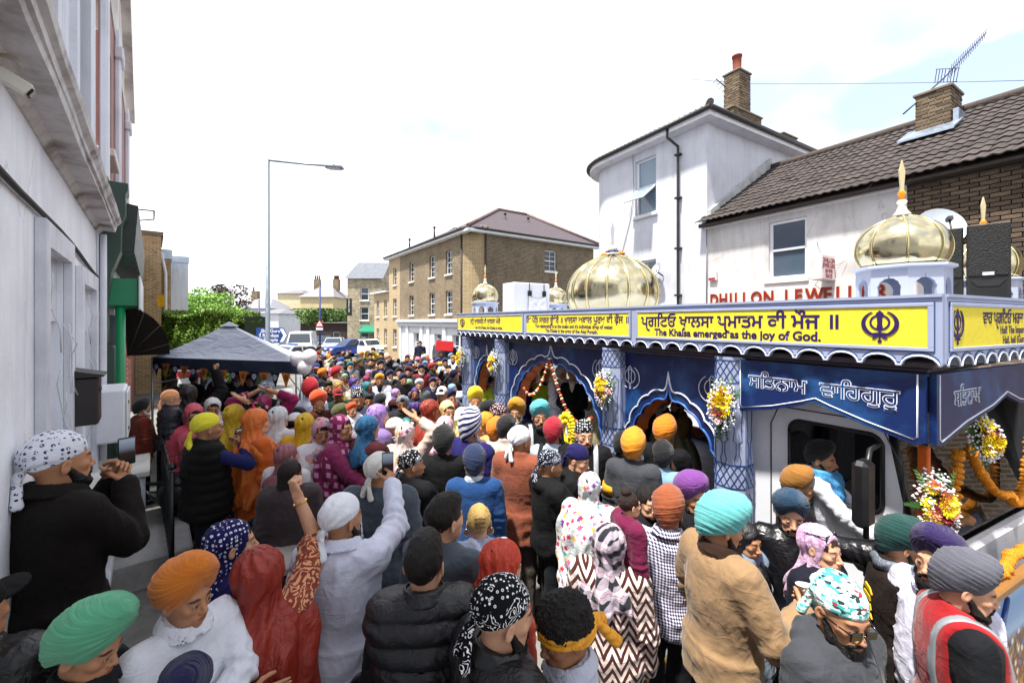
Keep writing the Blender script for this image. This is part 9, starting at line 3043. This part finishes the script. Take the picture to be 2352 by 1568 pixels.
# ---- people riding in the float
def rider(label, px_, d_, py_, face, **k):
 person(label, px_, py_, face, d=d_, **k)
person('driver in black turban, white shirt and sky blue scarf inside the cab', 1884, 1002, 95, 'round', '#131218', 'shirt', '#e3e6f0', d=3.62, base=0.16, s=0.96, arms=('push', 'push'), beard=(0.0, 0.8), key='driver', look=-10)
for args in (('bearded man in black turban and reflective vest seated at the rear arch', 1131, 862, 160, 'round', '#141318', 'shirt', '#c9dc2c', 9.3, (0.12, 1.0), '#a5a3a0'),
             ('attendant in white robe seated in the middle arch', 1290, 838, 150, 'turban', '#d9d4d2', 'robe', '#d5d6e0', 7.5, (0.2, 1.1), '#d8d6d2'),
             ('attendant in mustard head cloth inside the middle arch', 1252, 846, 170, 'turban', '#b98f1c', 'shirt', '#b9cf2a', 8.1, (0.0, 1.0), '#15100d'),
             ('woman in purple headscarf seen through the middle arch', 1222, 862, 175, 'scarf', '#3f2a92', 'tunic', '#3f2a92', 8.6, None, ''),
             ('attendant in ochre turban leaning over the throne', 1318, 842, 200, 'turban', '#c08a1c', 'suit', '#17171c', 7.2, (0.2, 1.0), '#d8d6d2'),
             ('bearded man in orange turban seated in the right hand arch', 1522, 892, 215, 'turban', '#ea8818', 'suit', '#17171c', 5.6, (0.16, 1.0), '#d8d6d2'),
             ('attendant in black turban inside the right hand arch', 1560, 900, 250, 'round', '#141318', 'jacket', '#8a6a3c', 5.5, (0.0, 1.0), '#15100d')):
 lab, px_, py_, face, head, hc, top, tc, dd, br, bc = args
 hgt = zat(py_, dd)
 s_ = 0.96
 person(lab, px_, py_, face, head, hc, top, tc, d=dd, base=hgt - (HEADC.z + HEAD_TOP[head]) * s_, s=s_, beard=br, bc=bc or '#15100d', fem=head == 'scarf', arms='front', lod=1)
# ---------------------------------------------------------------- things worn and held
def at_hand(key, side_, off=(0, 0, 0), mid=0.08):
 root, S, M = PEOPLE[key]
 for (s, sh, e, w_, pose, th, k) in S:
  if s == side_:
   d_ = (w_ - e).normalized()
   v = w_ + d_ * mid + Vector(off)
   return local_to_world(root, v), root
def phone(label, key, side_, off=(0, 0, 0.05), rz=0.0, tilt=0.0, mid=0.1):
 P, root = at_hand(key, side_, off, mid)
 t = thing('phone', label, 'phone', P, math.atan2(P.x, -P.y) + rz)
 M = Matrix.Rotation(tilt, 4, 'X')
 recalc(MB().bbox(-0.037, 0.037, -0.005, 0.005, -0.075, 0.075, 0.004, M).build('case', paint('#101114', 0.3), t))
 sc = N('phone_screen'); z_ = sc.sep(sc.co())[2]
 sc.base(sc.ramp(sc.math('MULTIPLY_ADD', z_, 6.0, 0.5), [(0.1, '#1c1a1c'), (0.45, '#3a3230'), (0.62, '#8a94a4'), (0.85, '#aebccc')])).rough(0.12)
 recalc(MB().box(-0.033, 0.033, 0.0052, 0.0058, -0.068, 0.068, M).build('screen', sc.m, t))
 return t
phone('black phone held up by the man in the emblem bandana', 'film', -1, (0.02, -0.02, 0.06), 0.25)
phone('black phone held up by the man in the white kurta', 'kurta', -1, (0.02, 0.0, 0.05))
phone('red cased phone held by the woman in teal headscarf', 'teal', 1, (0.0, 0, 0.05))
def paper_cup(label, P, r=0.042, h=0.1, rot=(0, 0, 0), food=True):
 t = thing('paper_cup', label, 'cup', P)
 t.rotation_euler = rot
 MB().lathe([(r * 0.7, 0), (r, h), (r * 1.06, h), (r * 1.06, h + 0.006), (r * 0.94, h + 0.004), (r * 0.7, 0.012)], (0, 0, 0), 22).build('cup', paint('#dfe0e4', 0.5), t)
 if food:
  G = grid((-0.06, -0.06, 0), (0.06, 0.06, 0.14), 0.006)
  V, Q = surf(smax(ell(G, (0, 0, h - 0.015), (r * 0.93, r * 0.93, 0.022)), 0.05 - G[2], 0.004), (-0.06, -0.06, 0), 0.006)
  V = V + normals(V, Q) * (wob(V, 110, 3) * 0.004)[:, None]
  mesh_from('food', V, Q, paint('#ded7b8', 0.6), t, True)
 return t
P, _r = at_hand('cup', -1, (0.04, -0.035, 0.0), 0.075)
paper_cup('white paper cup of food held by the man in the tan jacket', P + Vector((0, 0, -0.03)), 0.042, 0.1, (R(-10), R(8), 0))
P, _r = at_hand('drink', -1, (0.04, -0.02, 0.02), 0.08)
paper_cup('small cup held to the lips of the man in the lemon bandana', P + Vector((0, 0, -0.03)), 0.032, 0.08, (0, 0, 0), False)
P, _r = at_hand('film', 1, (-0.06, 0.0, -0.08), 0.06)
paper_cup('pale bowl held by the man filming beside the wall', P + Vector((0, 0, -0.04)), 0.05, 0.06, (R(60), 0, 0), False)
def wear(key, name, mb, mat):
 root, S, M = PEOPLE[key]
 return recalc(mb.build(name, mat, root))
root, S, M = PEOPLE['hivis']
tp = dict(TOPS['sweater']); tp.pop('part'); tp.update(fat=1.05, sleeve=0, hem=0.82, loose=0.042)
G = grid((-0.3, -0.28, 0.78), (0.3, 0.28, 1.6), 0.011)
d_ = smax(top_sdf(G, S, tp), np.abs(G[0]) - 0.175 + 0 * G[1], 0.008)
d_ = smax(d_, -np.maximum(np.abs(G[0]) - 0.05 - 0.12 * np.clip(G[2] - 1.2, 0, 1), G[1] + 0.02 + 0 * G[2]), 0.008)
V, Q = surf(d_, (-0.3, -0.28, 0.78), 0.011)
mesh_from('reflective_vest', V, Q, cloth('#b81c24'), root, True)
def band_on(key, lo_z, hi_z, name, mat, loose=0.04, xr=None):
 root, S, M = PEOPLE[key]
 tp = dict(TOPS['sweater']); tp.pop('part'); tp.update(fat=1.05, sleeve=0, hem=0.7, loose=loose + 0.006)
 lo, hi = (-0.32, -0.28, 0.7), (0.32, 0.28, 1.6)
 G = grid(lo, hi, 0.011)
 d_ = top_sdf(G, S, tp)
 c = np.maximum(lo_z - G[2], G[2] - hi_z) + 0 * G[0] if xr is None else np.maximum(np.abs(np.abs(G[0] - 0.0) - xr) - 0.024, 0.95 - G[2]) + 0 * G[1]
 V, Q = surf(smax(d_, c, 0.004), lo, 0.011)
 return mesh_from(name, V, Q, mat, root, True)
REF = paint('#9aa0a6', 0.3, 0.3)
band_on('hivis', 0.98, 1.04, 'reflective_band', REF); band_on('hivis', 0, 0, 'reflective_strap', REF, 0.041, 0.115)
for k in ('steward1', 'steward2'):
 band_on(k, 0, 0, 'reflective_strap', paint('#c3c9d0', 0.35, 0.2), 0.042, 0.105)
 band_on(k, 1.12, 1.17, 'reflective_band', paint('#c3c9d0', 0.35, 0.2), 0.042)
root, S, M = PEOPLE['armband']
s_ = [q for q in S if q[0] > 0][0]
for s_ in S:
 if s_[0] > 0:
  MB().tube([s_[1].lerp(s_[2], 0.55), s_[1].lerp(s_[2], 0.85)], 0.09, 14).build('armband', cloth('#e2a41c'), root)
root, S, M = PEOPLE['backpack']
recalc(MB().bbox(-0.15, 0.15, 0.14, 0.32, 1.0, 1.45, 0.05).bbox(-0.12, 0.12, 0.32, 0.37, 1.03, 1.22, 0.02).build('backpack', cloth('#4a6468'), root))
MB().tube([(0.11, 0.16, 1.42), (0.12, 0.02, 1.5), (0.13, -0.13, 1.3)], 0.022, 6).tube([(-0.11, 0.16, 1.42), (-0.12, 0.02, 1.5), (-0.13, -0.13, 1.3)], 0.022, 6).build('backpack_strap', cloth('#22282c'), root)
def glasses(key, dark=True, up=False):
 root, S, M = PEOPLE[key]
 T = M @ (Matrix.Translation((0, 0, 0)) if not up else Matrix.Translation((0, 0.052, 0.1)))
 m = MB()
 for s in (-1, 1):
  m.bbox(s * 0.032 - 0.026, s * 0.032 + 0.026, -0.109, -0.102, -0.02, 0.017, 0.003, T)
  m.tube([T @ Vector((s * 0.058, -0.104, 0.01)), T @ Vector((s * 0.078, -0.05, 0.008)), T @ Vector((s * 0.085, 0.01, 0.0))], 0.0035, 5)
 m.tube([T @ Vector((-0.01, -0.114, 0.006)), T @ Vector((0.01, -0.114, 0.006))], 0.003, 5)
 m.build('sunglasses', paint('#0c0c0e', 0.12), root)
glasses('shades'); glasses('pinkscarf', True, True); glasses('coral'); glasses('peach')
root, S, M = PEOPLE['blonde']
MB().lathe([(0.012, 0), (0.016, 0.003), (0.012, 0.006)], (0, 0, 0), 14, True, M @ Matrix.Translation((0.085, 0.015, -0.06)) @ Matrix.Rotation(R(90), 4, 'X') @ Matrix.Diagonal((1.4, 1.9, 1, 1))).lathe([(0.012, 0), (0.016, 0.003), (0.012, 0.006)], (0, 0, 0), 14, True, M @ Matrix.Translation((-0.085, 0.015, -0.06)) @ Matrix.Rotation(R(90), 4, 'X') @ Matrix.Diagonal((1.4, 1.9, 1, 1))).build('hoop_earring', metal('#d9c9a0', 0.25, 0), root)
hc_ = MB()
for s in (-1, 1):
 for k in range(3):
  hc_.tube([M @ Vector((0, 0.15, 0.1 - 0.03 * k)), M @ Vector((s * 0.03, 0.145, 0.09 - 0.03 * k)), M @ Vector((s * 0.035, 0.12, 0.085 - 0.03 * k))], 0.004, 5)
hc_.build('claw_clip', paint('#3a2a20', 0.25), root)
root, S, M = PEOPLE['fist']
s_ = [q for q in S if q[0] < 0][0]
ax = (s_[3] - s_[2]).normalized(); c_ = s_[3] - ax * 0.03
Mq = Matrix.Translation(c_) @ ax.to_track_quat('Z', 'Y').to_matrix().to_4x4()
MB().lathe([(0.034, -0.004), (0.038, 0), (0.034, 0.004)], (0, 0, 0), 18, True, Mq).build('gold_bangle', metal('#d2a03a', 0.2, 0), root)
for key, side_ in (('cup', -1), ('film', -1)):
 root, S, M = PEOPLE[key]
 s_ = [q for q in S if q[0] == side_][0]
 ax = (s_[3] - s_[2]).normalized(); c_ = s_[3] - ax * 0.0
 Mq = Matrix.Translation(c_) @ ax.to_track_quat('Z', 'Y').to_matrix().to_4x4()
 MB().lathe([(0.034, -0.005), (0.039, 0), (0.034, 0.005)], (0, 0, 0), 18, True, Mq).build('steel_bangle', metal('#b9bcc2' if key == 'cup' else '#d2a03a', 0.2, 0), root)
root, S, M = PEOPLE['driver']
G = grid((-0.22, -0.2, 1.0), (0.22, 0.2, 1.6), 0.012)
d_ = sun_(0.03, np.sqrt((np.sqrt(G[0] ** 2 + (G[1] * 1.05) ** 2) - 0.1) ** 2 + ((G[2] - 1.49) * 0.8) ** 2) - 0.04, cap(G, (0.06, -0.12, 1.45), (0.08, -0.16, 1.1), 0.045, 0.04), cap(G, (-0.06, -0.12, 1.45), (-0.07, -0.16, 1.15), 0.045, 0.04))
V, Q = surf(d_, (-0.22, -0.2, 1.0), 0.012)
V = V + normals(V, Q) * (np.sin(V[:, 2] * 70 + V[:, 0] * 50) * 0.005)[:, None]
mesh_from('scarf', V, Q, cloth('#3f8fc4', 'silk'), root, True)
root, S, M = PEOPLE['vest']
G = grid((-0.22, -0.22, 1.0), (0.22, 0.22, 1.6), 0.012)
d_ = sun_(0.03, np.sqrt((np.sqrt(G[0] ** 2 + (G[1]) ** 2) - 0.1) ** 2 + ((G[2] - 1.49) * 0.8) ** 2) - 0.034, cap(G, (0.07, -0.12, 1.45), (0.09, -0.17, 1.15), 0.04, 0.035))
V, Q = surf(d_, (-0.22, -0.22, 1.0), 0.012)
V = V + normals(V, Q) * (np.sin(V[:, 2] * 70 + V[:, 0] * 50) * 0.005)[:, None]
mesh_from('scarf', V, Q, cloth('#7d8794', 'silk'), root, True)
root, S, M = PEOPLE['vest']
pt = MB()
for i in range(7):
 z = 1.02 + 0.05 * i
 pt.prism([(-0.09 + 0.01 * (i % 3), z), (0.06 - 0.012 * i, z + 0.02), (0.05 - 0.012 * i, z + 0.045), (-0.07, z + 0.03)], 0.178, 0.186)
recalc(pt.build('yellow_print', paint('#d8b21c', 0.6), root))['kind'] = 'stuff'
rk, Sk, Mk = PEOPLE['kurta']
Pb = local_to_world(rk, (0.12, -0.32, 1.0))
bb_ = person('baby in denim dungarees held by the man in white kurta', 0, 900, 0, 'short', top='sweater', tc='#d8dae4', d=2.0, base=0, s=0.4, category='baby', tone='light', lod=1, hem=0.9, legs='#2f5584', arms='front', stubble=0)
bb_.location = Pb + Vector((0, 0, -0.12)); bb_.rotation_euler[2] = rk.rotation_euler[2] + R(190); bb_.scale = (0.42,) * 3
fb = thing('food_box', 'white foam food box on the brick wall', 'food box', (1.15, 3.86, 1.0), 0.3)
recalc(MB().bbox(-0.09, 0.09, -0.08, 0.08, 0, 0.04, 0.012).build('base', paint('#e8e6e2', 0.5), fb))
recalc(MB().bbox(-0.088, 0.088, -0.078, 0.078, 0.042, 0.075, 0.015, Matrix.Rotation(0.12, 4, 'X')).build('lid', paint('#ecebe8', 0.5), fb))
# ---- pushchairs
def pushchair(label, P, rz, cloth_c='#16171b', hood=True, seat_z=0.55, blanket=None):
 t = thing('pushchair', label, 'pushchair', P, rz)
 AL = metal('#8d9298', 0.35, 0); RB = paint('#141416', 0.8)
 for s in (-1, 1):
  MB().tube([(s * 0.24, -0.42, 0.16), (s * 0.25, 0.1, 0.62), (s * 0.25, 0.38, 0.95)], 0.014, 8).tube([(s * 0.25, 0.0, 0.5), (s * 0.27, 0.34, 0.16)], 0.014, 8).build('frame', AL, t)
  MB().tube([(s * 0.25, 0.38, 0.95), (s * 0.25, 0.46, 1.04), (s * 0.2, 0.5, 1.07), (0, 0.5, 1.08)], 0.021, 8).build('handle', RB, t)
  for y in (-0.42, 0.34):
   w_ = MB().lathe([(0.06, -0.02), (0.12, -0.025), (0.14, -0.012), (0.14, 0.012), (0.12, 0.025), (0.06, 0.02)], (0, 0, 0), 18, True, Matrix.Translation((s * 0.28, y, 0.14)) @ Matrix.Rotation(R(90), 4, 'Y')).build('wheel', RB, t)
   MB().lathe([(0.02, -0.028), (0.06, -0.022), (0.06, 0.022), (0.02, 0.028)], (0, 0, 0), 12, True, Matrix.Translation((s * 0.28, y, 0.14)) @ Matrix.Rotation(R(90), 4, 'Y')).build('hub', AL, w_)
 G = grid((-0.28, -0.5, 0.3), (0.28, 0.4, 1.15), 0.016)
 sb_ = smax(sun_(0.05, ell(G, (0, -0.1, 0.5), (0.22, 0.3, 0.12)), ell(G, (0, 0.16, 0.72), (0.21, 0.12, 0.26), rx=-0.35)), -ell(G, (0, -0.12, 0.72), (0.17, 0.26, 0.2)), 0.02)
 V, Q = surf(sb_, (-0.28, -0.5, 0.3), 0.016)
 mesh_from('seat', V, Q, cloth(cloth_c), t, True)
 if hood:
  hdd = smax(smax(ell(G, (0, 0.12, 0.82), (0.25, 0.28, 0.27)), -ell(G, (0, 0.08, 0.76), (0.225, 0.3, 0.24)), 0.012), (0.78 - G[2]) + 0 * G[0], 0.01)
  V, Q = surf(hdd, (-0.28, -0.5, 0.3), 0.016)
  mesh_from('hood', V, Q, cloth(cloth_c, 'puffer'), t, True)
  MB().tube([(0.24 * math.cos(a), -0.14, 0.82 + 0.25 * math.sin(a)) for a in [math.pi * i / 12 for i in range(13)]], 0.008, 6).build('hood_trim', paint('#8d929a', 0.4), t)
 if blanket:
  V, Q = surf(ell(G, (0, -0.16, 0.62), (0.19, 0.24, 0.1)), (-0.28, -0.5, 0.3), 0.016)
  V = V + normals(V, Q) * (wob(V, 22, 3) * 0.018)[:, None]
  mesh_from('blanket', V, Q, cloth(blanket), t, True)
 return t
pushchair('pushchair with a white blanket beside the tangerine veil', at(585, 4.35), R(205), blanket='#dcdce0', hood=False)
pushchair('black pushchair by the railings', at(440, 5.2), R(150), '#20222a')
pushchair('dark pram pushed by the woman in magenta checks', at(800, 4.1), R(250), '#17181c')
pushchair('black car seat pushchair between the headscarves', at(1270, 1.95), R(40), '#121216')
